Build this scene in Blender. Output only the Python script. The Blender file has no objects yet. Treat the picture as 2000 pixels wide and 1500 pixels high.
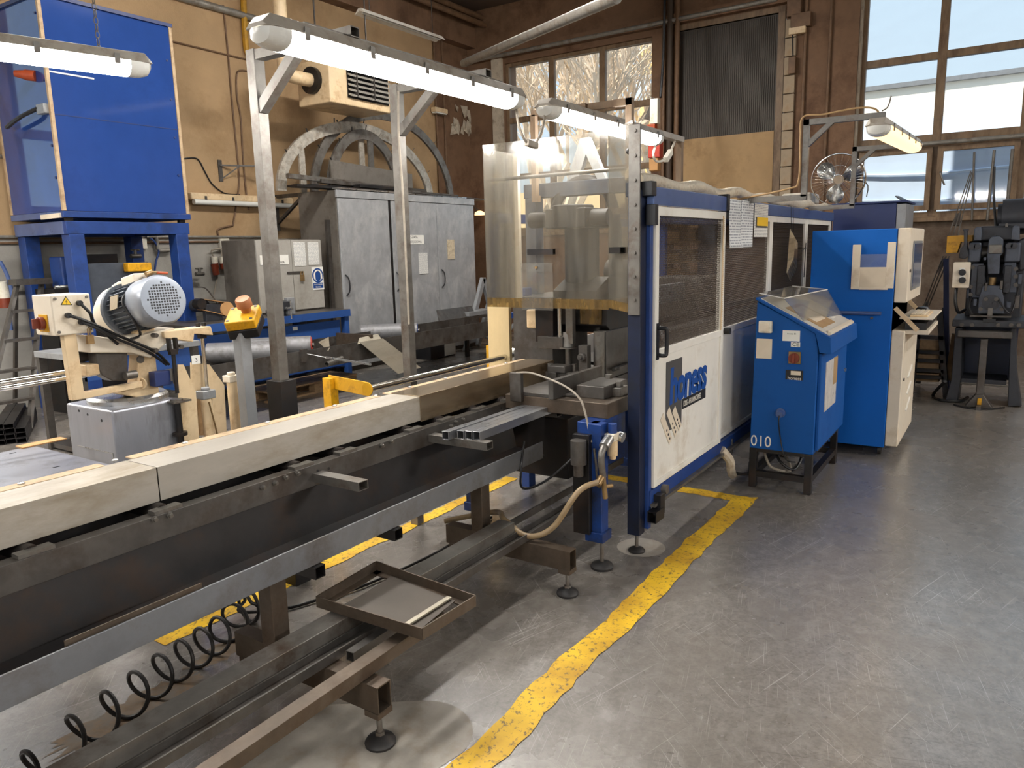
import bpy, bmesh, math, random
from mathutils import Vector, Matrix
random.seed(7)
sc = bpy.context.scene
COL = sc.collection

# ------------------------------------------------------------------ camera
F_PX, PITCH, ROLL, YAW, CAM_H = 1471.67, 0.17651, -0.02503, 0.58477, 1.6
_f = Vector((math.cos(YAW)*math.cos(PITCH), math.sin(YAW)*math.cos(PITCH), -math.sin(PITCH)))
_r = Vector((math.sin(YAW), -math.cos(YAW), 0))
_u = _r.cross(_f)
RGT = math.cos(ROLL)*_r + math.sin(ROLL)*_u
UPV = -math.sin(ROLL)*_r + math.cos(ROLL)*_u
FWD = _f
CAM = Vector((0, 0, CAM_H))
cam_d = bpy.data.cameras.new('camera'); cam = bpy.data.objects.new('camera', cam_d); COL.objects.link(cam)
cam_d.sensor_width = 36; cam_d.lens = F_PX/2000*36; cam_d.clip_start = 0.05; cam_d.clip_end = 300
_m = Matrix((RGT, UPV, -FWD)).transposed().to_4x4(); _m.translation = CAM
cam.matrix_world = _m
sc.camera = cam

# ------------------------------------------------------------------ sky, sun, exposure
W = bpy.data.worlds.new('sky'); sc.world = W; W.use_nodes = True
nt = W.node_tree; nt.nodes.clear()
_tc = nt.nodes.new('ShaderNodeTexCoord'); _sx = nt.nodes.new('ShaderNodeSeparateXYZ'); _rp = nt.nodes.new('ShaderNodeValToRGB')
_bg = nt.nodes.new('ShaderNodeBackground'); _wo = nt.nodes.new('ShaderNodeOutputWorld')
nt.links.new(_tc.outputs['Generated'], _sx.inputs[0]); nt.links.new(_sx.outputs['Z'], _rp.inputs[0])
_rp.color_ramp.elements[0].position = 0.0; _rp.color_ramp.elements[0].color = (0.78, 0.92, 1.0, 1)
_rp.color_ramp.elements[1].position = 0.9; _rp.color_ramp.elements[1].color = (0.50, 0.74, 1.0, 1)
nt.links.new(_rp.outputs[0], _bg.inputs[0]); _bg.inputs[1].default_value = 0.49
nt.links.new(_bg.outputs[0], _wo.inputs[0])
sun_d = bpy.data.lights.new('sun', 'SUN'); sun_d.energy = 3.6; sun_d.angle = 0.01; sun_d.color = (1.0, 0.9, 0.74)
sun = bpy.data.objects.new('sun', sun_d); COL.objects.link(sun)
sun.rotation_euler = Vector((0.50, -0.42, -0.76)).to_track_quat('-Z', 'Y').to_euler()
sc.view_settings.view_transform = 'Standard'; sc.view_settings.look = 'None'
sc.view_settings.gamma = 1.0; sc.view_settings.use_curve_mapping = False
sc.view_settings.exposure = 1.15
sc.cycles.use_denoising = True
sc.cycles.max_bounces = 6; sc.cycles.diffuse_bounces = 3; sc.cycles.glossy_bounces = 3; sc.cycles.transparent_max_bounces = 16
sc.cycles.adaptive_threshold = 0.05
sc.cycles.sample_clamp_indirect = 4.0
sc.cycles.caustics_reflective = False; sc.cycles.caustics_refractive = False

# ------------------------------------------------------------------ measuring helpers: a sight line met with a plane of known position
def ray(u, v): return FWD + RGT*((u-1000)/F_PX) - UPV*((v-750)/F_PX)
def pX(u, v, x): d = ray(u, v); return CAM + d*((x)/d.x)
def pY(u, v, y): d = ray(u, v); return CAM + d*((y)/d.y)
def pZ(u, v, z): d = ray(u, v); return CAM + d*((z-CAM_H)/d.z)

# ------------------------------------------------------------------ materials
def lin(c):
    return tuple(((x/255)/12.92 if x/255 <= 0.04045 else ((x/255+0.055)/1.055)**2.4) for x in c)
MATS = {}
def M(name, rgb, rough=0.5, metal=0.0, var=0.12, scale=6.0, dirt=None, dirt_amt=0.4, dirt_scale=3.0, bump=0.0, bscale=40.0, stretch=(1,1,1), rvar=0.1, spec=0.5, coat=0.0):
    m = bpy.data.materials.new(name); m.use_nodes = True; n = m.node_tree; L = n.links
    b = n.nodes['Principled BSDF']; c = lin(rgb)
    tc = n.nodes.new('ShaderNodeTexCoord'); mp = n.nodes.new('ShaderNodeMapping'); mp.inputs['Scale'].default_value = stretch
    L.new(tc.outputs['Object'], mp.inputs[0])
    no = n.nodes.new('ShaderNodeTexNoise'); no.inputs['Scale'].default_value = scale; no.inputs['Detail'].default_value = 7; no.inputs['Roughness'].default_value = 0.65
    L.new(mp.outputs[0], no.inputs[0])
    rp = n.nodes.new('ShaderNodeValToRGB'); L.new(no.outputs[0], rp.inputs[0])
    e = rp.color_ramp.elements
    e[0].position = 0.3; e[0].color = (*[max(0, x*(1-var*1.6)) for x in c], 1)
    e[1].position = 0.7; e[1].color = (*[min(1, x*(1+var)) for x in c], 1)
    col = rp.outputs[0]
    if dirt:
        d = n.nodes.new('ShaderNodeTexNoise'); d.inputs['Scale'].default_value = dirt_scale; d.inputs['Detail'].default_value = 9; d.inputs['Roughness'].default_value = 0.7
        L.new(mp.outputs[0], d.inputs[0])
        dr = n.nodes.new('ShaderNodeValToRGB'); dr.color_ramp.elements[0].position = 0.62-0.3*dirt_amt; dr.color_ramp.elements[1].position = 0.86-0.3*dirt_amt
        L.new(d.outputs[0], dr.inputs[0])
        mx = n.nodes.new('ShaderNodeMix'); mx.data_type = 'RGBA'; L.new(dr.outputs[0], mx.inputs[0]); L.new(col, mx.inputs[6])
        mx.inputs[7].default_value = (*lin(dirt), 1); col = mx.outputs[2]
    L.new(col, b.inputs['Base Color'])
    if rvar:
        mr = n.nodes.new('ShaderNodeMapRange'); mr.inputs[3].default_value = max(0.03, rough-rvar); mr.inputs[4].default_value = min(1, rough+rvar)
        L.new(no.outputs[0], mr.inputs[0]); L.new(mr.outputs[0], b.inputs['Roughness'])
    else: b.inputs['Roughness'].default_value = rough
    b.inputs['Metallic'].default_value = metal; b.inputs['Specular IOR Level'].default_value = spec
    if coat: b.inputs['Coat Weight'].default_value = coat; b.inputs['Coat Roughness'].default_value = 0.08
    if bump:
        bn = n.nodes.new('ShaderNodeTexNoise'); bn.inputs['Scale'].default_value = bscale; bn.inputs['Detail'].default_value = 5; L.new(mp.outputs[0], bn.inputs[0])
        bp = n.nodes.new('ShaderNodeBump'); bp.inputs['Strength'].default_value = bump; bp.inputs['Distance'].default_value = 0.02
        L.new(bn.outputs[0], bp.inputs['Height']); L.new(bp.outputs[0], b.inputs['Normal'])
    MATS[name] = m; return m
def emit(name, rgb, strength):
    m = bpy.data.materials.new(name); m.use_nodes = True; b = m.node_tree.nodes['Principled BSDF']
    b.inputs['Base Color'].default_value = (*lin(rgb), 1); b.inputs['Emission Color'].default_value = (*lin(rgb), 1); b.inputs['Emission Strength'].default_value = strength
    b.inputs['Roughness'].default_value = 0.3; MATS[name] = m; return m
def clear(name, tint, haze, haze_rgb, gloss=0.08, rough=0.05, streak=(30, 30, 3), hvar=0.5):
    """a clear sheet: see-through, a little reflective, with scratches and film that scatter light"""
    m = bpy.data.materials.new(name); m.use_nodes = True; n = m.node_tree; L = n.links; n.nodes.clear()
    out = n.nodes.new('ShaderNodeOutputMaterial'); tr = n.nodes.new('ShaderNodeBsdfTransparent'); tr.inputs[0].default_value = (*tint, 1)
    gl = n.nodes.new('ShaderNodeBsdfGlossy'); gl.inputs['Roughness'].default_value = rough
    fr = n.nodes.new('ShaderNodeFresnel'); fr.inputs[0].default_value = 1.45
    mu = n.nodes.new('ShaderNodeMath'); mu.operation = 'MULTIPLY_ADD'; mu.inputs[1].default_value = 0.8; mu.inputs[2].default_value = gloss; L.new(fr.outputs[0], mu.inputs[0])
    m1 = n.nodes.new('ShaderNodeMixShader'); L.new(mu.outputs[0], m1.inputs[0]); L.new(tr.outputs[0], m1.inputs[1]); L.new(gl.outputs[0], m1.inputs[2])
    df = n.nodes.new('ShaderNodeBsdfDiffuse'); df.inputs[0].default_value = (*lin(haze_rgb), 1)
    tl = n.nodes.new('ShaderNodeBsdfTranslucent'); tl.inputs[0].default_value = (*lin(haze_rgb), 1)
    dm = n.nodes.new('ShaderNodeMixShader'); dm.inputs[0].default_value = 0.5; L.new(df.outputs[0], dm.inputs[1]); L.new(tl.outputs[0], dm.inputs[2])
    tc = n.nodes.new('ShaderNodeTexCoord'); mp = n.nodes.new('ShaderNodeMapping'); mp.inputs['Scale'].default_value = streak; L.new(tc.outputs['Object'], mp.inputs[0])
    no = n.nodes.new('ShaderNodeTexNoise'); no.inputs['Scale'].default_value = 1.0; no.inputs['Detail'].default_value = 8; L.new(mp.outputs[0], no.inputs[0])
    mr = n.nodes.new('ShaderNodeMapRange'); mr.inputs[1].default_value = 0.3; mr.inputs[2].default_value = 0.75; mr.inputs[3].default_value = haze*(1-hvar); mr.inputs[4].default_value = haze*(1+hvar); L.new(no.outputs[0], mr.inputs[0])
    m2 = n.nodes.new('ShaderNodeMixShader'); L.new(mr.outputs[0], m2.inputs[0]); L.new(m1.outputs[0], m2.inputs[1]); L.new(dm.outputs[0], m2.inputs[2])
    L.new(m2.outputs[0], out.inputs[0]); MATS[name] = m; return m
def printed(name, paper, ink, lines, wscale=60.0, cover=0.55, axis='Z', waxis='X'):
    """paper with rows of small print"""
    m = bpy.data.materials.new(name); m.use_nodes = True; n = m.node_tree; L = n.links; b = n.nodes['Principled BSDF']; b.inputs['Roughness'].default_value = 0.7
    tc = n.nodes.new('ShaderNodeTexCoord'); sp = n.nodes.new('ShaderNodeSeparateXYZ'); L.new(tc.outputs['Object'], sp.inputs[0])
    mu = n.nodes.new('ShaderNodeMath'); mu.operation = 'MULTIPLY'; mu.inputs[1].default_value = lines; L.new(sp.outputs[axis], mu.inputs[0])
    frc = n.nodes.new('ShaderNodeMath'); frc.operation = 'FRACT'; L.new(mu.outputs[0], frc.inputs[0])
    fl = n.nodes.new('ShaderNodeMath'); fl.operation = 'FLOOR'; L.new(mu.outputs[0], fl.inputs[0])
    gt = n.nodes.new('ShaderNodeMath'); gt.operation = 'GREATER_THAN'; gt.inputs[1].default_value = 0.5; L.new(frc.outputs[0], gt.inputs[0])
    wx = n.nodes.new('ShaderNodeMath'); wx.operation = 'MULTIPLY'; wx.inputs[1].default_value = wscale; L.new(sp.outputs[waxis], wx.inputs[0])
    cb = n.nodes.new('ShaderNodeCombineXYZ'); L.new(wx.outputs[0], cb.inputs[0]); L.new(fl.outputs[0], cb.inputs[1])
    no = n.nodes.new('ShaderNodeTexNoise'); no.inputs['Scale'].default_value = 1.0; no.inputs['Detail'].default_value = 2; L.new(cb.outputs[0], no.inputs[0])
    g2 = n.nodes.new('ShaderNodeMath'); g2.operation = 'GREATER_THAN'; g2.inputs[1].default_value = 1-cover; L.new(no.outputs[0], g2.inputs[0])
    an = n.nodes.new('ShaderNodeMath'); an.operation = 'MULTIPLY'; L.new(gt.outputs[0], an.inputs[0]); L.new(g2.outputs[0], an.inputs[1])
    mx = n.nodes.new('ShaderNodeMix'); mx.data_type = 'RGBA'; L.new(an.outputs[0], mx.inputs[0]); mx.inputs[6].default_value = (*lin(paper), 1); mx.inputs[7].default_value = (*lin(ink), 1)
    L.new(mx.outputs[2], b.inputs['Base Color']); MATS[name] = m; return m

# ------------------------------------------------------------------ mesh builder (world coordinates in, one mesh object out)
ORG = {}
def V(*a): return Vector(a)
class B:
    def __init__(s, T=None): s.v = []; s.f = []; s.T = T
    def add(s, vs, fs):
        k = len(s.v)
        s.v += [tuple(s.T @ Vector(p)) if s.T else tuple(p) for p in vs]; s.f += [tuple(i+k for i in f) for f in fs]; return s
    def box(s, x0, x1, y0, y1, z0, z1):
        x0, x1 = sorted((x0, x1)); y0, y1 = sorted((y0, y1)); z0, z1 = sorted((z0, z1))
        return s.add([(x0,y0,z0),(x1,y0,z0),(x1,y1,z0),(x0,y1,z0),(x0,y0,z1),(x1,y0,z1),(x1,y1,z1),(x0,y1,z1)],
                     [(3,2,1,0),(4,5,6,7),(0,1,5,4),(1,2,6,5),(2,3,7,6),(3,0,4,7)])
    def bar(s, p0, p1, w, h, up=(0,0,1)):
        """solid bar from p0 to p1: w across, h along up"""
        p0 = Vector(p0); p1 = Vector(p1); d = (p1-p0).normalized(); up = Vector(up)
        a = d.cross(up)
        if a.length < 1e-4: a = d.cross(Vector((1,0,0)))
        a.normalize(); b = a.cross(d).normalized(); a *= w/2; b *= h/2
        q = [p0-a-b, p0+a-b, p0+a+b, p0-a+b, p1-a-b, p1+a-b, p1+a+b, p1-a+b]
        return s.add(q, [(0,1,2,3)[::-1],(4,5,6,7),(0,1,5,4),(1,2,6,5),(2,3,7,6),(3,0,4,7)])
    def rtube(s, p0, p1, w, h, t=0.004, up=(0,0,1)):
        """hollow rectangular tube with open ends"""
        p0 = Vector(p0); p1 = Vector(p1); d = (p1-p0).normalized(); up = Vector(up)
        a = d.cross(up)
        if a.length < 1e-4: a = d.cross(Vector((1,0,0)))
        a.normalize(); b = a.cross(d).normalized()
        q = []
        for p in (p0, p1):
            for (k, j) in ((w/2, h/2), (w/2-t, h/2-t)):
                q += [p-a*k-b*j, p+a*k-b*j, p+a*k+b*j, p-a*k+b*j]
        f = []
        for i in range(4):
            j = (i+1) % 4
            f += [(i, j, 8+j, 8+i), (4+j, 4+i, 12+i, 12+j), (j, i, 4+i, 4+j), (8+i, 8+j, 12+j, 12+i)]
        return s.add(q, f)
    def cyl(s, p0, p1, r, n=16, r1=None, caps=True):
        p0 = Vector(p0); p1 = Vector(p1); d = (p1-p0).normalized(); r1 = r if r1 is None else r1
        a = d.orthogonal().normalized(); b = d.cross(a)
        q = []
        for p, rr in ((p0, r), (p1, r1)):
            q += [p + a*(rr*math.cos(2*math.pi*i/n)) + b*(rr*math.sin(2*math.pi*i/n)) for i in range(n)]
        f = [(i, (i+1) % n, n+(i+1) % n, n+i) for i in range(n)]
        if caps: f += [tuple(range(n))[::-1], tuple(range(n, 2*n))]
        return s.add(q, f)
    def pipe(s, p0, p1, r, t=0.004, n=16):
        p0 = Vector(p0); p1 = Vector(p1); d = (p1-p0).normalized(); a = d.orthogonal().normalized(); b = d.cross(a); q = []
        for p in (p0, p1):
            for rr in (r, r-t): q += [p + a*(rr*math.cos(2*math.pi*i/n)) + b*(rr*math.sin(2*math.pi*i/n)) for i in range(n)]
        f = []
        for i in range(n):
            j = (i+1) % n
            f += [(i, j, 2*n+j, 2*n+i), (n+j, n+i, 3*n+i, 3*n+j), (j, i, n+i, n+j), (2*n+i, 2*n+j, 3*n+j, 3*n+i)]
        return s.add(q, f)
    def tube(s, pts, r, n=8, smooth=0, closed=False):
        pts = [Vector(p) for p in pts]
        if smooth:
            out = []
            P = pts
            for i in range(len(P)-1):
                p0 = P[max(i-1, 0)]; p1 = P[i]; p2 = P[i+1]; p3 = P[min(i+2, len(P)-1)]
                for k in range(smooth):
                    t = k/smooth
                    out.append(0.5*((2*p1) + (p2-p0)*t + (2*p0-5*p1+4*p2-p3)*t*t + (3*p1-p0-3*p2+p3)*t**3))
            out.append(P[-1]); pts = out
        m = len(pts); q = []; prev = None
        for i, p in enumerate(pts):
            d = (pts[min(i+1, m-1)]-pts[max(i-1, 0)])
            if d.length < 1e-9: d = Vector((0,0,1))
            d.normalize()
            if prev is None: a = d.orthogonal().normalized()
            else:
                a = prev - d*prev.dot(d)
                a = a.normalized() if a.length > 1e-6 else d.orthogonal().normalized()
            prev = a; b = d.cross(a)
            q += [p + a*(r*math.cos(2*math.pi*k/n)) + b*(r*math.sin(2*math.pi*k/n)) for k in range(n)]
        f = [(i*n+k, i*n+(k+1) % n, (i+1)*n+(k+1) % n, (i+1)*n+k) for i in range(m-1) for k in range(n)]
        f += [tuple(range(n))[::-1], tuple(range((m-1)*n, m*n))]
        return s.add(q, f)
    def lathe(s, prof, o, axis, n=24):
        """profile of (radius, distance along axis) turned round axis from o"""
        o = Vector(o); d = Vector(axis).normalized(); a = d.orthogonal().normalized(); b = d.cross(a); q = []
        for r, h in prof: q += [o + d*h + a*(r*math.cos(2*math.pi*k/n)) + b*(r*math.sin(2*math.pi*k/n)) for k in range(n)]
        m = len(prof)
        f = [(i*n+k, i*n+(k+1) % n, (i+1)*n+(k+1) % n, (i+1)*n+k) for i in range(m-1) for k in range(n)]
        if prof[0][0] > 1e-6: f.append(tuple(range(n))[::-1])
        if prof[-1][0] > 1e-6: f.append(tuple(range((m-1)*n, m*n)))
        return s.add(q, f)
    def prism(s, poly, a0, a1, axis='y'):
        """2D polygon extruded along axis: 'y' takes (x,z), 'x' takes (y,z), 'z' takes (x,y)"""
        def P(p, a): return {'y': (p[0], a, p[1]), 'x': (a, p[0], p[1]), 'z': (p[0], p[1], a)}[axis]
        n = len(poly); q = [P(p, a0) for p in poly] + [P(p, a1) for p in poly]
        f = [(i, (i+1) % n, n+(i+1) % n, n+i) for i in range(n)] + [tuple(range(n))[::-1], tuple(range(n, 2*n))]
        return s.add(q, f)
    def slab(s, pts, t, nrm=None):
        """flat polygon given by 3D points, thickened by t along its normal"""
        pts = [Vector(p) for p in pts]; nv = Vector(nrm) if nrm else (pts[1]-pts[0]).cross(pts[2]-pts[0]); nv = nv.normalized()*t
        n = len(pts); q = pts + [p+nv for p in pts]
        return s.add(q, [(i, (i+1) % n, n+(i+1) % n, n+i) for i in range(n)] + [tuple(range(n))[::-1], tuple(range(n, 2*n))])
    def ball(s, c, r, n=12, sz=1.0):
        return s.lathe([(max(1e-7, r*math.sin(math.pi*i/n)), -r*sz*math.cos(math.pi*i/n)) for i in range(n+1)], c, (0,0,1), 2*n)
    def obj(s, name, mat, parent=None, label=None, cat=None, group=None, kind=None, bevel=0.0, origin=None, seg=2, weld=False):
        xs = [p[0] for p in s.v]; ys = [p[1] for p in s.v]; zs = [p[2] for p in s.v]
        if origin is None:
            origin = Vector(((min(xs)+max(xs))/2, (min(ys)+max(ys))/2, min(zs) if parent is None else (min(zs)+max(zs))/2))
        origin = Vector(origin)
        me = bpy.data.meshes.new(name); me.from_pydata([(p[0]-origin.x, p[1]-origin.y, p[2]-origin.z) for p in s.v], [], s.f)
        bm = bmesh.new(); bm.from_mesh(me); bmesh.ops.recalc_face_normals(bm, faces=bm.faces); bm.to_mesh(me); bm.free()
        me.polygons.foreach_set('use_smooth', [True]*len(me.polygons)); me.set_sharp_from_angle(angle=math.radians(38)); me.update()
        me.materials.append(MATS[mat] if isinstance(mat, str) else mat)
        o = bpy.data.objects.new(name, me); COL.objects.link(o)
        if bevel:
            md = o.modifiers.new('bevel', 'BEVEL'); md.width = bevel; md.segments = seg; md.limit_method = 'ANGLE'; md.angle_limit = math.radians(40); md.harden_normals = True
        put(o, origin, parent); tag(o, label, cat, group, kind); return o
def put(o, world, parent):
    ORG[o.name] = Vector(world)
    if parent: o.parent = parent; o.location = Vector(world)-ORG[parent.name]
    else: o.location = world
def tag(o, label=None, cat=None, group=None, kind=None):
    if label: o['label'] = label
    if cat: o['category'] = cat
    if group: o['group'] = group
    if kind: o['kind'] = kind
def thing(name, loc, label=None, cat=None, group=None, kind=None):
    o = bpy.data.objects.new(name, None); COL.objects.link(o); o.empty_display_size = 0.1; put(o, Vector(loc), None); tag(o, label, cat, group, kind); return o
def dup(o, world, parent=None, rot=None, label=None):
    """one more object with the same mesh at another place"""
    c = o.copy(); COL.objects.link(c); p = parent or o.parent; c.parent = p; put(c, Vector(world), p)
    if rot: c.rotation_euler = rot
    if label: c['label'] = label
    return c
def text(name, body, mat, parent, size, origin, xdir, ydir, depth=0.001, label=None, shear=0.0, spacing=1.0, align='LEFT', stretch=1.0, offset=0.0):
    cu = bpy.data.curves.new(name, 'FONT'); cu.body = body; cu.size = size; cu.extrude = depth; cu.shear = shear; cu.space_character = spacing; cu.align_x = align; cu.resolution_u = 3; cu.offset = offset
    t = bpy.data.objects.new(name, cu); COL.objects.link(t)
    dg = bpy.context.evaluated_depsgraph_get(); me = bpy.data.meshes.new_from_object(t.evaluated_get(dg)); bpy.data.objects.remove(t); bpy.data.curves.remove(cu)
    x = Vector(xdir).normalized(); y = Vector(ydir).normalized(); z = x.cross(y)
    Rm = Matrix((x*stretch, y, z)).transposed()
    for v in me.vertices: v.co = Rm @ v.co
    me.materials.clear(); me.materials.append(MATS[mat]); me.name = name
    o = bpy.data.objects.new(name, me); COL.objects.link(o); put(o, Vector(origin), parent); tag(o, label); return o
# ------------------------------------------------------------------ palette
M('plaster_tan', (180,150,112), 0.85, var=0.10, scale=1.2, dirt=(146,114,78), dirt_amt=0.45, dirt_scale=0.9, bump=0.15, bscale=60)
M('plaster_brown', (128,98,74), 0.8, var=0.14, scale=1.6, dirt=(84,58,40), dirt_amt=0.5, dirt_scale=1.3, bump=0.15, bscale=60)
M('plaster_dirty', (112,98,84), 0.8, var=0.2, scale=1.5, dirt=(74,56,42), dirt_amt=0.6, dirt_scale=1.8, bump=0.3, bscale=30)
M('dado_grey', (166,162,154), 0.6, var=0.12, scale=1.5, dirt=(132,126,116), dirt_amt=0.5, dirt_scale=1.4, bump=0.1, bscale=50)
M('ceiling_dark', (96,80,66), 0.9, var=0.12, scale=1.0, dirt=(60,48,40), dirt_amt=0.5, dirt_scale=0.8)
M('concrete_white', (200,188,168), 0.8, var=0.12, scale=5, dirt=(120,100,80), dirt_amt=0.4, dirt_scale=4, bump=0.2)
M('window_wood', (136,112,86), 0.55, var=0.2, scale=9, dirt=(92,68,46), dirt_amt=0.5, dirt_scale=7, stretch=(1,1,0.3))
M('panel_board', (172,140,98), 0.7, var=0.08, scale=2.5, dirt=(136,106,70), dirt_amt=0.35, dirt_scale=2)
M('dark_sheet', (74,66,58), 0.6, var=0.15, scale=3)
M('pipe_grey', (150,146,138), 0.45, 0.3, var=0.15, scale=9, dirt=(110,92,72), dirt_amt=0.4, dirt_scale=8)
M('pipe_brown', (116,88,64), 0.6, var=0.2, scale=9)
M('pipe_yellow', (200,150,40), 0.5, var=0.15, scale=9, dirt=(140,100,40), dirt_amt=0.4)
M('cable_black', (22,22,24), 0.45, var=0.2, scale=20)
M('cable_grey', (150,140,126), 0.55, var=0.15, scale=20)
M('steel_raw', (118,114,108), 0.42, 0.55, var=0.2, scale=7, dirt=(78,62,48), dirt_amt=0.45, dirt_scale=6, stretch=(1,1,1), rvar=0.12)
M('steel_dark', (92,88,84), 0.42, 0.5, var=0.25, scale=6, dirt=(66,54,44), dirt_amt=0.45, dirt_scale=5, rvar=0.12)
M('steel_black', (44,42,42), 0.42, 0.5, var=0.25, scale=5, dirt=(62,46,34), dirt_amt=0.4, dirt_scale=4, rvar=0.12)
M('steel_bright', (190,190,188), 0.28, 0.85, var=0.12, scale=12, rvar=0.08)
M('steel_rusty', (96,84,72), 0.5, 0.5, var=0.25, scale=7, dirt=(74,58,44), dirt_amt=0.5, dirt_scale=5)
M('chrome', (215,212,205), 0.16, 1.0, var=0.05, scale=10, rvar=0.04)
M('tube_metal', (168,170,174), 0.3, 0.85, var=0.12, scale=9, dirt=(110,104,98), dirt_amt=0.3, dirt_scale=8, stretch=(0.3,1,1))
M('cover_alu', (182,176,165), 0.42, 0.35, var=0.10, scale=4, dirt=(150,138,118), dirt_amt=0.45, dirt_scale=3.5, stretch=(0.5,1.5,1.5), bump=0.03, bscale=30)
M('cover_steel', (168,150,124), 0.24, 0.8, var=0.14, scale=4, dirt=(120,92,60), dirt_amt=0.5, dirt_scale=3, stretch=(0.4,2,2), rvar=0.08)
M('strip_wood', (190,164,130), 0.6, var=0.12, scale=8, dirt=(120,88,60), dirt_amt=0.4, dirt_scale=5)
M('yellow_paint', (218,160,20), 0.45, var=0.12, scale=8, dirt=(120,80,20), dirt_amt=0.4, dirt_scale=9)
M('blue_machine', (30,62,126), 0.42, var=0.14, scale=5, dirt=(24,40,78), dirt_amt=0.4, dirt_scale=4, rvar=0.12)
M('blue_cabinet', (10,98,190), 0.6, var=0.05, scale=3, dirt=(8,86,170), dirt_amt=0.3, dirt_scale=3, spec=0.25)
M('blue_console', (14,80,152), 0.6, var=0.06, scale=3, dirt=(12,66,128), dirt_amt=0.3, dirt_scale=3, spec=0.25)
M('blue_leg', (20,58,124), 0.45, 0.1, var=0.15, scale=6, dirt=(30,34,44), dirt_amt=0.55, dirt_scale=5)
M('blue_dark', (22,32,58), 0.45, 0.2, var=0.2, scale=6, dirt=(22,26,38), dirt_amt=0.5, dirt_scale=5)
M('blue_bench', (40,80,146), 0.5, var=0.12, scale=4, dirt=(30,62,120), dirt_amt=0.4, dirt_scale=4)
M('blue_hood', (40,70,136), 0.07, var=0.06, scale=2, dirt=(34,60,120), dirt_amt=0.25, dirt_scale=1.5, rvar=0.03, spec=0.8)
M('blue_rail', (92,112,160), 0.3, 0.3, var=0.12, scale=5, dirt=(60,84,150), dirt_amt=0.4)
M('navy', (34,50,100), 0.45, var=0.08, scale=3)
M('white_panel', (232,228,218), 0.5, var=0.05, scale=3, dirt=(190,172,144), dirt_amt=0.25, dirt_scale=2.2)
M('cream_paint', (226,200,160), 0.42, var=0.08, scale=5, dirt=(176,136,88), dirt_amt=0.35, dirt_scale=6)
M('cream_light', (226,214,194), 0.45, var=0.06, scale=4, dirt=(186,164,130), dirt_amt=0.3, dirt_scale=4)
M('plywood', (226,200,150), 0.6, var=0.10, scale=3, dirt=(200,164,108), dirt_amt=0.4, dirt_scale=2, stretch=(1,1,0.35))
M('wood_pallet', (172,142,106), 0.75, var=0.2, scale=7, dirt=(106,82,58), dirt_amt=0.5, dirt_scale=5, stretch=(0.3,1,1))
M('grey_paint', (150,152,154), 0.4, 0.25, var=0.10, scale=5, dirt=(118,116,112), dirt_amt=0.35, dirt_scale=4)
M('motor_grey', (150,156,166), 0.36, 0.3, var=0.08, scale=6, dirt=(120,122,126), dirt_amt=0.3)
M('motor_dark', (78,84,94), 0.45, 0.3, var=0.15, scale=8)
M('saw_base', (172,174,182), 0.34, 0.6, var=0.12, scale=3, dirt=(112,108,104), dirt_amt=0.4, dirt_scale=3, stretch=(2,2,0.4))
M('cabinet_metal', (174,176,178), 0.42, 0.35, var=0.14, scale=4, dirt=(202,202,200), dirt_amt=0.4, dirt_scale=3, stretch=(1.3,1.3,0.9))
M('cabinet_side', (116,110,102), 0.55, 0.2, var=0.12, scale=4, dirt=(78,70,60), dirt_amt=0.4, dirt_scale=3)
M('arch_metal', (186,180,168), 0.45, 0.5, var=0.22, scale=14, dirt=(130,112,92), dirt_amt=0.45, dirt_scale=10)
M('paper', (230,228,220), 0.75, var=0.04, scale=6)
M('paper_blank', (222,208,186), 0.75, var=0.05, scale=6)
M('paper_yellow', (240,196,40), 0.7, var=0.04, scale=6)
M('newspaper', (206,190,162), 0.8, var=0.18, scale=14, dirt=(120,104,84), dirt_amt=0.4, dirt_scale=18)
M('rubber_black', (30,28,28), 0.55, var=0.2, scale=12, dirt=(66,58,50), dirt_amt=0.3, dirt_scale=10)
M('plastic_black', (20,20,24), 0.4, var=0.15, scale=10)
M('plastic_white', (226,220,204), 0.45, var=0.06, scale=8, dirt=(180,164,130), dirt_amt=0.3, dirt_scale=9)
M('plastic_red', (126,52,28), 0.4, var=0.15, scale=10, dirt=(90,40,24), dirt_amt=0.4)
M('red_paint', (196,70,56), 0.5, var=0.12, scale=10)
M('orange_grip', (170,70,30), 0.5, var=0.2, scale=12)
M('estop_red', (168,104,60), 0.45, var=0.12, scale=12, dirt=(120,60,40), dirt_amt=0.35)
M('brass', (150,122,82), 0.4, 0.6, var=0.2, scale=20)
M('hose_clear', (150,128,96), 0.4, var=0.15, scale=12, dirt=(96,74,50), dirt_amt=0.4, dirt_scale=12)
M('press_dark', (60,62,68), 0.45, 0.35, var=0.25, scale=6, dirt=(40,38,38), dirt_amt=0.5, dirt_scale=6)
M('press_blue', (74,80,92), 0.4, 0.3, var=0.2, scale=6, dirt=(46,46,50), dirt_amt=0.5, dirt_scale=6)
M('logo_blue', (16,72,150), 0.5, var=0.03)
M('logo_grey', (76,74,72), 0.55, var=0.03)
M('ink_black', (24,22,22), 0.6, var=0.0)
M('ink_white', (232,226,214), 0.6, var=0.0)
M('sign_blue', (22,66,132), 0.5, var=0.02)
M('lens_clear', (220,220,214), 0.25, var=0.03)
M('wrap_white', (210,198,176), 0.5, var=0.16, scale=14, dirt=(150,126,96), dirt_amt=0.4, dirt_scale=14, bump=0.4, bscale=40)
M('lip_grey', (128,130,134), 0.4, 0.4, var=0.16, scale=4, dirt=(92,84,76), dirt_amt=0.45, dirt_scale=4)
M('plate_dark', (84,76,68), 0.6, 0.2, var=0.15, scale=5)
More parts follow.
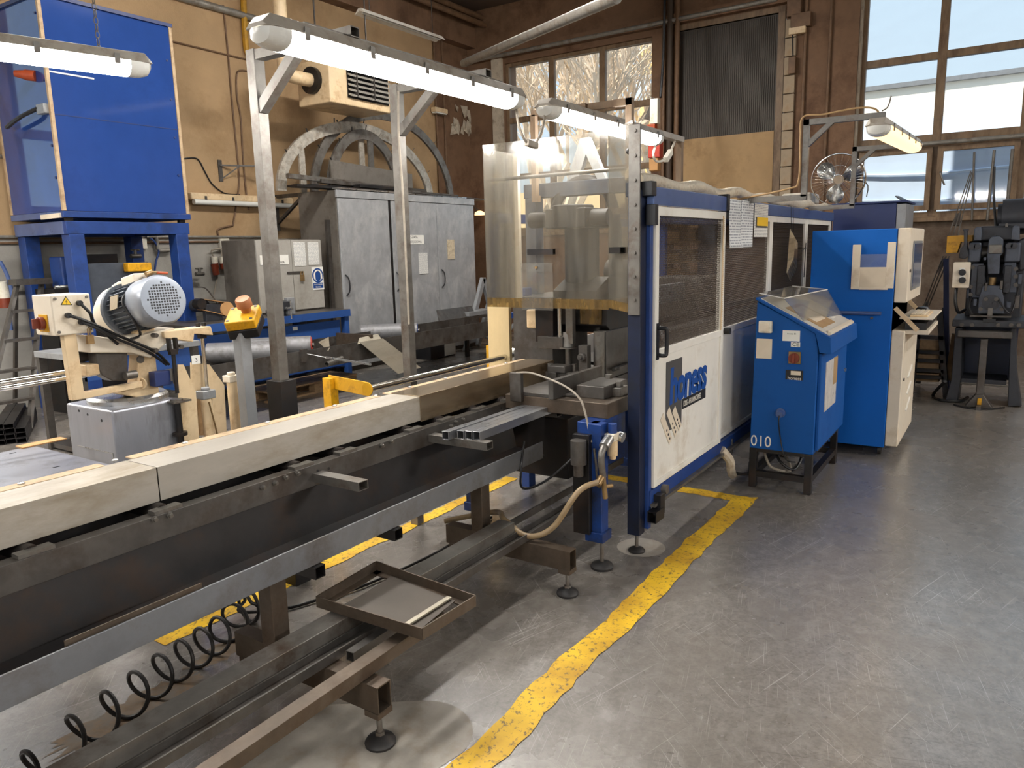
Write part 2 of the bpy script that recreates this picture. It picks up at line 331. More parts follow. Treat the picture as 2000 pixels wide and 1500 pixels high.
M('sheet_galv', (186,178,160), 0.35, 0.6, var=0.14, scale=5, dirt=(140,126,104), dirt_amt=0.4, dirt_scale=5, stretch=(0.4,2,1))
M('roller_steel', (140,140,142), 0.5, 0.4, var=0.16, scale=8, dirt=(92,86,82), dirt_amt=0.4, dirt_scale=7)
M('cardboard', (186,140,90), 0.8, var=0.1, scale=5)
M('clear_film', (214,206,192), 0.3, var=0.2, scale=14)
M('brick_pale', (166,148,124), 0.8, var=0.12, scale=6, dirt=(150,124,94), dirt_amt=0.35, dirt_scale=6)
emit('tube_light', (255,252,248), 22.0)
emit('tube_light_warm', (255,210,146), 1.0)
clear('window_glass', (0.97,0.985,1.0), 0.02, (220,225,230), gloss=0.02, streak=(2,2,6))
clear('acrylic', (0.93,0.92,0.89), 0.11, (196,188,172), gloss=0.03, rough=0.12, streak=(16,16,1.6), hvar=0.7)
clear('acrylic_stain', (0.82,0.74,0.56), 0.5, (158,130,82), gloss=0.05, rough=0.2, streak=(22,22,5), hvar=0.75)
clear('acrylic_lid', (0.98,0.98,0.97), 0.10, (226,222,214), gloss=0.0, rough=0.06, streak=(8,8,8), hvar=0.3)
printed('sheet_print', (228,226,218), (168,168,170), 95, 70, 0.56)
printed('sheet_print_large', (226,228,228), (160,164,170), 58, 42, 0.55)

# ------------------------------------------------------------------ floor with wear
def floor_material():
    m = bpy.data.materials.new('concrete_floor'); m.use_nodes = True; n = m.node_tree; L = n.links; b = n.nodes['Principled BSDF']
    tc = n.nodes.new('ShaderNodeTexCoord')
    def noise(sc_, det, rg=0.6, stretch=(1,1,1), rot=0.0):
        m0 = n.nodes.new('ShaderNodeMapping'); m0.inputs['Rotation'].default_value = (0,0,rot); L.new(tc.outputs['Object'], m0.inputs[0])
        mp = n.nodes.new('ShaderNodeMapping'); mp.inputs['Scale'].default_value = stretch; L.new(m0.outputs[0], mp.inputs[0])
        t = n.nodes.new('ShaderNodeTexNoise'); t.inputs['Scale'].default_value = sc_; t.inputs['Detail'].default_value = det; t.inputs['Roughness'].default_value = rg; L.new(mp.outputs[0], t.inputs[0]); return t.outputs[0]
    def ramp(x, p0, p1, c0=(0,0,0), c1=(1,1,1)):
        r = n.nodes.new('ShaderNodeValToRGB'); L.new(x, r.inputs[0]); r.color_ramp.elements[0].position = p0; r.color_ramp.elements[1].position = p1
        r.color_ramp.elements[0].color = (*c0, 1); r.color_ramp.elements[1].color = (*c1, 1); return r.outputs[0]
    def mix(fac, a, c, f=1.0):
        x = n.nodes.new('ShaderNodeMix'); x.data_type = 'RGBA'
        mm = n.nodes.new('ShaderNodeMath'); mm.operation = 'MULTIPLY'; mm.inputs[1].default_value = f; L.new(fac, mm.inputs[0]); L.new(mm.outputs[0], x.inputs[0])
        L.new(a, x.inputs[6])
        if isinstance(c, tuple): x.inputs[7].default_value = (*lin(c), 1)
        else: L.new(c, x.inputs[7])
        return x.outputs[2]
    big = noise(0.55, 4, 0.55); mid = noise(2.6, 5, 0.55); fine = noise(60, 4, 0.6); gl = noise(0.9, 3, 0.5)
    col = ramp(big, 0.3, 0.72, lin((104,98,91)), lin((132,126,119)))
    col = mix(ramp(mid, 0.40, 0.80), col, (112,100,86), 0.5)
    col = mix(ramp(fine, 0.42, 0.62), col, (90,83,76), 0.55)
    col = mix(ramp(noise(16, 6, 0.7), 0.45, 0.62), col, (146,141,134), 0.45)
    # scuffs: fine scratches in several directions, and dark specks
    for k, rot in enumerate((0.3, 1.25, 2.3, 0.8, 2.9, 1.8)):
        s_ = noise(2.0+0.6*k, 2, 0.4, (0.9, 60, 1), rot)
        col = mix(ramp(s_, 0.67, 0.72), col, (76,68,62) if k % 2 else (182,178,172), 0.55)
    for (scl, r0) in ((5.0, 0.045), (11.0, 0.06)):
        mp2 = n.nodes.new('ShaderNodeMapping'); mp2.inputs['Scale'].default_value = (1, 2.2, 1); mp2.inputs['Rotation'].default_value = (0, 0, scl); L.new(tc.outputs['Object'], mp2.inputs[0])
        sp = n.nodes.new('ShaderNodeTexVoronoi'); sp.inputs['Scale'].default_value = scl; L.new(mp2.outputs[0], sp.inputs[0])
        col = mix(ramp(sp.outputs['Distance'], r0*0.5, r0, (1,1,1), (0,0,0)), col, (58,48,42), 0.7)
    L.new(col, b.inputs['Base Color'])
    ro = n.nodes.new('ShaderNodeMapRange'); ro.inputs[1].default_value = 0.3; ro.inputs[2].default_value = 0.7; ro.inputs[3].default_value = 0.34; ro.inputs[4].default_value = 0.5; L.new(gl, ro.inputs[0])
    L.new(ro.outputs[0], b.inputs['Roughness']); b.inputs['Specular IOR Level'].default_value = 0.6
    b.inputs['Coat Weight'].default_value = 1.0; b.inputs['Coat IOR'].default_value = 1.85
    cr = n.nodes.new('ShaderNodeMapRange'); cr.inputs[1].default_value = 0.3; cr.inputs[2].default_value = 0.7; cr.inputs[3].default_value = 0.17; cr.inputs[4].default_value = 0.36; L.new(mid, cr.inputs[0]); L.new(cr.outputs[0], b.inputs['Coat Roughness'])
    bp = n.nodes.new('ShaderNodeBump'); bp.inputs['Strength'].default_value = 0.10; bp.inputs['Distance'].default_value = 0.004; L.new(fine, bp.inputs['Height']); L.new(bp.outputs[0], b.inputs['Normal']); L.new(bp.outputs[0], b.inputs['Coat Normal'])
    MATS['concrete_floor'] = m
floor_material()
def worn_paint():
    m = bpy.data.materials.new('floor_yellow'); m.use_nodes = True; n = m.node_tree; L = n.links; b = n.nodes['Principled BSDF']
    tc = n.nodes.new('ShaderNodeTexCoord'); a = n.nodes.new('ShaderNodeTexNoise'); a.inputs['Scale'].default_value = 38; a.inputs['Detail'].default_value = 8; a.inputs['Roughness'].default_value = 0.75; L.new(tc.outputs['Object'], a.inputs[0])
    c = n.nodes.new('ShaderNodeTexNoise'); c.inputs['Scale'].default_value = 3.2; c.inputs['Detail'].default_value = 4; L.new(tc.outputs['Object'], c.inputs[0])
    r1 = n.nodes.new('ShaderNodeValToRGB'); L.new(a.outputs[0], r1.inputs[0]); r1.color_ramp.elements[0].position = 0.54; r1.color_ramp.elements[1].position = 0.60
    r2 = n.nodes.new('ShaderNodeValToRGB'); L.new(c.outputs[0], r2.inputs[0]); r2.color_ramp.elements[0].position = 0.35; r2.color_ramp.elements[0].color = (*lin((176,132,28)), 1); r2.color_ramp.elements[1].position = 0.6; r2.color_ramp.elements[1].color = (*lin((228,184,38)), 1)
    x = n.nodes.new('ShaderNodeMix'); x.data_type = 'RGBA'; L.new(r1.outputs[0], x.inputs[0]); L.new(r2.outputs[0], x.inputs[6]); x.inputs[7].default_value = (*lin((112,92,58)), 1)
    L.new(x.outputs[2], b.inputs['Base Color']); b.inputs['Roughness'].default_value = 0.55; MATS['floor_yellow'] = m
worn_paint()
M('floor_patch', (154,147,137), 0.55, var=0.12, scale=9, dirt=(132,118,102), dirt_amt=0.4, dirt_scale=6)
M('floor_rust', (132,108,80), 0.7, var=0.25, scale=14, dirt=(118,110,100), dirt_amt=0.75, dirt_scale=12)

# ------------------------------------------------------------------ the room
XW, YW, ZC = 12.3, 9.0, 6.0          # window wall, long wall, ceiling
X0, Y0 = -7.0, -6.5
B().box(X0, XW+0.4, Y0, YW+0.4, -0.2, 0).obj('floor', 'concrete_floor', kind='structure', origin=(0,0,0))
B().box(X0, XW+0.4, 3.06, YW+0.4, ZC, ZC+0.25).obj('ceiling', 'ceiling_dark', kind='structure')
ZH = 7.9
B().box(X0-0.3, XW+0.4, Y0-0.3, 3.36, ZH, ZH+0.25).obj('ceiling', 'ceiling_dark', kind='structure')
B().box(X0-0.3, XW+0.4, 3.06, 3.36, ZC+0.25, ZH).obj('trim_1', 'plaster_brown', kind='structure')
# long wall on the left: grey dado below, tan plaster above, brown towards the corner
wl = thing('wall_left', (4, YW, 0), kind='structure')
for (a0, a1, c0, c1) in ((X0, 0.9, 1.84, ZC), (3.72, 11.3, 1.84, ZC), (0.9, 3.72, 1.84, 2.1), (0.9, 3.72, 4.7, ZC)): B().box(a0, a1, YW, YW+0.3, c0, c1).obj('plaster_field', 'plaster_tan', wl)
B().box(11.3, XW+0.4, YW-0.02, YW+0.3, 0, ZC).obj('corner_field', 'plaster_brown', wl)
B().box(X0, 11.3, YW, YW+0.3, 0, 1.84).obj('dado', 'dado_grey', wl)
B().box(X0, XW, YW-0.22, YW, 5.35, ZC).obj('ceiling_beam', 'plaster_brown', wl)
# window wall at the far end
wf = thing('wall_far', (XW, 4, 0), kind='structure')
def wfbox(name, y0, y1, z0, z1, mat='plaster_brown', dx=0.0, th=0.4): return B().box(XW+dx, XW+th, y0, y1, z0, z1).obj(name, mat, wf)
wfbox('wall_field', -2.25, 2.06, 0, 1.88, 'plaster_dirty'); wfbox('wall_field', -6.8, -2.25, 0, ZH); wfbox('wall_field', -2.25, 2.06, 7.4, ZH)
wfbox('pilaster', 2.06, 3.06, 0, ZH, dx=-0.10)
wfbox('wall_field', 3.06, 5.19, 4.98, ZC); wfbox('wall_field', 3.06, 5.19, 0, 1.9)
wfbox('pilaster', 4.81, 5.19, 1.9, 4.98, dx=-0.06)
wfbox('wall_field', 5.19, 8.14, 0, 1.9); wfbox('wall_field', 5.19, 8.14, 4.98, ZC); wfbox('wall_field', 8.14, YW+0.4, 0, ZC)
B().box(XW-0.05, XW, 8.17, 8.40, 0, 5.1).obj('window_jamb', 'concrete_white', wf)
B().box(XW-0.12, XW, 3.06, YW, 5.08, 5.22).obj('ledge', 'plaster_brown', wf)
# covered opening between the two windows: dark ribbed sheet above, board below
B().box(XW+0.05, XW+0.08, 3.2, 4.81, 3.25, 4.98).obj('ribbed_sheet', 'dark_sheet', wf)
rib = B().box(XW+0.035, XW+0.05, 3.215, 3.225, 3.27, 4.96).obj('rib', 'dark_sheet', wf)
for i in range(1, 52): dup(rib, (XW+0.0425, 3.22+i*0.0306, 4.115))
B().box(XW+0.02, XW+0.06, 3.22, 4.80, 2.42, 3.30).obj('board', 'panel_board', wf)
B().box(XW+0.02, XW+0.06, 3.22, 4.80, 1.9, 2.42).obj('board', 'panel_board', wf)
B().box(XW-0.02, XW+0.05, 3.10, 3.20, 1.9, 4.98).obj('frame_upright', 'window_wood', wf)
B().box(XW-0.02, XW+0.05, 3.10, 4.81, 4.98, 5.06).obj('frame_head', 'window_wood', wf)
bk = B().box(XW-0.16, XW-0.10, 2.90, 3.06, 1.95, 2.20).obj('pale_block', 'brick_pale', wf, bevel=0.008)
for i in range(1, 11): dup(bk, (XW-0.13, 2.98, 2.075+i*0.262))
# remaining walls, out of the photograph
wb = thing('wall_behind', (X0, 2, 0), kind='structure')
for (a0, a1, c0, c1) in ((Y0-0.3, -3.4, 0, ZH), (6.6, YW, 0, ZC), (-3.4, 6.6, 0, 1.6), (-3.4, 3.06, 5.4, ZH), (3.06, 6.6, 5.4, ZC)):
    B().box(X0-0.3, X0, a0, a1, c0, c1).obj('wall_field', 'plaster_tan', wb)
wr = thing('wall_right', (2, Y0, 0), kind='structure')
for (a0, a1, c0, c1) in ((X0, -4.2, 0, ZH), (8.2, XW+0.4, 0, ZH), (-4.2, 8.2, 0, 1.6), (-4.2, 8.2, 5.4, ZH)):
    B().box(a0, a1, Y0-0.3, Y0, c0, c1).obj('wall_field', 'plaster_tan', wr)
w5 = thing('window_5', (2.3, YW, 2.1), 'window in the left wall beside the hood, out of the photo', kind='structure')
for x in (0.94, 1.62, 2.30, 2.99, 3.68): B().box(x-0.05, x+0.05, YW+0.05, YW+0.14, 2.1, 4.7).obj('frame_upright', 'window_wood', w5)
for z in (2.15, 2.97, 3.82, 4.66): B().box(0.9, 3.72, YW+0.06, YW+0.13, z-0.05, z+0.05).obj('frame_bar', 'window_wood', w5)
for i in range(4):
    for j in range(3): B().box(0.94+0.685*i, 0.94+0.685*(i+1), YW+0.094, YW+0.098, 2.1+0.866*j, 2.1+0.866*(j+1)).obj('pane', 'window_glass', w5)
w4 = thing('window_4', (2, Y0, 1.6), 'row of windows in the right wall, out of the photo', kind='structure')
for i in range(11): x = -4.2+1.24*i; B().box(x-0.04, x+0.04, Y0-0.2, Y0-0.1, 1.6, 5.4).obj('frame_upright', 'window_wood', w4)
for z in (1.64, 2.87, 4.13, 5.36): B().box(-4.2, 8.2, Y0-0.19, Y0-0.11, z-0.04, z+0.04).obj('frame_bar', 'window_wood', w4)
for i in range(10):
    for j in range(3): B().box(-4.2+1.24*i, -2.96+1.24*i, Y0-0.152, Y0-0.148, 1.6+1.265*j, 2.865+1.265*j).obj('pane', 'window_glass', w4)
def window(name, label, x, ys, zs, depth, glass=True, inner=True, thick=()):
    """wooden window in a wall of constant x: uprights at ys, bars at zs"""
    w = thing(name, (x, (ys[0]+ys[-1])/2, zs[0]), label, kind='structure')
    for i, y in enumerate(ys):
        a = 0.06 if i in (0, len(ys)-1) else 0.055
        B().box(x, x+depth, y-a, y+a, zs[0], zs[-1]).obj('frame_upright', 'window_wood', w, bevel=0.006)
    for i, z in enumerate(zs):
        a = 0.085 if i in thick else (0.06 if i in (0, len(zs)-1) else 0.05)
        B().box(x+0.004, x+depth-0.004, ys[0], ys[-1], z-a, z+a).obj('frame_bar', 'window_wood', w, bevel=0.006)
    for i in range(len(ys)-1):
        for j in range(len(zs)-1):
            B().box(x+depth*0.5-0.002, x+depth*0.5+0.002, ys[i], ys[i+1], zs[j], zs[j+1]).obj('pane', 'window_glass', w)
    return w
w1 = window('window_1', 'three-column wooden window with tree branches outside', XW+0.05, [5.19, 6.16, 7.17, 8.14], [1.94, 2.95, 3.97, 4.98], 0.08)
w2 = window('window_2', 'tall wooden window looking onto a pale building', XW+0.05, [-2.2, -1.02, 0.0, 1.015, 2.03], [1.92, 2.95, 4.07, 5.2, 6.3, 7.4], 0.09, thick=(1,))
w3 = window('window_3', 'window in the wall behind the viewpoint', X0-0.2, [-3.4+1.111*i for i in range(10)], [1.6, 2.87, 4.13, 5.4], 0.09)
# lower casements of window 2, with inner sashes and a handle
for (a, b_) in ((0.03, 0.985), (1.045, 1.99)):
    s_ = B()
    for (p, q) in ((a, a+0.07), (b_-0.07, b_)): s_.box(XW-0.01, XW+0.05, p, q, 2.0, 2.86)
    s_.box(XW-0.009, XW+0.049, a, b_, 2.0, 2.07); s_.box(XW-0.009, XW+0.049, a, b_, 2.79, 2.86)
    s_.obj('sash', 'window_wood', w2, bevel=0.005)
B().tube([V(XW-0.02, 0.93, 2.50), V(XW-0.07, 0.93, 2.50), V(XW-0.08, 0.90, 2.40), V(XW-0.07, 0.87, 2.33)], 0.012, 8, smooth=4).obj('handle', 'steel_raw', bpy.data.objects['sash.001'])
B().box(XW-0.08, XW+0.1, -2.25, 2.06, 1.84, 1.90).obj('sill', 'window_wood', w2, bevel=0.008)
B().box(XW-0.06, XW+0.1, 5.19, 8.14, 1.84, 1.90).obj('sill', 'window_wood', w1, bevel=0.008)
B().box(XW-0.05, XW+0.05, 2.03, 2.12, 1.9, 5.9).obj('jamb', 'concrete_white', w2)

# ------------------------------------------------------------------ floor markings
def strip(name, pts_l, pts_r, label, cat, mat='floor_yellow', z=0.003, group=None):
    """a painted strip with ragged edges between two polylines"""
    rnd = random.Random(sum(ord(c) for c in label)); n = 60; q = []
    def along(P, t):
        k = min(int(t*(len(P)-1)), len(P)-2); u = t*(len(P)-1)-k; a = Vector(P[k]); b_ = Vector(P[k+1]); return a.lerp(b_, u)
    wob = 0.0
    for i in range(n+1):
        t = i/n; a = along(pts_l, t); c = along(pts_r, t); d = (c-a); L_ = d.length; d = d/L_
        wob = 0.7*wob + rnd.uniform(-0.006, 0.006)
        a2 = a + d*(wob+rnd.uniform(-0.006, 0.009)); c2 = c + d*(wob+rnd.uniform(-0.009, 0.006))
        q += [(a2.x, a2.y, z), (c2.x, c2.y, z)]
    b = B(); b.add(q, [(2*i, 2*i+1, 2*i+3, 2*i+2) for i in range(n)])
    return b.obj(name, mat, label=label, cat=cat, group=group, kind=None)
strip('floor_marking', [(0.9, 1.372, 0), (4.62, 1.385, 0)], [(0.9, 1.245, 0), (4.70, 1.245, 0)], 'worn yellow line on the floor in front of the machine', 'floor marking')
strip('floor_marking', [(4.56, 1.30, 0), (4.60, 2.6, 0)], [(4.68, 1.30, 0), (4.70, 2.6, 0)], 'short yellow cross line running under the blue fence', 'floor marking', z=0.002)
strip('floor_marking', [(1.62, 2.93, 0), (4.3, 2.92, 0)], [(1.62, 2.84, 0), (4.3, 2.82, 0)], 'worn yellow line on the floor seen under the conveyor', 'floor marking')
strip('floor_marking', [(1.02, 1.95, 0), (1.04, 1.60, 0)], [(1.14, 1.95, 0), (1.15, 1.60, 0)], 'yellow cross mark at the bottom edge under the loose tube', 'floor marking')
def patch(pts, label, mat, z=0.0015):
    b = B(); b.add([(p[0], p[1], z) for p in pts], [tuple(range(len(pts)))]); return b.obj('floor_patch', mat, label=label, cat='floor patch')
def arcpts(c, r, a0, a1, n=18): return [(c[0]+r*math.cos(math.radians(a0+(a1-a0)*i/n)), c[1]+r*math.sin(math.radians(a0+(a1-a0)*i/n))) for i in range(n+1)]
patch([(0.6, 2.03), (0.6, 1.60)] + arcpts((1.72, 1.56), 0.19, -90, 40) + [(1.62, 2.03)], 'pale rounded patch on the floor around the front levelling foot', 'floor_patch')
patch(arcpts((3.58, 1.56), 0.13, 0, 350, 26), 'pale round patch under the foot of the blue fence post', 'floor_patch')
_r = random.Random(4)
for (cx_, cy_, rx_, ry_, lb) in ((1.30, 2.52, 0.30, 0.10, 'brown swarf stain on the floor beside the coiled hose'), (1.78, 2.60, 0.22, 0.07, 'smaller swarf stain on the floor behind the conveyor post')):
    patch([(cx_+rx_*(0.75+0.4*_r.random())*math.cos(i*math.pi/24), cy_+ry_*(0.7+0.5*_r.random())*math.sin(i*math.pi/24)) for i in range(48)], lb, 'floor_rust', z=0.001)
# ------------------------------------------------------------------ roller conveyor in front
cv = thing('roller_conveyor', (2.0, 2.2, 0), 'long dark steel roller conveyor with a pale grey box cover, in front', 'conveyor')
CY, CB, CZT, CZB = 2.35, 2.532, 0.910, 0.792
for (a, b_, mt) in ((-0.6, 1.376, 'cover_alu'), (1.380, 2.737, 'cover_alu')):
    B().prism([(CY, CZB), (CY, CZT), (CB, CZT), (CB, CZB), (CB-0.003, CZB), (CB-0.003, CZT-0.003), (CY+0.003, CZT-0.003), (CY+0.003, CZB)], a, b_, 'x').obj('cover', mt, cv, bevel=0.003)
B().prism([(CY-0.004, CZB-0.006), (CY-0.004, CZT+0.004), (CB, CZT+0.004), (CB, CZB), (CB-0.003, CZB), (CB-0.003, CZT), (CY, CZT), (CY, CZB-0.006)], 2.735, 4.03, 'x').obj('cover', 'cover_steel', cv, bevel=0.003, label='polished brownish steel cover section next to the press')
B().prism([(CY, CZB), (CY, CZT), (CB, CZT), (CB, CZB)], 4.026, 4.03, 'x').obj('cover_end', 'cover_steel', cv)
for (a, b_) in ((-0.6, 1.30), (1.40, 2.66), (2.72, 4.0)):
    B().box(a, b_, CB-0.005, 2.578, CZT-0.004, CZT+0.002).obj('edge_strip', 'strip_wood', cv, bevel=0.001)
CVR = [o for o in COL.objects if o.name.startswith('edge_strip')]
sc_ = B().lathe([(0.011, 0), (0.011, 0.004), (0.006, 0.007), (1e-6, 0.007)], (1.05, 2.556, CZT+0.002), (0,0,1), 12).obj('screw', 'steel_bright', CVR[0])
for x in (0.75, 1.35, 1.62, 2.0, 2.38, 2.65, 2.9, 3.2, 3.5, 3.8): dup(sc_, (x, 2.556, CZT+0.0055), CVR[0] if x < 1.36 else CVR[1] if x < 2.7 else CVR[2])
# front and rear rails (angle section), with bolts
RY, RT, RB = 2.27, 0.774, 0.687
def angle_x(x0, x1, y, z0, z1, flange, t=0.006): return B().prism([(y, z0), (y, z1), (y+flange, z1), (y+flange, z1-t), (y+t, z1-t), (y+t, z0)], x0, x1, 'x')
angle_x(-0.6, 3.62, RY, RB, RT, 0.05).obj('front_rail', 'steel_dark', cv, bevel=0.002)
frl = bpy.data.objects['front_rail']
angle_x(-0.6, 3.62, 2.60, RB, RT, -0.05).obj('rear_rail', 'steel_dark', cv, bevel=0.002)
bolt = B().lathe([(0.009, 0), (0.009, 0.010), (1e-6, 0.011)], (1.0, RY-0.011, 0.73), (0,-1,0), 6).lathe([(0.006, 0), (0.006, 0.018), (1e-6, 0.018)], (1.0, RY-0.011, 0.73), (0,-1,0), 8)
P0 = pY(300, 1014, RY)
bolt = B().cyl((P0.x, RY, P0.z), (P0.x, RY-0.008, P0.z), 0.011, 6).cyl((P0.x, RY-0.008, P0.z), (P0.x, RY-0.017, P0.z), 0.007, 8).obj('bolt', 'steel_raw', frl)
for (u, v) in ((330,1006),(512,952),(536,943),(557,932),(580,924),(745,870),(763,862),(880,832),(889,824),(903,819),(995,792),(1002,790),(1073,765),(1082,762)):
    p = pY(u, v, RY); dup(bolt, (p.x, RY-0.0085, p.z))
hole = B().cyl((2.0, RY-0.001, 0.745), (2.0, RY+0.0, 0.745), 0.006, 8).obj('rail_hole', 'plastic_black', frl)
for (u, v) in ((642,915),(979,797),(990,794)):
    p = pY(u, v, RY); dup(hole, (p.x, RY-0.0005, p.z))
# rollers under the cover, each with a bearing block on the rail
rl = None
for x in (0.95, 1.36, 1.94, 2.18, 2.62, 2.86, 3.15, 3.42):
    r_ = B().cyl((x, 2.31, 0.762), (x, 2.50, 0.762), 0.030, 18).obj('roller', 'steel_black', cv) if rl is None else dup(rl, (x, 2.405, 0.762))
    if rl is None:
        rl = r_; bb = B().box(x-0.05, x+0.05, RY+0.006, RY+0.045, RT, RT+0.012).cyl((x, RY+0.01, 0.762), (x, 2.31, 0.762), 0.012, 10).obj('bearing_block', 'steel_raw', cv); BBZ = ORG[bb.name]
    else: dup(bb, (x, BBZ.y, BBZ.z))
B().box(-0.6, 3.6, 2.33, 2.51, 0.66, 0.668).obj('bed_plate', 'steel_black', cv)
B().box(-0.6, 4.0, 2.515, 2.526, 0.45, 0.80).obj('back_plate', 'steel_black', cv)
# catch tray below: upright sheet, ledge and the front lip
LY, LT, LB = 2.06, 0.570, 0.476
B().prism([(2.285, RB+0.02), (2.245, 0.515), (LY+0.004, 0.492), (LY+0.004, 0.486), (2.25, 0.508), (2.291, RB+0.02)], -0.6, 3.42, 'x').obj('tray_sheet', 'steel_black', cv)
B().prism([(LY, LB), (LY, LT), (LY+0.008, LT), (LY+0.008, 0.486), (LY+0.06, 0.486), (LY+0.06, LB)], -0.6, 3.40, 'x').obj('tray_lip', 'lip_grey', cv, bevel=0.002, label='grey-brown front lip of the catch tray')
B().box(0.9, 1.32, LY+0.012, LY+0.016, 0.50, 0.585).obj('lip_patch', 'steel_rusty', cv)
# arms sticking out over the tray
for (x, y1) in ((2.0, 2.02), (2.72, 1.93), (3.46, 1.99)):
    B().rtube((x, RY, 0.722), (x, y1, 0.722), 0.052, 0.036, 0.003).obj('support_arm', 'steel_raw', cv)
# posts, stub tubes, cross feet
for x in (1.62, 2.89):
    B().box(x-0.035, x+0.035, 2.085, 2.155, 0.225, 0.486).obj('post', 'steel_rusty', cv, bevel=0.004)
    B().rtube((x, 1.60, 0.178), (x, 2.32, 0.178), 0.062, 0.095, 0.004).obj('cross_foot', 'steel_rusty', cv); cft = [o for o in COL.objects if o.name.startswith('cross_foot')][-1]
    for y in (1.63, 2.27):
        B().box(x-0.034, x+0.034, y-0.03, y+0.03, 0.112, 0.132).obj('foot_block', 'steel_rusty', cft)
        B().cyl((x, y, 0.03), (x, y, 0.115), 0.0095, 12).cyl((x, y, 0.032), (x, y, 0.046), 0.017, 6).obj('threaded_rod', 'steel_raw', cft)
        B().lathe([(0.05, 0), (0.052, 0.010), (0.046, 0.020), (0.022, 0.031), (0.014, 0.036), (1e-6, 0.036)], (x, y, 0), (0,0,1), 24).obj('foot_pad', 'rubber_black', cft)
for (u, v) in ((625, 1108), (775, 978)):
    p = pY(u, v, LY-0.02); B().rtube((p.x, LY-0.02, 0.452), (p.x, 2.62, 0.452), 0.048, 0.046, 0.003).obj('stub_tube', 'steel_black', cv)
# long base beams lying on the cross feet
B().rtube((-0.4, 1.95, 0.268), (2.87, 1.95, 0.268), 0.088, 0.086, 0.004).obj('base_beam', 'steel_raw', cv, bevel=0.004)
B().prism([(1.835, 0.228), (1.835, 0.262), (1.842, 0.262), (1.842, 0.236), (1.895, 0.236), (1.895, 0.262), (1.902, 0.262), (1.902, 0.228)], -0.4, 3.7, 'x').obj('base_channel', 'steel_dark', cv)
B().prism([(2.0, 0.228), (2.0, 0.266), (2.007, 0.266), (2.007, 0.236), (2.05, 0.236), (2.05, 0.228)], 2.0, 4.3, 'x').obj('base_channel', 'steel_dark', cv)

# things lying on the base
lt = thing('loose_square_tube', (1.4, 1.68, 0.228), 'loose brown square tube lying over the front cross foot', 'steel tube')
B().rtube((0.62, 1.665, 0.254), (2.03, 1.70, 0.254), 0.055, 0.046, 0.003).obj('tube_body', 'steel_rusty', lt, bevel=0.003)
B().box(1.90, 1.955, 1.66, 1.725, 0.278, 0.281).obj('tape_wrap', 'steel_dark', lt)
b = B(); b.prism([(2.0+0.075*math.cos(a)*(1.4 if math.cos(a) > 0 else 1), 1.735+0.055*math.sin(a)) for a in [i*math.pi/10 for i in range(20)]], 0.281, 0.285, 'z')
b.obj('oval_plate', 'steel_raw', label='small rounded steel plate on the end of the loose tube', cat='steel plate')
B().box(1.09, 1.15, 1.69, 1.75, 0.235, 0.239).obj('square_plate', 'steel_raw', label='small square steel plate beside the loose tube near the bottom edge', cat='steel plate')
B().rtube((1.66, 1.79, 0.246), (1.95, 1.80, 0.246), 0.035, 0.035, 0.003).obj('short_square_tube', 'steel_dark', label='short square tube offcut between the base channel and the loose tube', cat='steel tube')
fr = thing('angle_frame', (1.93, 1.82, 0.311), 'rusty angle-iron frame with a dark plate lying across the base beams', 'steel frame')
c4 = [Vector((1.765, 2.06, 0.335)), Vector((2.115, 2.09, 0.335)), Vector((2.07, 1.555, 0.335)), Vector((1.78, 1.565, 0.335))]
for i in range(4):
    p, q = c4[i], c4[(i+1) % 4]; d = (q-p).normalized(); n_ = Vector((0,0,1)).cross(d)
    s_ = B().bar(p+Vector((0,0,0.0)), q, 0.005, 0.042); cen = Vector((1.93, 1.82, 0.335)); inn = (cen-(p+q)/2); inn = inn - d*inn.dot(d); inn.normalize()
    s_.bar(p+inn*0.015+Vector((0,0,-0.019)), q+inn*0.015+Vector((0,0,-0.019)), 0.034, 0.005); s_.obj('frame_bar', 'steel_rusty', fr)
B().slab([c4[0]+V(0.02,-0.10,-0.012), c4[1]+V(-0.02,-0.10,-0.012), c4[2]+V(-0.02,0.08,-0.012), c4[3]+V(0.02,0.04,-0.012)], -0.003, (0,0,1)).obj('plate', 'plate_dark', fr)
B().bar((2.05, 1.66, 0.331), (1.80, 1.66, 0.331), 0.02, 0.006).obj('cross_strip', 'sheet_galv', fr)
# square tubes waiting on the arms
for i, (x0, x1, y, z, sk, lb) in enumerate(((2.655, 3.36, 2.135, 0.760, -0.01, 'bright square tube set apart furthest back on the conveyor arms'), (2.70, 3.44, 2.082, 0.760, 0.0, 'second bright square tube from the back on the conveyor arms'),
                               (2.71, 3.45, 2.043, 0.760, 0.0, 'second bright square tube from the front on the conveyor arms'), (2.72, 3.47, 2.004, 0.760, 0.0, 'bright square tube nearest the front on the conveyor arms'))):
    B().rtube((x0, y, z), (x1, y+sk, z), 0.038, 0.04, 0.0025).obj('square_tube', 'tube_metal', label=lb, cat='steel tube', group='square tubes on the conveyor arms', bevel=0.002)

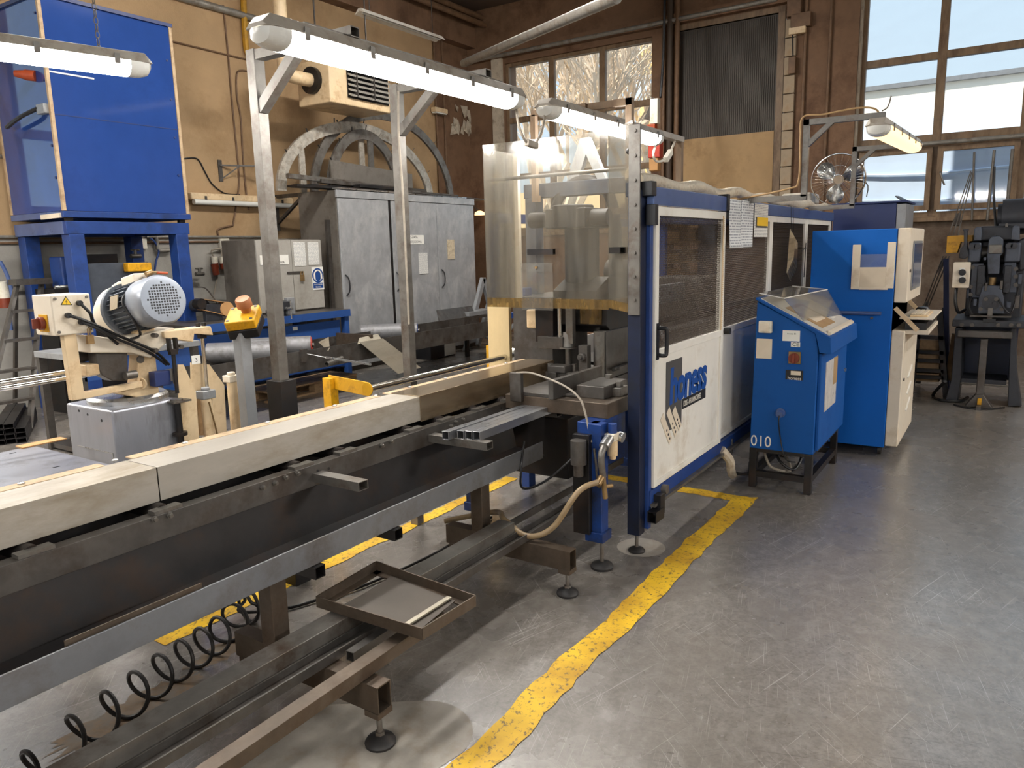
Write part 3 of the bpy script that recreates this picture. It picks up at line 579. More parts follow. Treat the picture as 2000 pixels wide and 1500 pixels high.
# yellow guard rail behind the conveyor
gr = thing('guard_rail', (3.4, 3.0, 0), 'low guard rail of bright tube with yellow flat-bar ends behind the conveyor', 'guard rail')
ga = pY(718, 765, 2.80); gb = pY(1030, 686, 2.80)
zg = 1.6-0.2525*2.80
B().tube([(ga.x, 2.80, zg), (gb.x-0.05, 2.80, zg), (gb.x, 2.82, zg), (gb.x+0.01, 2.88, zg), (gb.x, 2.95, zg)], 0.019, 14, smooth=5).obj('tube_rail', 'chrome', gr)
B().bar((ga.x, 2.80, zg), (ga.x+0.06, 3.15, zg+0.006), 0.008, 0.075).cyl((ga.x-0.004, 2.80, zg), (ga.x+0.004, 2.80, zg), 0.0375, 20).obj('end_bar', 'yellow_paint', gr, bevel=0.002)
B().box(ga.x+0.02, ga.x+0.075, 3.10, 3.16, 0, zg+0.03).obj('post', 'yellow_paint', gr)
B().bar((gb.x, 2.93, zg), (gb.x+0.02, 3.12, zg), 0.008, 0.06).obj('end_bar', 'yellow_paint', gr, bevel=0.002)
B().box(gb.x-0.02, gb.x+0.04, 3.09, 3.14, 0, zg+0.03).obj('post', 'yellow_paint', gr)
p = pZ(905, 802, 0.70); B().box(3.0, 3.22, 2.40, 2.48, 0.668, 0.72).obj('yellow_block', 'yellow_paint', label='yellow steel piece glimpsed under the polished cover', cat='steel block')

# ------------------------------------------------------------------ punch press at the end of the conveyor
pp = thing('punch_press', (4.2, 2.35, 0), 'dark punching machine with blue legs and die set behind the clear guard', 'machine')
B().box(3.33, 3.78, 1.635, 2.25, 0.752, 0.83).obj('table_plate', 'steel_rusty', pp, bevel=0.004)
B().box(3.40, 3.64, 1.85, 2.22, 0.832, 0.845).obj('feed_plate', 'steel_dark', pp, bevel=0.003)
B().box(3.42, 3.70, 1.70, 1.86, 0.83, 0.895).obj('clamp_block', 'steel_dark', pp, bevel=0.004)
B().box(3.52, 3.62, 1.655, 1.72, 0.83, 0.875).cyl((3.57, 1.685, 0.875), (3.57, 1.685, 0.905), 0.022, 6).obj('stop_block', 'steel_raw', pp, bevel=0.003)
B().cyl((3.68, 1.80, 0.895), (3.68, 1.80, 0.915), 0.02, 6).obj('nut', 'steel_raw', pp)
B().box(3.30, 3.33, 2.13, 2.20, 0.80, 0.955).box(3.30, 3.86, 1.93, 1.96, 0.83, 0.93).box(3.33, 3.86, 1.96, 2.2, 0.83, 0.85).obj('fence_plate', 'steel_dark', pp, bevel=0.003)
# C frame of the press
B().box(4.12, 4.62, 2.02, 2.70, 0.70, 0.80).obj('bolster', 'steel_dark', pp, bevel=0.005)
B().prism([(4.12, 1.13), (4.12, 1.28), (4.62, 1.28), (4.62, 1.08), (4.2, 1.08)], 2.03, 2.42, 'y').obj('head_front', 'steel_black', pp, bevel=0.006)
B().box(4.14, 4.62, 2.42, 2.72, 0.80, 1.30).obj('frame_cheek', 'steel_dark', pp, bevel=0.006)
B().box(4.08, 4.16, 2.50, 2.58, 1.10, 1.22).obj('pad', 'cream_paint', pp, bevel=0.01)
B().box(4.06, 4.14, 2.37, 2.50, 1.02, 1.30).obj('slide_plate', 'steel_black', pp, bevel=0.003)
B().box(4.02, 4.12, 2.28, 2.46, 0.985, 1.06).obj('stripper_block', 'steel_dark', pp, bevel=0.003)
B().cyl((4.07, 2.27, 0.86), (4.07, 2.27, 1.00), 0.018, 14).cyl((4.07, 2.27, 1.00), (4.07, 2.27, 1.09), 0.045, 18, r1=0.03).cyl((4.07, 2.27, 0.99), (4.07, 2.27, 0.998), 0.06, 18).obj('punch', 'steel_raw', pp)
B().cyl((4.06, 2.32, 1.05), (4.06, 2.32, 1.30), 0.015, 12).obj('guide_pin', 'chrome', pp)
B().box(4.04, 4.08, 2.22, 2.27, 1.02, 1.24).obj('pin_bracket', 'steel_raw', pp, bevel=0.003)
B().box(4.10, 4.45, 2.02, 2.10, 0.80, 1.10).box(4.14, 4.30, 2.10, 2.12, 0.84, 1.06).obj('column', 'steel_dark', pp, bevel=0.008)
B().cyl((4.08, 2.06, 0.80), (4.08, 2.06, 1.10), 0.034, 16).obj('column_round', 'steel_raw', pp)
B().box(4.00, 4.05, 2.10, 2.16, 0.86, 1.02).cyl((4.0, 2.13, 0.95), (3.97, 2.13, 0.95), 0.024, 16).cyl((3.97, 2.13, 0.95), (3.955, 2.13, 0.95), 0.012, 8).obj('adjuster', 'steel_dark', pp, bevel=0.003)
B().box(3.92, 4.12, 2.12, 2.48, 0.80, 0.86).box(3.90, 4.0, 2.20, 2.32, 0.86, 0.90).obj('die_block', 'steel_dark', pp, bevel=0.004)
B().cyl((3.95, 2.33, 0.86), (3.95, 2.33, 0.905), 0.02, 6).cyl((4.02, 2.20, 0.86), (4.02, 2.20, 0.90), 0.016, 6).obj('die_bolt', 'steel_raw', pp)
B().box(3.90, 3.96, 2.26, 2.32, 0.74, 0.86).obj('die_shoe', 'steel_dark', pp, bevel=0.003)
B().box(4.2, 4.34, 1.98, 2.03, 0.85, 0.87).cyl((4.15, 2.0, 0.86), (4.40, 2.0, 0.86), 0.012, 10).obj('lock_handle', 'steel_dark', pp)
B().prism([(4.12, 1.28), (4.62, 1.28), (4.62, 1.40), (4.3, 1.42), (4.12, 1.34)], 2.10, 2.40, 'y').obj('head_cap', 'rubber_black', pp)
B().box(4.10, 4.117, 2.06, 2.20, 1.14, 1.24).obj('warning_plate', 'acrylic_stain', pp)
# upper ram seen through the guard
B().cyl((4.32, 2.30, 1.28), (4.32, 2.30, 1.72), 0.11, 22).obj('ram_body', 'rubber_black', pp)
B().cyl((4.20, 2.30, 1.72), (4.20, 2.30, 1.86), 0.13, 20).box(4.1, 4.44, 2.16, 2.44, 1.72, 1.84).obj('ram_head', 'rubber_black', pp, bevel=0.01)
B().cyl((4.2, 2.05, 1.78), (4.2, 2.16, 1.78), 0.05, 16).cyl((4.2, 2.44, 1.78), (4.2, 2.60, 1.78), 0.05, 16).obj('ram_pin', 'rubber_black', pp)
B().tube([(4.35, 2.52, 1.75), (4.38, 2.50, 1.92), (4.4, 2.36, 2.02), (4.42, 2.2, 1.98), (4.42, 2.12, 1.80), (4.42, 2.10, 1.45)], 0.036, 12, smooth=6).obj('air_hose', 'rubber_black', pp)
B().box(4.35, 4.45, 2.00, 2.75, 1.93, 2.02).box(4.35, 4.45, 2.66, 2.74, 1.3, 1.93).obj('head_frame', 'press_blue', pp, bevel=0.004)
B().prism([(2.44, 2.02), (2.34, 2.28), (2.28, 2.28), (2.16, 2.02), (2.22, 2.02), (2.30, 2.18), (2.36, 2.02)], 4.38, 4.42, 'x').obj('head_bracket', 'grey_paint', pp)
B().cyl((4.0, 1.85, 2.03), (4.0, 2.72, 2.03), 0.011, 10).obj('cross_rod', 'steel_raw', pp)
B().rtube((3.80, 1.70, 2.02), (4.35, 2.0, 2.02), 0.03, 0.05, 0.003).obj('stay', 'cream_paint', pp)
# legs
def blue_leg(x, y, w, z1, label=None):
    lg = B().box(x-w/2, x+w/2, y-w/2, y+w/2, 0.185, z1).obj('leg', 'blue_leg', pp, bevel=0.004)
    B().box(x-0.05, x+0.05, y-0.05, y+0.05, 0.15, 0.20).cyl((x+0.0, y-0.02, 0.20), (x, y-0.02, 0.225), 0.019, 6).obj('foot_bracket', 'blue_leg', lg, bevel=0.003)
    B().cyl((x, y-0.02, 0.03), (x, y-0.02, 0.20), 0.010, 12).obj('threaded_rod', 'steel_raw', lg)
    B().lathe([(0.056, 0), (0.058, 0.012), (0.05, 0.024), (0.024, 0.034), (1e-6, 0.036)], (x, y-0.02, 0), (0,0,1), 24).obj('foot_pad', 'rubber_black', lg)
blue_leg(3.24, 1.645, 0.075, 0.752)
B().box(3.17, 3.205, 1.66, 1.75, 0.19, 0.70).obj('leg_plate', 'steel_black', pp, bevel=0.003)
B().box(3.22, 3.55, 1.64, 1.75, 0.60, 0.752).obj('table_bracket', 'blue_leg', pp, bevel=0.004)
blue_leg(3.30, 2.45, 0.08, 0.66); blue_leg(4.55, 2.65, 0.08, 0.70); blue_leg(4.55, 2.05, 0.08, 0.70)
B().box(3.2, 4.6, 2.38, 2.46, 0.58, 0.68).box(3.2, 4.6, 2.62, 2.70, 0.30, 0.36).obj('base_frame', 'blue_machine', pp)
B().box(3.75, 4.15, 2.1, 2.6, 0.25, 0.62).obj('chip_bin', 'steel_black', pp, bevel=0.01)
# pneumatics on the leg
B().cyl((3.14, 1.70, 0.56), (3.14, 1.70, 0.68), 0.04, 12).cyl((3.14, 1.70, 0.50), (3.14, 1.70, 0.56), 0.025, 12).obj('valve', 'steel_dark', pp)
B().tube([(3.17, 1.63, 0.64), (3.17, 1.62, 0.56), (3.17, 1.615, 0.50), (3.185, 1.61, 0.44)], 0.006, 10, smooth=4).obj('fitting', 'steel_dark', pp)
fu = pY(1193, 868, 1.58)
fx, fz = fu.x, fu.z
B().cyl((fx+0.02, 1.58, fz+0.055), (fx+0.02, 1.58, fz+0.10), 0.022, 16).obj('regulator_knob', 'blue_machine', pp)
B().box(fx-0.015, fx+0.055, 1.555, 1.61, fz+0.015, fz+0.055).obj('regulator_body', 'cream_light', pp, bevel=0.006)
B().cyl((fx+0.06, 1.565, fz+0.03), (fx+0.06, 1.54, fz+0.025), 0.026, 18).obj('gauge', 'steel_bright', pp)
B().cyl((fx+0.02, 1.58, fz-0.06), (fx+0.02, 1.58, fz+0.015), 0.026, 14).cyl((fx+0.02, 1.58, fz-0.078), (fx+0.02, 1.58, fz-0.06), 0.016, 14).obj('filter_bowl', 'cream_paint', pp)
B().cyl((fx-0.075, 1.58, fz+0.005), (fx-0.02, 1.58, fz+0.035), 0.026, 16).obj('coupling', 'steel_bright', pp)
B().tube([(fx-0.07, 1.58, fz+0.008), (fx-0.10, 1.58, fz-0.02), (fx-0.105, 1.58, fz-0.06), (fx-0.095, 1.575, fz-0.14)], 0.017, 12, smooth=5).obj('elbow_pipe', 'steel_raw', pp)
B().cyl((fx-0.095, 1.575, fz-0.14), (fx-0.08, 1.57, fz-0.25), 0.013, 12).cyl((fx-0.085, 1.57, fz-0.19), (fx-0.04, 1.555, fz-0.195), 0.010, 10).obj('brass_tee', 'brass', pp)
B().cyl((fx-0.145, 1.58, fz-0.165), (fx-0.105, 1.578, fz-0.14), 0.017, 14).obj('hose_clip', 'brass', pp)
hs = [(fx-0.13, 1.58, fz-0.155), pY(1130, 960, 1.62), pY(1080, 1030, 1.72), pY(1030, 1047, 1.84), pY(985, 1015, 2.0), pY(967, 1000, 2.15), (2.95, 2.4, 0.2)]
B().tube(hs, 0.014, 12, smooth=8).obj('hose', 'hose_clear', label='translucent brown air hose sagging from the blue press leg to the conveyor post', cat='hose')
B().tube([(3.31, 2.16, 0.955), (3.30, 2.05, 0.96), (3.27, 1.86, 0.92), (3.24, 1.75, 0.87), (3.23, 1.71, 0.80), (3.20, 1.66, 0.66)], 0.0055, 8, smooth=6).obj('conduit', 'cable_grey', pp)
B().tube([(3.15, 1.72, 0.60), (3.08, 1.85, 0.47), (3.1, 2.0, 0.40), (3.16, 2.05, 0.47), (3.2, 2.05, 0.62)], 0.006, 8, smooth=6).obj('hose_loop', 'cable_black', pp)
B().tube([(4.3, 1.95, 0.98), (4.45, 1.86, 0.93), (4.62, 1.85, 0.94), (4.8, 1.95, 1.02)], 0.026, 10, smooth=6).obj('corrugated_hose', 'rubber_black', pp)
B().tube([(4.2, 2.0, 1.24), (4.3, 1.93, 1.20), (4.35, 1.9, 1.08), (4.3, 1.95, 1.02)], 0.008, 8, smooth=6).obj('cable', 'cable_black', pp)

# ------------------------------------------------------------------ clear guard round the press head
cg = thing('press_guard', (3.75, 2.2, 1.26), 'scratched clear plastic guard box hanging around the press head', 'machine guard')
GX = 3.75; gl, gr_ = 2.645, 1.835; g0, g1 = 1.262, 2.205
hx, hy = 3.478, 1.575
def pane(name, a, b_, z0, z1, mat): 
    a = Vector((*a, 0)); b_ = Vector((*b_, 0)); d = (b_-a).normalized(); n_ = Vector((0,0,1)).cross(d)*0.0025
    bb = B(); bb.add([(p.x+k*n_.x, p.y+k*n_.y, z) for p in (a, b_) for z in (z0, z1) for k in (-1, 1)], [(0,1,3,2),(4,6,7,5),(0,4,5,1),(2,3,7,6),(0,2,6,4),(1,5,7,3)]); return bb.obj(name, mat, cg)
pane('front_pane', (GX, gl), (GX, gr_), g0+0.055, g1, 'acrylic'); pane('front_pane_foot', (GX, gl), (GX, gr_), g0, g0+0.055, 'acrylic_stain')
pane('side_pane', (GX, gr_), (hx, hy), g0+0.055, g1-0.01, 'acrylic'); pane('side_pane_foot', (GX, gr_), (hx, hy), g0+0.01, g0+0.055, 'acrylic_stain')
pane('left_pane', (GX, gl), (4.08, gl), g0+0.01, g1-0.02, 'acrylic')
B().box(4.07, 4.10, gl-0.03, gl+0.01, g0+0.01, g1-0.02).obj('back_strip', 'cream_light', bpy.data.objects['left_pane'])
B().box(hx-0.008, hx+0.004, hy-0.045, hy+0.015, g0+0.0, g1-0.03).obj('hinge_strip', 'steel_raw', cg, bevel=0.002)
hst = bpy.data.objects['hinge_strip']
s0 = B().cyl((hx-0.008, hy-0.018, g1-0.06), (hx-0.014, hy-0.018, g1-0.06), 0.009, 10).obj('screw', 'steel_raw', hst)
for i in range(1, 8): dup(s0, (hx-0.011, hy-0.018, g1-0.06-i*0.115))
B().cyl((hx+0.05, hy+0.04, 2.06), (hx+0.03, hy+0.02, 2.06), 0.016, 14).obj('rubber_bumper', 'rubber_black', cg)
hp = pX(1057, 492, GX-0.02)
B().rtube((GX-0.02, hp.y+0.085, hp.z), (GX-0.02, hp.y-0.085, hp.z), 0.03, 0.032, 0.004).obj('handle', 'steel_black', bpy.data.objects['front_pane'])
h2 = Vector((3.63, 1.72, hp.z)); dh = Vector((hx-GX, hy-gr_, 0)).normalized(); nh = Vector((0,0,1)).cross(dh)*-0.02
B().rtube(h2+nh-dh*0.05, h2+nh+dh*0.13, 0.03, 0.032, 0.004).obj('handle', 'steel_black', bpy.data.objects['side_pane'])
B().prism([(2.39, g0-0.012), (2.39, 1.49), (2.37, 1.52), (2.20, 1.52), (2.18, 1.49), (2.18, g0-0.012)], GX-0.012, GX-0.009, 'x').obj('flap', 'acrylic_lid', cg); flp = bpy.data.objects['flap']
B().box(GX-0.014, GX-0.009, 2.18, 2.39, 1.47, 1.52).obj('flap_hinge', 'acrylic_lid', flp)
B().cyl((GX-0.014, 2.285, 1.495), (GX-0.022, 2.285, 1.495), 0.008, 10).obj('flap_screw', 'brass', flp)
B().box(4.15, 4.18, 2.76, 2.93, 0.3, 1.27).obj('plywood_panel', 'plywood', label='pale plywood board standing upright left of the punch press', cat='board')
B().box(4.17, 4.25, 2.64, 2.70, 0.0, 1.35).obj('leg', 'blue_machine', pp)
# ------------------------------------------------------------------ blue safety fence with sliding mesh doors
FY = 1.56
fe = thing('safety_fence', (5.8, FY, 0), 'blue framed machine fence with white sliding doors and expanded mesh windows', 'machine fence')
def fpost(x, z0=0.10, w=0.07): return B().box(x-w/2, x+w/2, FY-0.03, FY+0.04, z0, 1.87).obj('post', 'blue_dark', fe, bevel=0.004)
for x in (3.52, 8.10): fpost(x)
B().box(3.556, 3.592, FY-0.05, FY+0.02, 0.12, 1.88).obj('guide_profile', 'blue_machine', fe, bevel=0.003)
for x in (3.52, 8.10):
    B().cyl((x, FY, 0.02), (x, FY, 0.12), 0.010, 12).obj('threaded_rod', 'steel_raw', fe)
    B().lathe([(0.044, 0), (0.045, 0.008), (0.036, 0.018), (0.016, 0.026), (1e-6, 0.028)], (x, FY, 0.001), (0,0,1), 22).obj('foot_pad', 'rubber_black', fe)
B().box(3.54, 4.70, FY-0.075, FY-0.035, 1.80, 1.885).obj('top_rail', 'blue_rail', fe, bevel=0.004)
B().box(4.70, 8.14, FY-0.045, FY-0.01, 1.80, 1.880).obj('top_rail', 'blue_rail', fe, bevel=0.004)
B().box(3.50, 3.56, FY-0.08, FY+0.06, 1.84, 1.91).obj('end_cap', 'plastic_black', fe, bevel=0.004); B().box(4.66, 4.70, FY-0.085, FY-0.02, 1.80, 1.90).obj('end_cap', 'plastic_black', fe, bevel=0.004)
B().box(3.52, 3.56, FY-0.09, FY-0.04, 1.70, 1.80).obj('hanger_bracket', 'plastic_black', fe, bevel=0.003)
B().box(3.56, 8.1, FY+0.04, FY+0.075, 1.72, 1.80).obj('inner_rail', 'blue_machine', fe, bevel=0.004)
B().box(3.56, 8.1, FY-0.06, FY+0.0, 0.245, 0.33).obj('bottom_rail', 'blue_machine', fe, bevel=0.004)
B().box(3.56, 8.1, FY-0.085, FY-0.06, 0.245, 0.262).obj('bottom_track', 'steel_raw', fe)
def mesh_screen(name, x0, x1, z0, z1, y, cell_x=0.016, cell_z=0.024, w=0.0028, par=None):
    """expanded metal: thin slanted strands both ways"""
    b = B(); H_ = z1-z0; W_ = x1-x0; sl = cell_z/cell_x
    def strand(c, sgn):
        # line x = c + sgn*(z-z0)/sl, clipped to the opening
        pts = []
        za = max(z0, z0 + min((x0-c)*sl*sgn, (x1-c)*sl*sgn)); zb = min(z1, z0 + max((x0-c)*sl*sgn, (x1-c)*sl*sgn))
        if zb-za < 0.004: return
        xa = c+sgn*(za-z0)/sl; xb = c+sgn*(zb-z0)/sl
        d = Vector((xb-xa, 0, zb-za)).normalized(); p = Vector((-d.z, 0, d.x))*w/2
        a = Vector((xa, y, za)); e = Vector((xb, y, zb)); t = Vector((0, 0.0008*sgn, 0))
        b.add([a-p-t, a+p-t, e+p-t, e-p-t, a-p+t, a+p+t, e+p+t, e-p+t], [(0,1,2,3),(7,6,5,4),(0,3,7,4),(1,5,6,2)])
    n = int((W_+H_/sl)/cell_x)+2
    for i in range(-int(H_/sl/cell_x)-1, int(W_/cell_x)+2): strand(x0+i*cell_x, 1)
    for i in range(0, n): strand(x0+i*cell_x, -1)
    return b.obj(name, 'mesh_brown', par or fe, kind='stuff')
M('mesh_brown', (74,62,50), 0.5, 0.3, var=0.15, scale=5)
def door(x0, x1, y, zb, zt, zm, trim=0.045, lower='white_panel', cell=0.016, w=0.0028):
    d = B()
    for (a, b_) in ((x0, x0+trim), (x1-trim, x1)): d.box(a, b_, y-0.016, y+0.016, zb, zt)
    d.box(x0+trim, x1-trim, y-0.0155, y+0.0155, zt-trim, zt); d.box(x0+trim, x1-trim, y-0.0155, y+0.0155, zm-0.04, zm); d.box(x0+trim, x1-trim, y-0.0155, y+0.0155, zb, zb+0.03)
    o = d.obj('sliding_door', 'white_panel', fe, bevel=0.002)
    B().box(x0+trim, x1-trim, y-0.006, y+0.002, zb+0.03, zm-0.04).obj('door_panel', lower, o)
    mesh_screen('mesh_screen', x0+trim-0.004, x1-trim+0.004, zm-0.004, zt-trim+0.004, y, cell_x=cell, cell_z=cell*1.5, w=w, par=o)
    return o
DY = 1.515
d1 = door(3.60, 4.70, DY, 0.335, 1.795, 1.07, w=0.0024)
d2 = door(4.72, 5.86, DY+0.025, 0.335, 1.80, 1.07, w=0.0042)
d3 = door(5.88, 7.02, DY+0.03, 0.335, 1.80, 1.07, w=0.006)
d4 = door(7.04, 8.08, DY+0.03, 0.335, 1.80, 1.07, w=0.0062)
ct = B().box(4.652, 4.664, DY-0.022, DY-0.016, 1.08, 1.085).obj('rack_tooth', 'cream_paint', d1)
for i in range(1, 58): dup(ct, (4.658, DY-0.019, 1.0825+i*0.0118))
B().box(4.64, 4.652, DY-0.02, DY-0.016, 1.07, 1.77).obj('rack_strip', 'cream_paint', d1)
B().tube([(3.63, DY-0.016, 1.185), (3.63, DY-0.055, 1.185), (3.64, DY-0.062, 1.17), (3.64, DY-0.062, 1.06), (3.63, DY-0.055, 1.045), (3.63, DY-0.016, 1.045)], 0.011, 10, smooth=3).box(3.615, 3.645, DY-0.02, DY-0.016, 1.02, 1.21).obj('pull_handle', 'plastic_black', d1)
B().cyl((4.80, DY+0.008, 1.05), (4.80, DY-0.03, 1.05), 0.022, 14).obj('door_buffer', 'rubber_black', d2)
B().box(3.60, 3.66, FY-0.10, FY-0.05, 0.19, 0.30).rtube((3.53, FY-0.08, 0.20), (3.64, FY-0.08, 0.20), 0.05, 0.06, 0.004).obj('roller_bracket', 'plastic_black', fe)
B().cyl((3.72, FY-0.06, 0.30), (3.72, FY-0.09, 0.30), 0.026, 14).obj('guide_wheel', 'steel_raw', fe)
# inner fence wall at the far side, mesh and rails
for x in (4.75, 8.10): B().box(x-0.035, x+0.035, 3.25, 3.32, 0.0, 1.87).obj('post', 'blue_machine', fe)
B().box(4.72, 8.12, 3.25, 3.29, 1.80, 1.87).box(4.72, 8.12, 3.25, 3.29, 1.07, 1.11).obj('rear_rail', 'blue_machine', fe)
B().box(4.78, 8.07, 3.262, 3.274, 0.30, 0.80).obj('rear_panel', 'white_panel', fe)
# logo on the first door
LX = B()
fp = DY-0.007
def lp(u, v): return pY(u, v, fp)
a = lp(1302, 700); c = lp(1330, 828)
x0, x1 = lp(1300.5, 760).x, lp(1331.5, 760).x; z0, z1 = 0.60, 0.985
B().box(x0, x1, fp-0.0012, fp, z0, z1).obj('logo_block', 'logo_grey', d1)
t1 = text('logo_lettering', 'honess', 'logo_blue', d1, 0.27, (lp(1307, 745).x, fp-0.0016, 0.752), (1,0,0), (0,0,1), 0.0006, shear=0.10, spacing=0.86, stretch=1.0, offset=0.010, label='blue honess lettering')
_w = max(v.co.x for v in t1.data.vertices); _k = (lp(1380, 730).x-lp(1307, 745).x)/_w
for v in t1.data.vertices: v.co.x *= _k
xe = lp(1379, 700).x
B().box(x1+0.01, xe, fp-0.0012, fp, 0.682, 0.742).obj('logo_bar', 'ink_black', d1)
text('logo_caption', 'PONS - AFKANMACHINES', 'ink_white', d1, 0.046, (x1+0.025, fp-0.0016, 0.695), (1,0,0), (0,0,1), 0.0004, shear=0.15, spacing=0.95, stretch=(xe-x1-0.05)/0.62)
for i, (dx, dz, L_) in enumerate(((-0.055, 0.70, 0.20), (0.03, 0.72, 0.20), (0.115, 0.71, 0.16))):
    p = Vector((x0+dx, fp-0.001, dz)); e = p+Vector((0.13*L_/0.2, 0, -L_*0.82))
    B().bar(p, e, 0.0016, 0.05).obj('logo_part', 'paper_blank', d1)
    for k in range(3):
        q = p.lerp(e, 0.55+0.17*k); B().cyl((q.x, fp-0.0019, q.z), (q.x, fp-0.0022, q.z), 0.008, 10).obj('logo_dot', 'ink_black', d1)

# sheets of paper hung on the fence
def sheet(name, u0, v0, u1, v1, y, mat, label, cat='paper', sk=0.0, grp=None):
    a = pY(u0, v0, y); c = pY(u1, v1, y); w_ = c.x-a.x; n = 10
    q = []; f = []
    for i in range(n+1):
        for k in range(n+1):
            s_ = k/n; t = i/n
            q.append((a.x+w_*s_+sk*t, y-0.010*math.sin(s_*math.pi)*t-0.012*t, a.z+(c.z-a.z)*t))
    f = [(i*(n+1)+k, i*(n+1)+k+1, (i+1)*(n+1)+k+1, (i+1)*(n+1)+k) for i in range(n) for k in range(n)]
    b = B(); b.add(q, f); o = b.obj(name, mat, label=label, cat=cat, group=grp); md = o.modifiers.new('thickness', 'SOLIDIFY'); md.thickness = 0.0012; return o
PY_ = DY-0.03
sheet('instruction_sheet', 1424, 388, 1448, 484, PY_, 'sheet_print_large', 'long printed sheet hung nearest the sliding door on the fence', sk=0.0)
sheet('instruction_sheet', 1449, 391, 1470, 482, PY_-0.004, 'sheet_print_large', 'long printed sheet hung second from the sliding door on the fence', sk=-0.05)
ps = thing('safety_poster', pY(1484, 463, PY_), 'printed sheet with a yellow block hung on the fence', 'paper')
a = pY(1474, 397, PY_); c = pY(1498, 463, PY_)
B().box(a.x, c.x, PY_-0.002, PY_, c.z, a.z).obj('page', 'sheet_print', ps)
B().box(a.x+0.03, c.x-0.02, PY_-0.0028, PY_-0.002, c.z+0.28*(a.z-c.z), c.z+0.60*(a.z-c.z)).obj('dark_block', 'logo_grey', ps)
B().box(a.x+0.06, c.x, PY_-0.0036, PY_-0.0028, c.z+0.34*(a.z-c.z), c.z+0.60*(a.z-c.z)).obj('yellow_block', 'paper_yellow', ps)
# bundle of newspapers tied to the mesh
nb = thing('newspaper_bundle', pY(1545, 545, DY-0.03), 'yellowed bundle of papers hanging on wires from the fence top', 'papers')
np_ = pY(1545, 500, DY-0.03)
for i in range(6):
    o_ = B().slab([(np_.x-0.03+0.004*i, DY-0.02-0.007*i, np_.z+0.21-0.015*i), (np_.x+0.05+0.004*i, DY-0.02-0.007*i, np_.z+0.15-0.01*i), (np_.x+0.03+0.006*i, DY-0.024-0.007*i, np_.z-0.20+0.02*i), (np_.x-0.10+0.006*i, DY-0.024-0.007*i, np_.z-0.13+0.02*i)], 0.007, (0,-1,0)).obj('sheet', 'newspaper', nb)
for dx in (-0.02, 0.05): B().tube([(np_.x+dx+0.02, DY-0.015, 1.88), (np_.x+dx, DY-0.03, np_.z+0.19)], 0.002, 6).obj('wire', 'cable_black', nb)
B().tube([(np_.x-0.08, DY-0.125, np_.z+0.04), (np_.x+0.09, DY-0.125, np_.z+0.06), (np_.x+0.09, DY-0.02, np_.z+0.06)], 0.003, 6).tube([(np_.x+0.09, DY-0.12, np_.z+0.10), (np_.x+0.07, DY-0.12, np_.z-0.17)], 0.003, 6).obj('wire_cradle', 'cable_black', nb)
# wrapped hose lying along the fence top
wp = [(3.55+0.26*i, FY+0.02+0.02*math.sin(i*1.7), 1.925+0.014*math.sin(i*2.3)) for i in range(18)]
B().tube(wp, 0.034, 10, smooth=4).obj('wrapped_hose', 'wrap_white', label='hose wrapped in dirty white film lying along the fence top', cat='hose')

# ------------------------------------------------------------------ machine bed inside the fence
mb = thing('machine_bed', (6.3, 2.4, 0), 'long machine bed with grey guide rail inside the mesh fence', 'machine')
B().box(4.75, 7.95, 1.86, 2.10, 0.56, 0.72).obj('front_beam', 'blue_machine', mb, bevel=0.006)
B().box(4.70, 7.9, 1.88, 1.96, 0.80, 0.84).box(4.70, 7.9, 1.98, 2.06, 0.74, 0.78).box(4.7, 7.9, 2.1, 2.2, 0.84, 0.90).obj('guide_rail', 'steel_dark', mb, bevel=0.004)
B().box(4.85, 6.9, 2.24, 2.30, 1.16, 1.30).obj('carriage_beam', 'grey_paint', mb, bevel=0.006)
bb = B().cyl((5.0, 2.24, 1.23), (5.0, 2.232, 1.23), 0.012, 10).obj('bolt', 'steel_dark', mb)
for i in range(1, 12): dup(bb, (5.0+i*0.165, 2.236, 1.23))
B().box(4.75, 7.95, 2.15, 2.70, 0.45, 0.80).obj('bed_body', 'steel_black', mb, bevel=0.01)
B().box(4.75, 7.95, 1.95, 2.05, 0.92, 1.02).box(4.75, 7.9, 2.1, 2.14, 1.04, 1.08).obj('upper_rail', 'steel_dark', mb)
for x in (5.0, 6.4, 7.8): B().box(x-0.05, x+0.05, 1.9, 2.7, 0.0, 0.5).obj('leg', 'blue_machine', mb)
B().box(5.02, 5.20, 2.2, 2.5, 0.90, 1.16).cyl((5.11, 2.2, 1.42), (5.11, 2.5, 1.42), 0.09, 20).box(5.03, 5.19, 2.22, 2.48, 1.16, 1.42).obj('carriage_motor', 'steel_black', mb, bevel=0.008)
B().box(6.0, 6.5, 2.1, 2.6, 0.80, 1.34).obj('drive_box', 'steel_dark', mb, bevel=0.01)
B().box(5.95, 6.15, 1.95, 2.0, 0.86, 0.98).obj('limit_box', 'cream_light', mb)
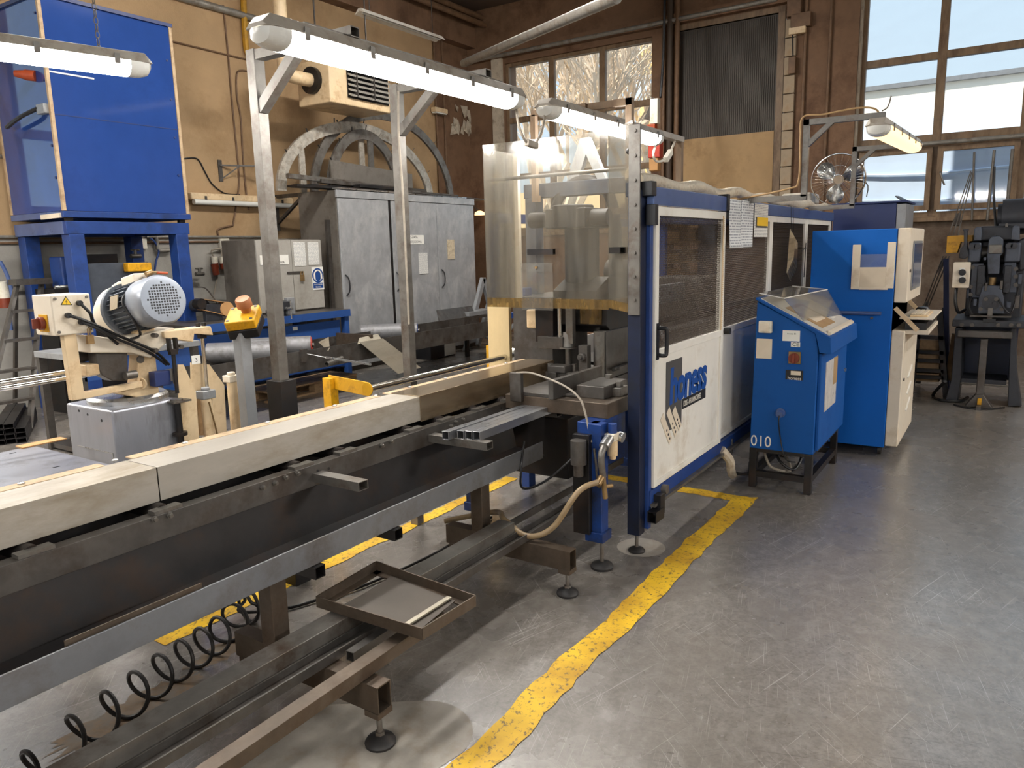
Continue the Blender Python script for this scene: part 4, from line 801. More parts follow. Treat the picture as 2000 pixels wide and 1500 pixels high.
# rack of timber behind, seen through the mesh
RYk = 3.75; rx0 = pY(1292, 500, RYk).x; rx1 = pY(1372, 500, RYk).x; rd = rx1-rx0
rk = thing('timber_rack', ((rx0+rx1)/2, RYk+0.2, 0), 'brown rack with stacked timber shelves seen through the mesh', 'shelf')
for x in (rx0, rx0+rd*0.55, rx1):
    for y in (RYk, RYk+0.5): B().box(x-0.05, x+0.05, y-0.045, y+0.045, 0, 2.15).obj('upright', 'wood_pallet', rk)
for k, z in enumerate((0.45, 0.78, 1.08, 1.36, 1.62, 1.9)): B().box(rx0-0.05, rx1+0.05, RYk-0.04, RYk+0.54, z, z+0.035).obj('shelf', 'wood_pallet', rk)
for k, z in enumerate((0.485, 0.815, 1.115, 1.395, 1.655)):
    for j in range(2):
        xa = rx0+0.08+j*rd*0.55; B().box(xa, xa+rd*(0.42 if j == 0 else 0.36), RYk+0.04, RYk+0.46, z, z+0.10+0.04*((k+j) % 3)).obj('timber', 'panel_board', rk, bevel=0.004)
xc = pY(1386, 480, 3.62).x; B().box(xc-0.14, xc+0.14, 3.5, 3.74, 0.0, 2.0).obj('steel_column', 'motor_dark', label='dark steel column behind the fence mesh', cat='column')
M('panel_light', (206,202,192), 0.5, var=0.06, scale=4)
# ------------------------------------------------------------------ sloping control console
cc = thing('control_console', (5.3, 1.16, 0), 'blue sloping control console marked 010 on a dark stand', 'control console')
prof = [(1.368, 0.268), (1.348, 1.235), (0.985, 1.045), (0.968, 0.95), (0.968, 0.268)]
B().prism(prof, 4.9, 5.80, 'x').obj('body', 'blue_console', cc, bevel=0.006)
B().prism([(1.352, 1.245), (1.352, 1.262), (0.895, 1.022), (0.885, 0.92), (0.955, 0.925), (0.968, 0.985), (0.985, 1.045)], 4.885, 5.81, 'x').obj('lid', 'blue_console', cc, bevel=0.004)
def slope(y, up=0.0): t = (1.352-y)/(1.352-0.895); return 1.262-0.24*t+up
lid_ = bpy.data.objects['lid']
def on_slope(x0, x1, y0, y1, th, mat, name, lift=0.0):
    return B().add([(x0,y0,slope(y0,lift)),(x1,y0,slope(y0,lift)),(x1,y1,slope(y1,lift)),(x0,y1,slope(y1,lift)),(x0,y0,slope(y0,lift+th)),(x1,y0,slope(y0,lift+th)),(x1,y1,slope(y1,lift+th)),(x0,y1,slope(y1,lift+th))],
        [(3,2,1,0),(4,5,6,7),(0,1,5,4),(1,2,6,5),(2,3,7,6),(3,0,4,7)]).obj(name, mat, lid_)
on_slope(4.92, 5.78, 0.91, 1.33, 0.004, 'panel_light', 'panel_face')
on_slope(5.02, 5.42, 0.97, 1.20, 0.004, 'panel_board', 'display_mount', 0.004)
on_slope(5.08, 5.36, 1.02, 1.17, 0.003, 'paper_blank', 'display', 0.008)
on_slope(4.95, 5.75, 0.905, 0.925, 0.014, 'cream_light', 'ledge', 0.004)
on_slope(5.5, 5.62, 1.0, 1.1, 0.002, 'paper', 'note', 0.004)
# clear flip-up cover over the panel
ld = B()
A_, B_, C_, D_, E_, F_ = V(4.93,1.345,1.285), V(5.80,1.345,1.285), V(5.80,1.10,1.262), V(4.93,1.19,1.255), V(5.80,0.995,1.085), V(4.93,1.06,1.112)
ld.slab([A_, B_, C_, D_], 0.003); ld.slab([D_, C_, E_, F_], 0.003); ld.slab([B_, V(5.80,1.345,1.262), E_, C_], 0.003); ld.slab([A_, D_, F_, V(4.93,1.345,1.262)], 0.003)
lco = ld.obj('clear_cover', 'acrylic_lid', cc)
B().bar(A_, D_, 0.005, 0.005).bar(D_, C_, 0.005, 0.005).bar(C_, B_, 0.005, 0.005).obj('cover_edge', 'paper', lco)
# fittings on the narrow front face
FX = 4.9
def fit(u0, v0, u1, v1, th, mat, name, bevel=0.0, label=None, parent=cc, X=FX):
    a = pX(u0, v0, X); c = pX(u1, v1, X); return B().box(X-th, X, a.y, c.y, a.z, c.z).obj(name, mat, parent, bevel=bevel, label=label)
sck = fit(1484, 626, 1509, 650, 0.03, 'plastic_white', 'socket', 0.006); fit(1487, 630, 1504, 647, 0.034, 'cream_light', 'socket_flap', 0.004, None, sck)
fit(1478, 661, 1507, 701, 0.002, 'paper_blank', 'blank_sheet'); lpl = fit(1529, 645, 1562, 667, 0.002, 'paper', 'label_plate')
cep = fit(1545, 668, 1562.5, 678, 0.002, 'paper', 'ce_plate')
a = pX(1547, 676.5, FX-0.003); text('ce_mark', 'CE', 'ink_black', cep, 0.034, (FX-0.0025, a.y, a.z+0.002), (0,-1,0), (0,0,1), 0.0004)
a = pX(1537, 653, FX-0.003); text('label_print', 'Access 81', 'ink_black', lpl, 0.014, (FX-0.0025, a.y, a.z), (0,-1,0), (0,0,1), 0.0003)
swp = fit(1541, 686, 1564, 711, 0.012, 'brass', 'switch_plate', 0.003)
k = pX(1552, 699, FX); B().cyl((FX-0.012, k.y, k.z), (FX-0.03, k.y, k.z), 0.033, 20).box(FX-0.042, FX-0.028, k.y-0.008, k.y+0.008, k.z-0.03, k.z+0.03).obj('rotary_switch', 'plastic_red', swp, bevel=0.003)
rpl = fit(1535, 722, 1568, 743, 0.004, 'ink_black', 'rating_plate'); fit(1545, 724, 1564, 733, 0.005, 'paper_blank', 'rating_field', 0.0, None, rpl)
a = pX(1538, 741, FX-0.005); text('rating_print', 'honess', 'ink_white', rpl, 0.03, (FX-0.0048, a.y, a.z), (0,-1,0), (0,0,1), 0.0003)
k = pX(1525, 806, FX); B().cyl((FX, k.y, k.z), (FX-0.012, k.y, k.z), 0.03, 18).cyl((FX-0.012, k.y, k.z), (FX-0.04, k.y, k.z-0.006), 0.022, 16).obj('plug_socket', 'blue_rail', cc); psk = bpy.data.objects['plug_socket']
B().tube([(FX-0.035, k.y, k.z-0.01), (FX-0.045, k.y, k.z-0.06), (FX-0.012, k.y-0.005, k.z-0.16), (FX-0.02, k.y-0.03, k.z-0.26), (FX-0.03, k.y-0.06, 0.22), (FX+0.1, k.y-0.08, 0.18)], 0.004, 8, smooth=6).obj('plug_cable', 'cable_black', psk)
a = pX(1465, 868, FX); text('number_010', '010', 'ink_white', cc, 0.105, (FX-0.002, a.y-0.002, a.z-0.004), (0,-1,0), (0,0,1), 0.001, stretch=0.86, label='white number 010')
# side door with window
DYc = 0.968
B().box(4.93, 5.78, DYc-0.022, DYc, 0.29, 0.915).obj('side_door', 'blue_console', cc, bevel=0.006); sdr = bpy.data.objects['side_door']
B().box(5.06, 5.42, DYc-0.026, DYc-0.022, 0.52, 0.84).obj('window_plate', 'clear_film', sdr)
B().box(5.30, 5.42, DYc-0.028, DYc-0.026, 0.66, 0.84).obj('sticker', 'panel_board', sdr)
B().cyl((5.72, DYc-0.022, 0.70), (5.72, DYc-0.035, 0.70), 0.013, 12).obj('door_lock', 'steel_bright', sdr)
st = B()
for x in (4.925, 5.74):
    for y in (0.995, 1.345): st.box(x-0.022, x+0.022, y-0.022, y+0.022, 0, 0.268)
stand = B()
for (x, y) in ((4.925,0.995),(4.925,1.345),(5.74,0.995),(5.74,1.345)):
    B().box(x-0.023, x+0.023, y-0.023, y+0.023, 0, 0.268).obj('stand_leg', 'steel_black', cc, bevel=0.003)
B().box(4.905, 4.945, 1.018, 1.322, 0.075, 0.115).obj('stand_rail', 'steel_black', cc); B().box(5.72, 5.76, 1.018, 1.322, 0.075, 0.115).obj('stand_rail', 'steel_black', cc)
B().box(4.95, 5.718, 0.975, 1.015, 0.075, 0.115).obj('stand_rail', 'steel_black', cc); B().box(4.95, 5.718, 1.325, 1.365, 0.075, 0.115).obj('stand_rail', 'steel_black', cc)
B().box(4.905, 5.76, 0.975, 1.365, 0.245, 0.268).obj('stand_top', 'steel_black', cc)
cb = [(5.0,1.30,0.24),(4.96,1.24,0.14),(5.05,1.14,0.10),(5.2,1.2,0.15),(5.1,1.26,0.22)]
B().tube(cb, 0.009, 8, smooth=6).obj('cable', 'cable_grey', cc)
B().tube([(5.05,1.25,0.24),(4.98,1.18,0.17),(5.0,1.10,0.13),(5.1,1.08,0.2),(5.2,1.15,0.24)], 0.009, 8, smooth=6).obj('cable', 'cable_black', cc)
# loose cables and a floor duct behind the console
B().tube([(4.95,1.50,0.30),(4.9,1.48,0.10),(5.1,1.42,0.03),(5.4,1.5,0.02),(5.8,1.55,0.02)], 0.010, 8, smooth=6).obj('floor_cable', 'cable_black', label='black cable running down behind the blue console to the floor', cat='cable')
B().tube([(4.72,1.50,0.28),(4.78,1.46,0.20),(4.84,1.47,0.12),(4.95,1.49,0.05)], 0.03, 8, smooth=4).obj('wrapped_cable_end', 'wrap_white', label='cable end wrapped in dirty film between fence and console', cat='cable')

# ------------------------------------------------------------------ tall control cabinet with screen
tb = thing('control_cabinet', (6.5, 0.95, 0), 'tall bright blue control cabinet with a cream screen front and keyboard shelf', 'control cabinet')
CX0, CX1 = 6.06, 6.98
B().box(CX0, CX1, 0.70, 1.275, 0.075, 1.68).obj('body', 'blue_cabinet', tb, bevel=0.006)
B().box(CX0+0.004, CX1, 0.612, 0.698, 1.155, 1.682).obj('screen_housing', 'cream_light', tb, bevel=0.01); shs = bpy.data.objects['screen_housing']
B().prism([(CX0+0.17, 1.235), (CX0+0.15, 1.26), (CX0+0.15, 1.565), (CX0+0.17, 1.59), (CX0+0.74, 1.59), (CX0+0.76, 1.565), (CX0+0.76, 1.26), (CX0+0.74, 1.235)], 0.603, 0.612, 'y').obj('screen_bezel', 'grey_paint', shs)
B().box(CX0+0.18, CX0+0.73, 0.600, 0.604, 1.26, 1.57).obj('screen', 'screen_dark', shs) if M('screen_dark', (66,86,120), 0.15, var=0.1, scale=8, rvar=0.02) else None
B().cyl((CX0+0.05, 0.612, 1.38), (CX0+0.05, 0.604, 1.38), 0.012, 12).obj('lock', 'steel_dark', shs)
B().box(CX0+0.004, CX1, 0.700, 0.72, 0.95, 1.155).obj('recess_back', 'plastic_black', tb)
B().box(CX0+0.004, CX1-0.004, 0.612, 0.698, 0.09, 0.955).obj('lower_door', 'cream_light', tb, bevel=0.008); ldo = bpy.data.objects['lower_door']
for i in range(3): B().bar((CX0+0.36, 0.606, 0.56-0.13*i), (CX0+0.60, 0.606, 0.60-0.13*i+0.02), 0.01, 0.012).obj('vent_slot', 'paper', ldo)
B().cyl((CX0+0.12, 0.612, 0.58), (CX0+0.12, 0.604, 0.58), 0.012, 12).obj('door_lock', 'steel_dark', ldo)
# keyboard shelf
q0 = pX(1793, 645, CX0+0.06); ky = 0.465; kz = 0.955
B().box(CX0+0.05, CX1-0.06, ky, 0.66, kz-0.03, kz).obj('keyboard_tray', 'cream_light', tb, bevel=0.004)
B().box(CX0+0.07, CX1-0.08, ky-0.02, 0.66, kz+0.075, kz+0.088).obj('upper_shelf', 'cream_light', tb, bevel=0.003)
for x in (CX0+0.045, CX1-0.055): B().bar((x, 0.69, kz+0.16), (x, ky+0.07, kz), 0.012, 0.03).obj('shelf_arm', 'cream_paint', tb)
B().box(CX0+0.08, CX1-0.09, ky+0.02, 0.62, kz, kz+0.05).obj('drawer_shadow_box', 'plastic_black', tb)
kb = thing('keyboard', (6.4, 0.52, kz+0.088), 'worn beige keyboard on the cabinet shelf', 'keyboard')
B().box(CX0+0.14, CX0+0.58, ky+0.02, 0.60, kz+0.0882, kz+0.103).obj('case', 'cream_paint', kb, bevel=0.004)
kcs = bpy.data.objects['case']
key = B().box(CX0+0.16, CX0+0.185, ky+0.04, ky+0.065, kz+0.103, kz+0.112).obj('key', 'paper_blank', kcs, bevel=0.002); k0 = ORG[key.name].copy()
nrow = max(3, int((0.60-ky-0.06)/0.032))
for i in range(13):
    for j in range(nrow):
        if i or j: dup(key, (k0.x+i*0.031, k0.y+j*0.032, k0.z))
B().lathe([(0.05, 0), (0.052, 0.012), (0.04, 0.03), (1e-6, 0.036)], (CX0+0.70, ky+0.1, kz+0.0885), (0,0,1), 16).obj('computer_mouse', 'plastic_black', label='black computer mouse beside the keyboard on the cabinet shelf', cat='computer mouse')
# document pocket, bar and castors
def cf(u0, v0, u1, v1, th, mat, name, bevel=0.0): return fit(u0, v0, u1, v1, th, mat, name, bevel, None, tb, CX0)
cf(1667, 478, 1678, 565, 0.025, 'cream_light', 'pocket_side', 0.003); cf(1735, 473, 1745, 563, 0.025, 'cream_light', 'pocket_side', 0.003); cf(1678.5, 560, 1734.5, 566, 0.024, 'cream_light', 'pocket_bottom', 0.002)
cf(1678, 522, 1736, 561, 0.022, 'paper_blank', 'pocket_front')
cf(1680, 497, 1734, 522, 0.012, 'blue_rail', 'pocket_back')
a = pX(1655, 611, CX0-0.03); c = pX(1721, 611, CX0-0.03); B().cyl((CX0-0.03, a.y+0.1, a.z), (CX0-0.03, c.y, a.z), 0.014, 12).obj('hand_bar', 'blue_rail', tb)
k = pX(1703, 621, CX0); B().cyl((CX0, k.y, k.z), (CX0-0.02, k.y, k.z), 0.010, 10).obj('stud', 'steel_dark', tb)
for (x, y) in ((6.16,0.74),(6.9,0.74),(6.16,1.2),(6.9,1.2)):
    B().cyl((x, y-0.012, 0.035), (x, y+0.012, 0.035), 0.034, 16).box(x-0.02, x+0.02, y-0.02, y+0.02, 0.05, 0.078).obj('castor', 'rubber_black', tb)
# darker cabinet behind
nc = thing('equipment_cabinet', (8.6, 1.25, 0), 'dark navy cabinet standing behind the bright blue control cabinet', 'cabinet')
B().box(8.32, 9.0, 0.985, 1.56, 0.0, 1.955).obj('body', 'navy', nc, bevel=0.006)
B().box(8.33, 8.99, 0.90, 0.984, 0.0, 1.945).obj('side_door', 'grey_paint', nc, bevel=0.006)
B().box(8.3, 9.02, 0.89, 1.57, 1.956, 1.975).obj('top', 'navy', nc, bevel=0.004)
B().slab([(8.40,0.96,1.976),(8.75,0.93,1.976),(8.75,1.02,2.03),(8.45,1.02,2.02)], 0.01).obj('rag', 'plastic_black', label='dark rag lying on the navy cabinet', cat='rag')

# ------------------------------------------------------------------ fan
FC = pX(1637, 351, 8.75)
fn = thing('fan', (FC.x+0.1, FC.y, 1.975), 'round chrome caged fan above the navy cabinet', 'fan')
fd = (Vector((0,0,1.9))-FC); fd = Vector((-0.97, -0.20, -0.08)).normalized()
Rf = 0.265
ax = fd.orthogonal().normalized(); ay = fd.cross(ax)
def ring(r, off, th, name, n=40):
    B().tube([FC+fd*off+ax*(r*math.cos(2*math.pi*i/n))+ay*(r*math.sin(2*math.pi*i/n)) for i in range(n+1)], th, 6).obj(name, 'chrome', fn)
ring(Rf, 0.0, 0.007, 'cage_rim'); ring(Rf, -0.11, 0.005, 'cage_rim'); ring(Rf*0.55, 0.045, 0.002, 'cage_ring'); ring(0.05, 0.06, 0.004, 'cage_ring')
wire = B()
for i in range(44):
    a_ = 2*math.pi*i/44; e_ = ax*math.cos(a_)+ay*math.sin(a_)
    wire.tube([FC+fd*0.06+e_*0.05, FC+fd*0.05+e_*0.14, FC+fd*0.02+e_*0.235, FC+e_*Rf], 0.0014, 4)
wire.obj('cage_wires', 'chrome', fn, kind='stuff')
wr2 = B()
for i in range(20):
    a_ = 2*math.pi*i/20; e_ = ax*math.cos(a_)+ay*math.sin(a_); wr2.tube([FC+e_*Rf, FC-fd*0.11+e_*Rf, FC-fd*0.14+e_*0.06], 0.0014, 4)
wr2.obj('cage_wires', 'chrome', fn, kind='stuff')
for i in range(3):
    a_ = 2*math.pi*i/3+1.15; bl = B(); q = []
    n = 8
    for s_ in range(n+1):
        r_ = 0.04+0.20*s_/n; wd = 0.30+0.62*math.sin(math.pi*min(1, s_/n*0.85+0.1))
        for side in (-1, 0, 1):
            an = a_+side*wd*0.62*(1 if s_ < n else 0.7)
            q.append(FC+fd*(0.0+side*0.035)+(ax*math.cos(an)+ay*math.sin(an))*r_)
    bl.add(q, [(3*k+j, 3*k+j+1, 3*k+j+4, 3*k+j+3) for k in range(n) for j in range(2)])
    o_ = bl.obj('blade', 'steel_bright', fn); md = o_.modifiers.new('thickness', 'SOLIDIFY'); md.thickness = 0.003
B().cyl(FC+fd*0.0, FC+fd*0.055, 0.045, 20).obj('hub', 'chrome', fn)
B().cyl(FC-fd*0.02, FC-fd*0.2, 0.055, 20).obj('motor', 'plastic_black', fn)
bp_ = FC-fd*0.15
B().cyl((bp_.x, bp_.y, 1.985), bp_-V(0,0,0.04), 0.016, 12).obj('pole', 'chrome', fn)
B().box(bp_.x-0.12, bp_.x+0.12, bp_.y-0.12, bp_.y+0.12, 1.976, 1.99).obj('base', 'steel_black', fn, bevel=0.003)
B().tube([bp_, bp_+V(-0.02,-0.28,-0.05), bp_+V(-0.05,-0.30,-0.2)], 0.006, 6, smooth=4).obj('cord', 'cable_black', fn)
bx = pX(1560, 372, 8.9)
cbx = thing('wrapped_box', (8.9, bx.y, 1.9), 'box wrapped in clear plastic standing behind the lamp bracket', 'box')
B().box(8.75, 9.15, bx.y-0.16, bx.y+0.14, 1.7, 2.03).obj('carton', 'cardboard', cbx); B().box(8.74, 9.16, bx.y-0.17, bx.y+0.15, 2.0, 2.13).obj('film_top', 'clear_film', cbx, bevel=0.03)
B().box(8.70, 9.2, bx.y-0.2, bx.y+0.2, 0, 1.7).obj('pedestal_cabinet', 'steel_black', label='dark pedestal under the plastic wrapped box', cat='cabinet')

# ------------------------------------------------------------------ fluorescent luminaires
def luminaire(name, p0, p1, label, light='tube_light', w=0.14, lit=True, group=None, housing='lamp_grey', clips=5, cat='lamp'):
    p0 = Vector(p0); p1 = Vector(p1); L_ = (p1-p0).length; ang = math.atan2(p1.y-p0.y, p1.x-p0.x); T = Matrix.Translation(p0) @ Matrix.Rotation(ang, 4, 'Z') @ Matrix.Rotation(-math.asin((p1.z-p0.z)/L_), 4, 'Y')
    t = thing(name, p0, label, cat, group)
    h = w/2
    # housing: trapezoid trough with bevelled ends
    def ringp(x, k, z0, z1): return [(x, -h*k, z0), (x, h*k, z0), (x, h*k*0.62, z1), (x, -h*k*0.62, z1)]
    q = ringp(0.0, 0.8, 0.0, 0.015) + ringp(0.03, 1.0, 0.0, 0.045) + ringp(L_-0.03, 1.0, 0.0, 0.045) + ringp(L_, 0.8, 0.0, 0.015)
    fcs = []
    for s_ in range(3):
        for i in range(4): fcs.append((4*s_+i, 4*s_+(i+1) % 4, 4*s_+4+(i+1) % 4, 4*s_+4+i))
    fcs += [(3,2,1,0), (12,13,14,15)]
    hsg = B(T).add(q, fcs).obj('housing', housing, t, bevel=0.003)
    # diffuser: rounded trough, ends closed by clear caps
    def prof(x, k):
        return [(x, h*k*math.cos(math.pi*i/10), -0.064*k*math.sin(math.pi*i/10)**0.6 if 0 < i < 10 else 0.0) for i in range(11)]
    n = 11
    q = []
    for (x, k) in ((0.10, 0.94), (L_-0.10, 0.94)): q += prof(x, k)
    f_ = [(i, i+1, n+i+1, n+i) for i in range(n-1)] + [tuple(range(n))[::-1], tuple(range(n, 2*n)), (0, n, 2*n-1, n-1)]
    B(T).add(q, f_).obj('diffuser', light if lit else 'lens_clear', t)
    for side in (0, 1):
        q = []
        for (d_, k) in ((0.10, 0.94), (0.05, 0.92), (0.015, 0.75), (0.0, 0.35)): q += prof(d_ if side == 0 else L_-d_, k)
        f_ = [(r_*n+i, r_*n+i+1, (r_+1)*n+i+1, (r_+1)*n+i) for r_ in range(3) for i in range(n-1)] + [tuple(range(3*n, 4*n))]
        B(T).add(q, f_).obj('end_cap', 'lens_clear', t)
    for i in range(clips):
        x = L_*(i+0.5)/clips
        for s_ in (-1, 1): B(T).box(x-0.012, x+0.012, s_*h-0.003, s_*h+0.003, -0.022, 0.022).obj('clip', 'steel_raw', hsg)
    return t
M('lamp_grey', (166,158,146), 0.5, var=0.08, scale=6, dirt=(120,104,84), dirt_amt=0.4, dirt_scale=8)
L1a = pY(500, 62, 2.2); L1b = pY(1012, 192, 2.2)
luminaire('tube_lamp', (L1a.x, 2.2, 2.362), (L1b.x, 2.2, 2.362), 'lit long fluorescent lamp on steel posts over the conveyor', group='lit fluorescent lamps')
L2a = pY(1060, 208, 2.2); L2b = pY(1285, 275, 2.2)
luminaire('tube_lamp', (L2a.x, 2.2, 2.362), (L2b.x, 2.2, 2.362), 'lit fluorescent lamp on the frame behind the clear guard', group='lit fluorescent lamps')
luminaire('tube_lamp', (0.70, 3.89, 2.50), (2.235, 3.50, 2.50), 'lit fluorescent lamp hanging on a chain in front of the blue hood', group='lit fluorescent lamps')
ch = pY(197, 85, 3.58); link = None
chn = thing('lamp_chain', (ch.x, 3.58, 2.56), 'thin steel chain holding the left hanging lamp', 'chain')
cz = 2.56
lk = B().tube([(ch.x+0.009*math.cos(a)*1.0, 3.6, cz+0.018*math.sin(a)) for a in [i*2*math.pi/10 for i in range(11)]], 0.0024, 5).obj('link', 'steel_raw', chn)
for i in range(1, 90): dup(lk, (ch.x, 3.6, cz+0.030*i), rot=(0,0,math.pi/2 if i % 2 else 0))
luminaire('tube_lamp', (5.02, 0.725, 2.262), (7.05, 0.735, 2.34), 'warm fluorescent lamp on the bracket over the control cabinet', light='tube_light_warm', group='lit fluorescent lamps')
# unseen fill lamps added to brighten the hall, built like the other luminaires
emit('fill_light', (255,250,243), 66.0)
for k, (x, y, z, rz) in enumerate(((2.6,5.2,5.2,0), (5.6,5.0,5.2,0), (8.8,4.8,5.2,0), (8.4,-3.6,5.2,0),
        (-2.8,0.9,2.9,1), (-3.2,-3.2,2.9,1), (1.2,-3.8,2.9,0), (5.6,-3.8,2.9,0), (-1.4,5.6,3.1,1), (0.9,6.9,3.3,0))):
    luminaire('fill_lamp', (x-0.8*(1-rz), y-0.8*rz, z), (x+0.8*(1-rz), y+0.8*rz, z), 'unseen fluorescent fill lamp added to brighten the hall', light='fill_light', group='added fill lamps out of view', w=0.26)
    for d in (-0.6, 0.6): B().cyl((x+d*(1-rz), y+d*rz, z+0.04), (x+d*(1-rz), y+d*rz, ZC if y > 3 else ZH), 0.006, 6).obj('hanger', 'steel_raw', bpy.data.objects['fill_lamp' + ('' if k == 0 else '.%03d' % k)])

# posts and beam of the first lamp
l1f = thing('lamp_stand', (2.77, 2.85, 0), 'two tall steel posts with braces and beam carrying the long lamp', 'lamp stand')
LPY = 2.86
for (u, v) in ((505, 300), (772, 300)):
    x = pY(u+8, v, LPY).x
    B().rtube((x, LPY, 0), (x, LPY, 2.49), 0.055, 0.055, 0.004, up=(0,1,0)).obj('post', 'steel_raw', l1f, bevel=0.003)
    B().rtube((x, LPY, 2.465), (x, 2.25, 2.465), 0.05, 0.04, 0.004).obj('arm', 'steel_raw', l1f)
    B().bar((x, LPY-0.02, 2.24), (x, 2.58, 2.45), 0.045, 0.045).obj('brace', 'steel_raw', l1f)
    if u < 600: B().box(x-0.045, x+0.05, LPY-0.05, LPY+0.05, 0.0, 1.02).obj('socket', 'steel_black', l1f, bevel=0.003)
ba = pY(583, 38, 2.30); be = pY(972, 148, 2.30)
B().rtube((ba.x, 2.30, 2.432), (be.x, 2.30, 2.432), 0.06, 0.045, 0.003).obj('beam', 'steel_raw', l1f)
x2 = pY(780, 300, LPY).x
B().tube([(x2-0.03, LPY-0.04, 2.45), (x2-0.055, LPY-0.05, 2.2), (x2-0.045, LPY-0.05, 1.9), (x2-0.035, LPY-0.04, 1.2)], 0.007, 6, smooth=6).obj('cable', 'cable_grey', l1f)
# tan frame of the second lamp
l2f = thing('lamp_support', (4.5, 2.3, 1.9), 'tan square-tube frame carrying the lamp behind the guard', 'lamp stand')
a = pY(1095, 197, 2.31); e_ = pY(1330, 266, 2.31)
B().rtube((a.x, 2.31, 2.435), (e_.x, 2.31, 2.435), 0.06, 0.04, 0.003).obj('beam', 'lamp_grey', l2f)
xm = pY(1142, 212, 2.31).x; q = pX(1236, 198, xm)
B().rtube((xm, 2.31, 2.46), (xm, q.y, 2.46), 0.04, 0.04, 0.003).obj('arm', 'window_wood', l2f); B().rtube((xm, q.y+0.02, 2.48), (xm, q.y+0.02, 1.80), 0.04, 0.04, 0.003, up=(0,1,0)).obj('post', 'window_wood', l2f)
B().rtube((e_.x-0.02, 2.31, 2.415), (e_.x-0.02, 2.31, 1.80), 0.045, 0.045, 0.003, up=(0,1,0)).obj('post', 'window_wood', l2f)
xl = 4.30; ql = pX(1043, 240, xl); B().rtube((xl, ql.y, 2.44), (xl, ql.y, 1.9), 0.035, 0.035, 0.003, up=(0,1,0)).rtube((xl, ql.y+0.01, 2.45), (xl, 2.25, 2.45), 0.035, 0.035, 0.003).obj('post', 'window_wood', l2f)
B().bar((e_.x-0.02, 2.31, 1.82), (xm, 2.31, 1.82), 0.04, 0.04).bar((xm, q.y, 1.82), (xm, 2.31, 1.82), 0.04, 0.04).bar((xl, ql.y, 1.92), (xl, 2.6, 1.92), 0.04, 0.04).obj('base_bar', 'window_wood', l2f)
# looped cable with plug joining the two lamps
c1 = pY(1008, 205, 2.2); c2 = pY(1064, 205, 2.2); cm = pY(1036, 283, 2.2)
lc = thing('lamp_cable', cm, 'grey cable loop with plug hanging between the two lamps', 'cable')
B().tube([c1, pY(1012, 240, 2.2), pY(1022, 268, 2.2), pY(1032, 282, 2.2)], 0.007, 8, smooth=6).obj('cable', 'cable_grey', lc)
B().tube([pY(1044, 284, 2.2), pY(1056, 262, 2.2), pY(1063, 235, 2.2), c2], 0.007, 8, smooth=6).obj('cable', 'cable_grey', lc)
B().bar(pY(1028, 278, 2.2), pY(1048, 285, 2.2), 0.03, 0.035).obj('plug', 'cable_grey', lc, bevel=0.005)
# bracket arms over the control cabinet
l3f = thing('lamp_bracket', (5.15, 1.5, 1.89), 'bare steel bracket arms on the fence top holding the warm lamp', 'lamp stand')
for (X, ub, vb, ut, vt, ul, vl) in ((5.15, 1570, 384, 1570, 240, 1463, 389), (6.98, 1664, 402, 1664, 292, 1582, 406)):
    pb = pX(ub, vb, X); pt = pX(ut, vt, X); pl = pX(ul, vl, X)
    B().rtube((X, pl.y, pb.z-0.005), (X, pb.y-0.018, pb.z-0.005), 0.035, 0.035, 0.003).obj('base_arm', 'steel_raw', l3f)
    B().rtube((X, pb.y, pb.z), (X, pb.y, pt.z+0.018), 0.035, 0.035, 0.003, up=(0,1,0)).obj('upright', 'steel_raw', l3f)
    B().rtube((X, pb.y+0.018, pt.z), (X, 0.70, pt.z-0.005), 0.035, 0.035, 0.003).obj('arm', 'steel_raw', l3f)
    B().bar((X, pb.y-0.005, pt.z-0.14), (X, pb.y-0.15, pt.z-0.01), 0.03, 0.03).obj('brace', 'steel_raw', l3f)
    for (s_) in (1,): B().cyl((X, 0.73, pt.z), (X, 0.73, 2.29), 0.006, 8).obj('hanger', 'steel_raw', l3f)
X = 5.15; pb = pX(1570, 384, X); pt = pX(1570, 240, X)
B().tube([(X-0.03, pb.y+0.45, pb.z+0.0), (X-0.03, pb.y+0.1, pb.z+0.05), (X-0.03, pb.y+0.03, pb.z+0.1), (X-0.025, pb.y+0.03, pt.z-0.1), (X-0.025, pb.y+0.02, pt.z+0.03), (X-0.02, pb.y-0.1, pt.z+0.035), (X-0.02, pb.y-0.3, pt.z+0.05), (X, 0.75, pt.z+0.03), (X+0.03, 0.73, 2.3)], 0.006, 8, smooth=8).obj('cable', 'panel_board', l3f)
B().tube([(X, 0.72, pt.z+0.02), (X, 0.69, pt.z+0.04), (X, 0.675, pt.z+0.10)], 0.004, 6, smooth=4).obj('hook', 'steel_raw', l3f)
# ------------------------------------------------------------------ mitre saw behind the conveyor
SY = 3.15
sc0 = pY(218, 803, SY); SX, SZ = sc0.x, sc0.z       # near upper corner of the pedestal
sb_back = pX(127, 783, SX).y; sb_r = pY(350, 775, SY).x
sw = thing('mitre_saw', (SX+0.15, SY+0.2, 0), 'cream pneumatic mitre saw with grey motor on a sheet-steel pedestal', 'saw')
B().box(SX, sb_r, SY, sb_back, 0.0, SZ).obj('pedestal', 'saw_base', sw, bevel=0.012, seg=3); pds = bpy.data.objects['pedestal']
sl = pX(0, 0, SX)
B().box(SX-0.002, SX+0.001, SY+0.03, sb_back-0.06, 0.775, 0.779).box(SX-0.002, SX+0.001, SY+0.028, SY+0.031, 0.6, 0.779).obj('panel_seam', 'steel_bright', pds)
h0 = B().cyl((SX-0.001, SY+0.09, SZ-0.05), (SX+0.001, SY+0.09, SZ-0.05), 0.006, 10).obj('screw_hole', 'plastic_black', pds)
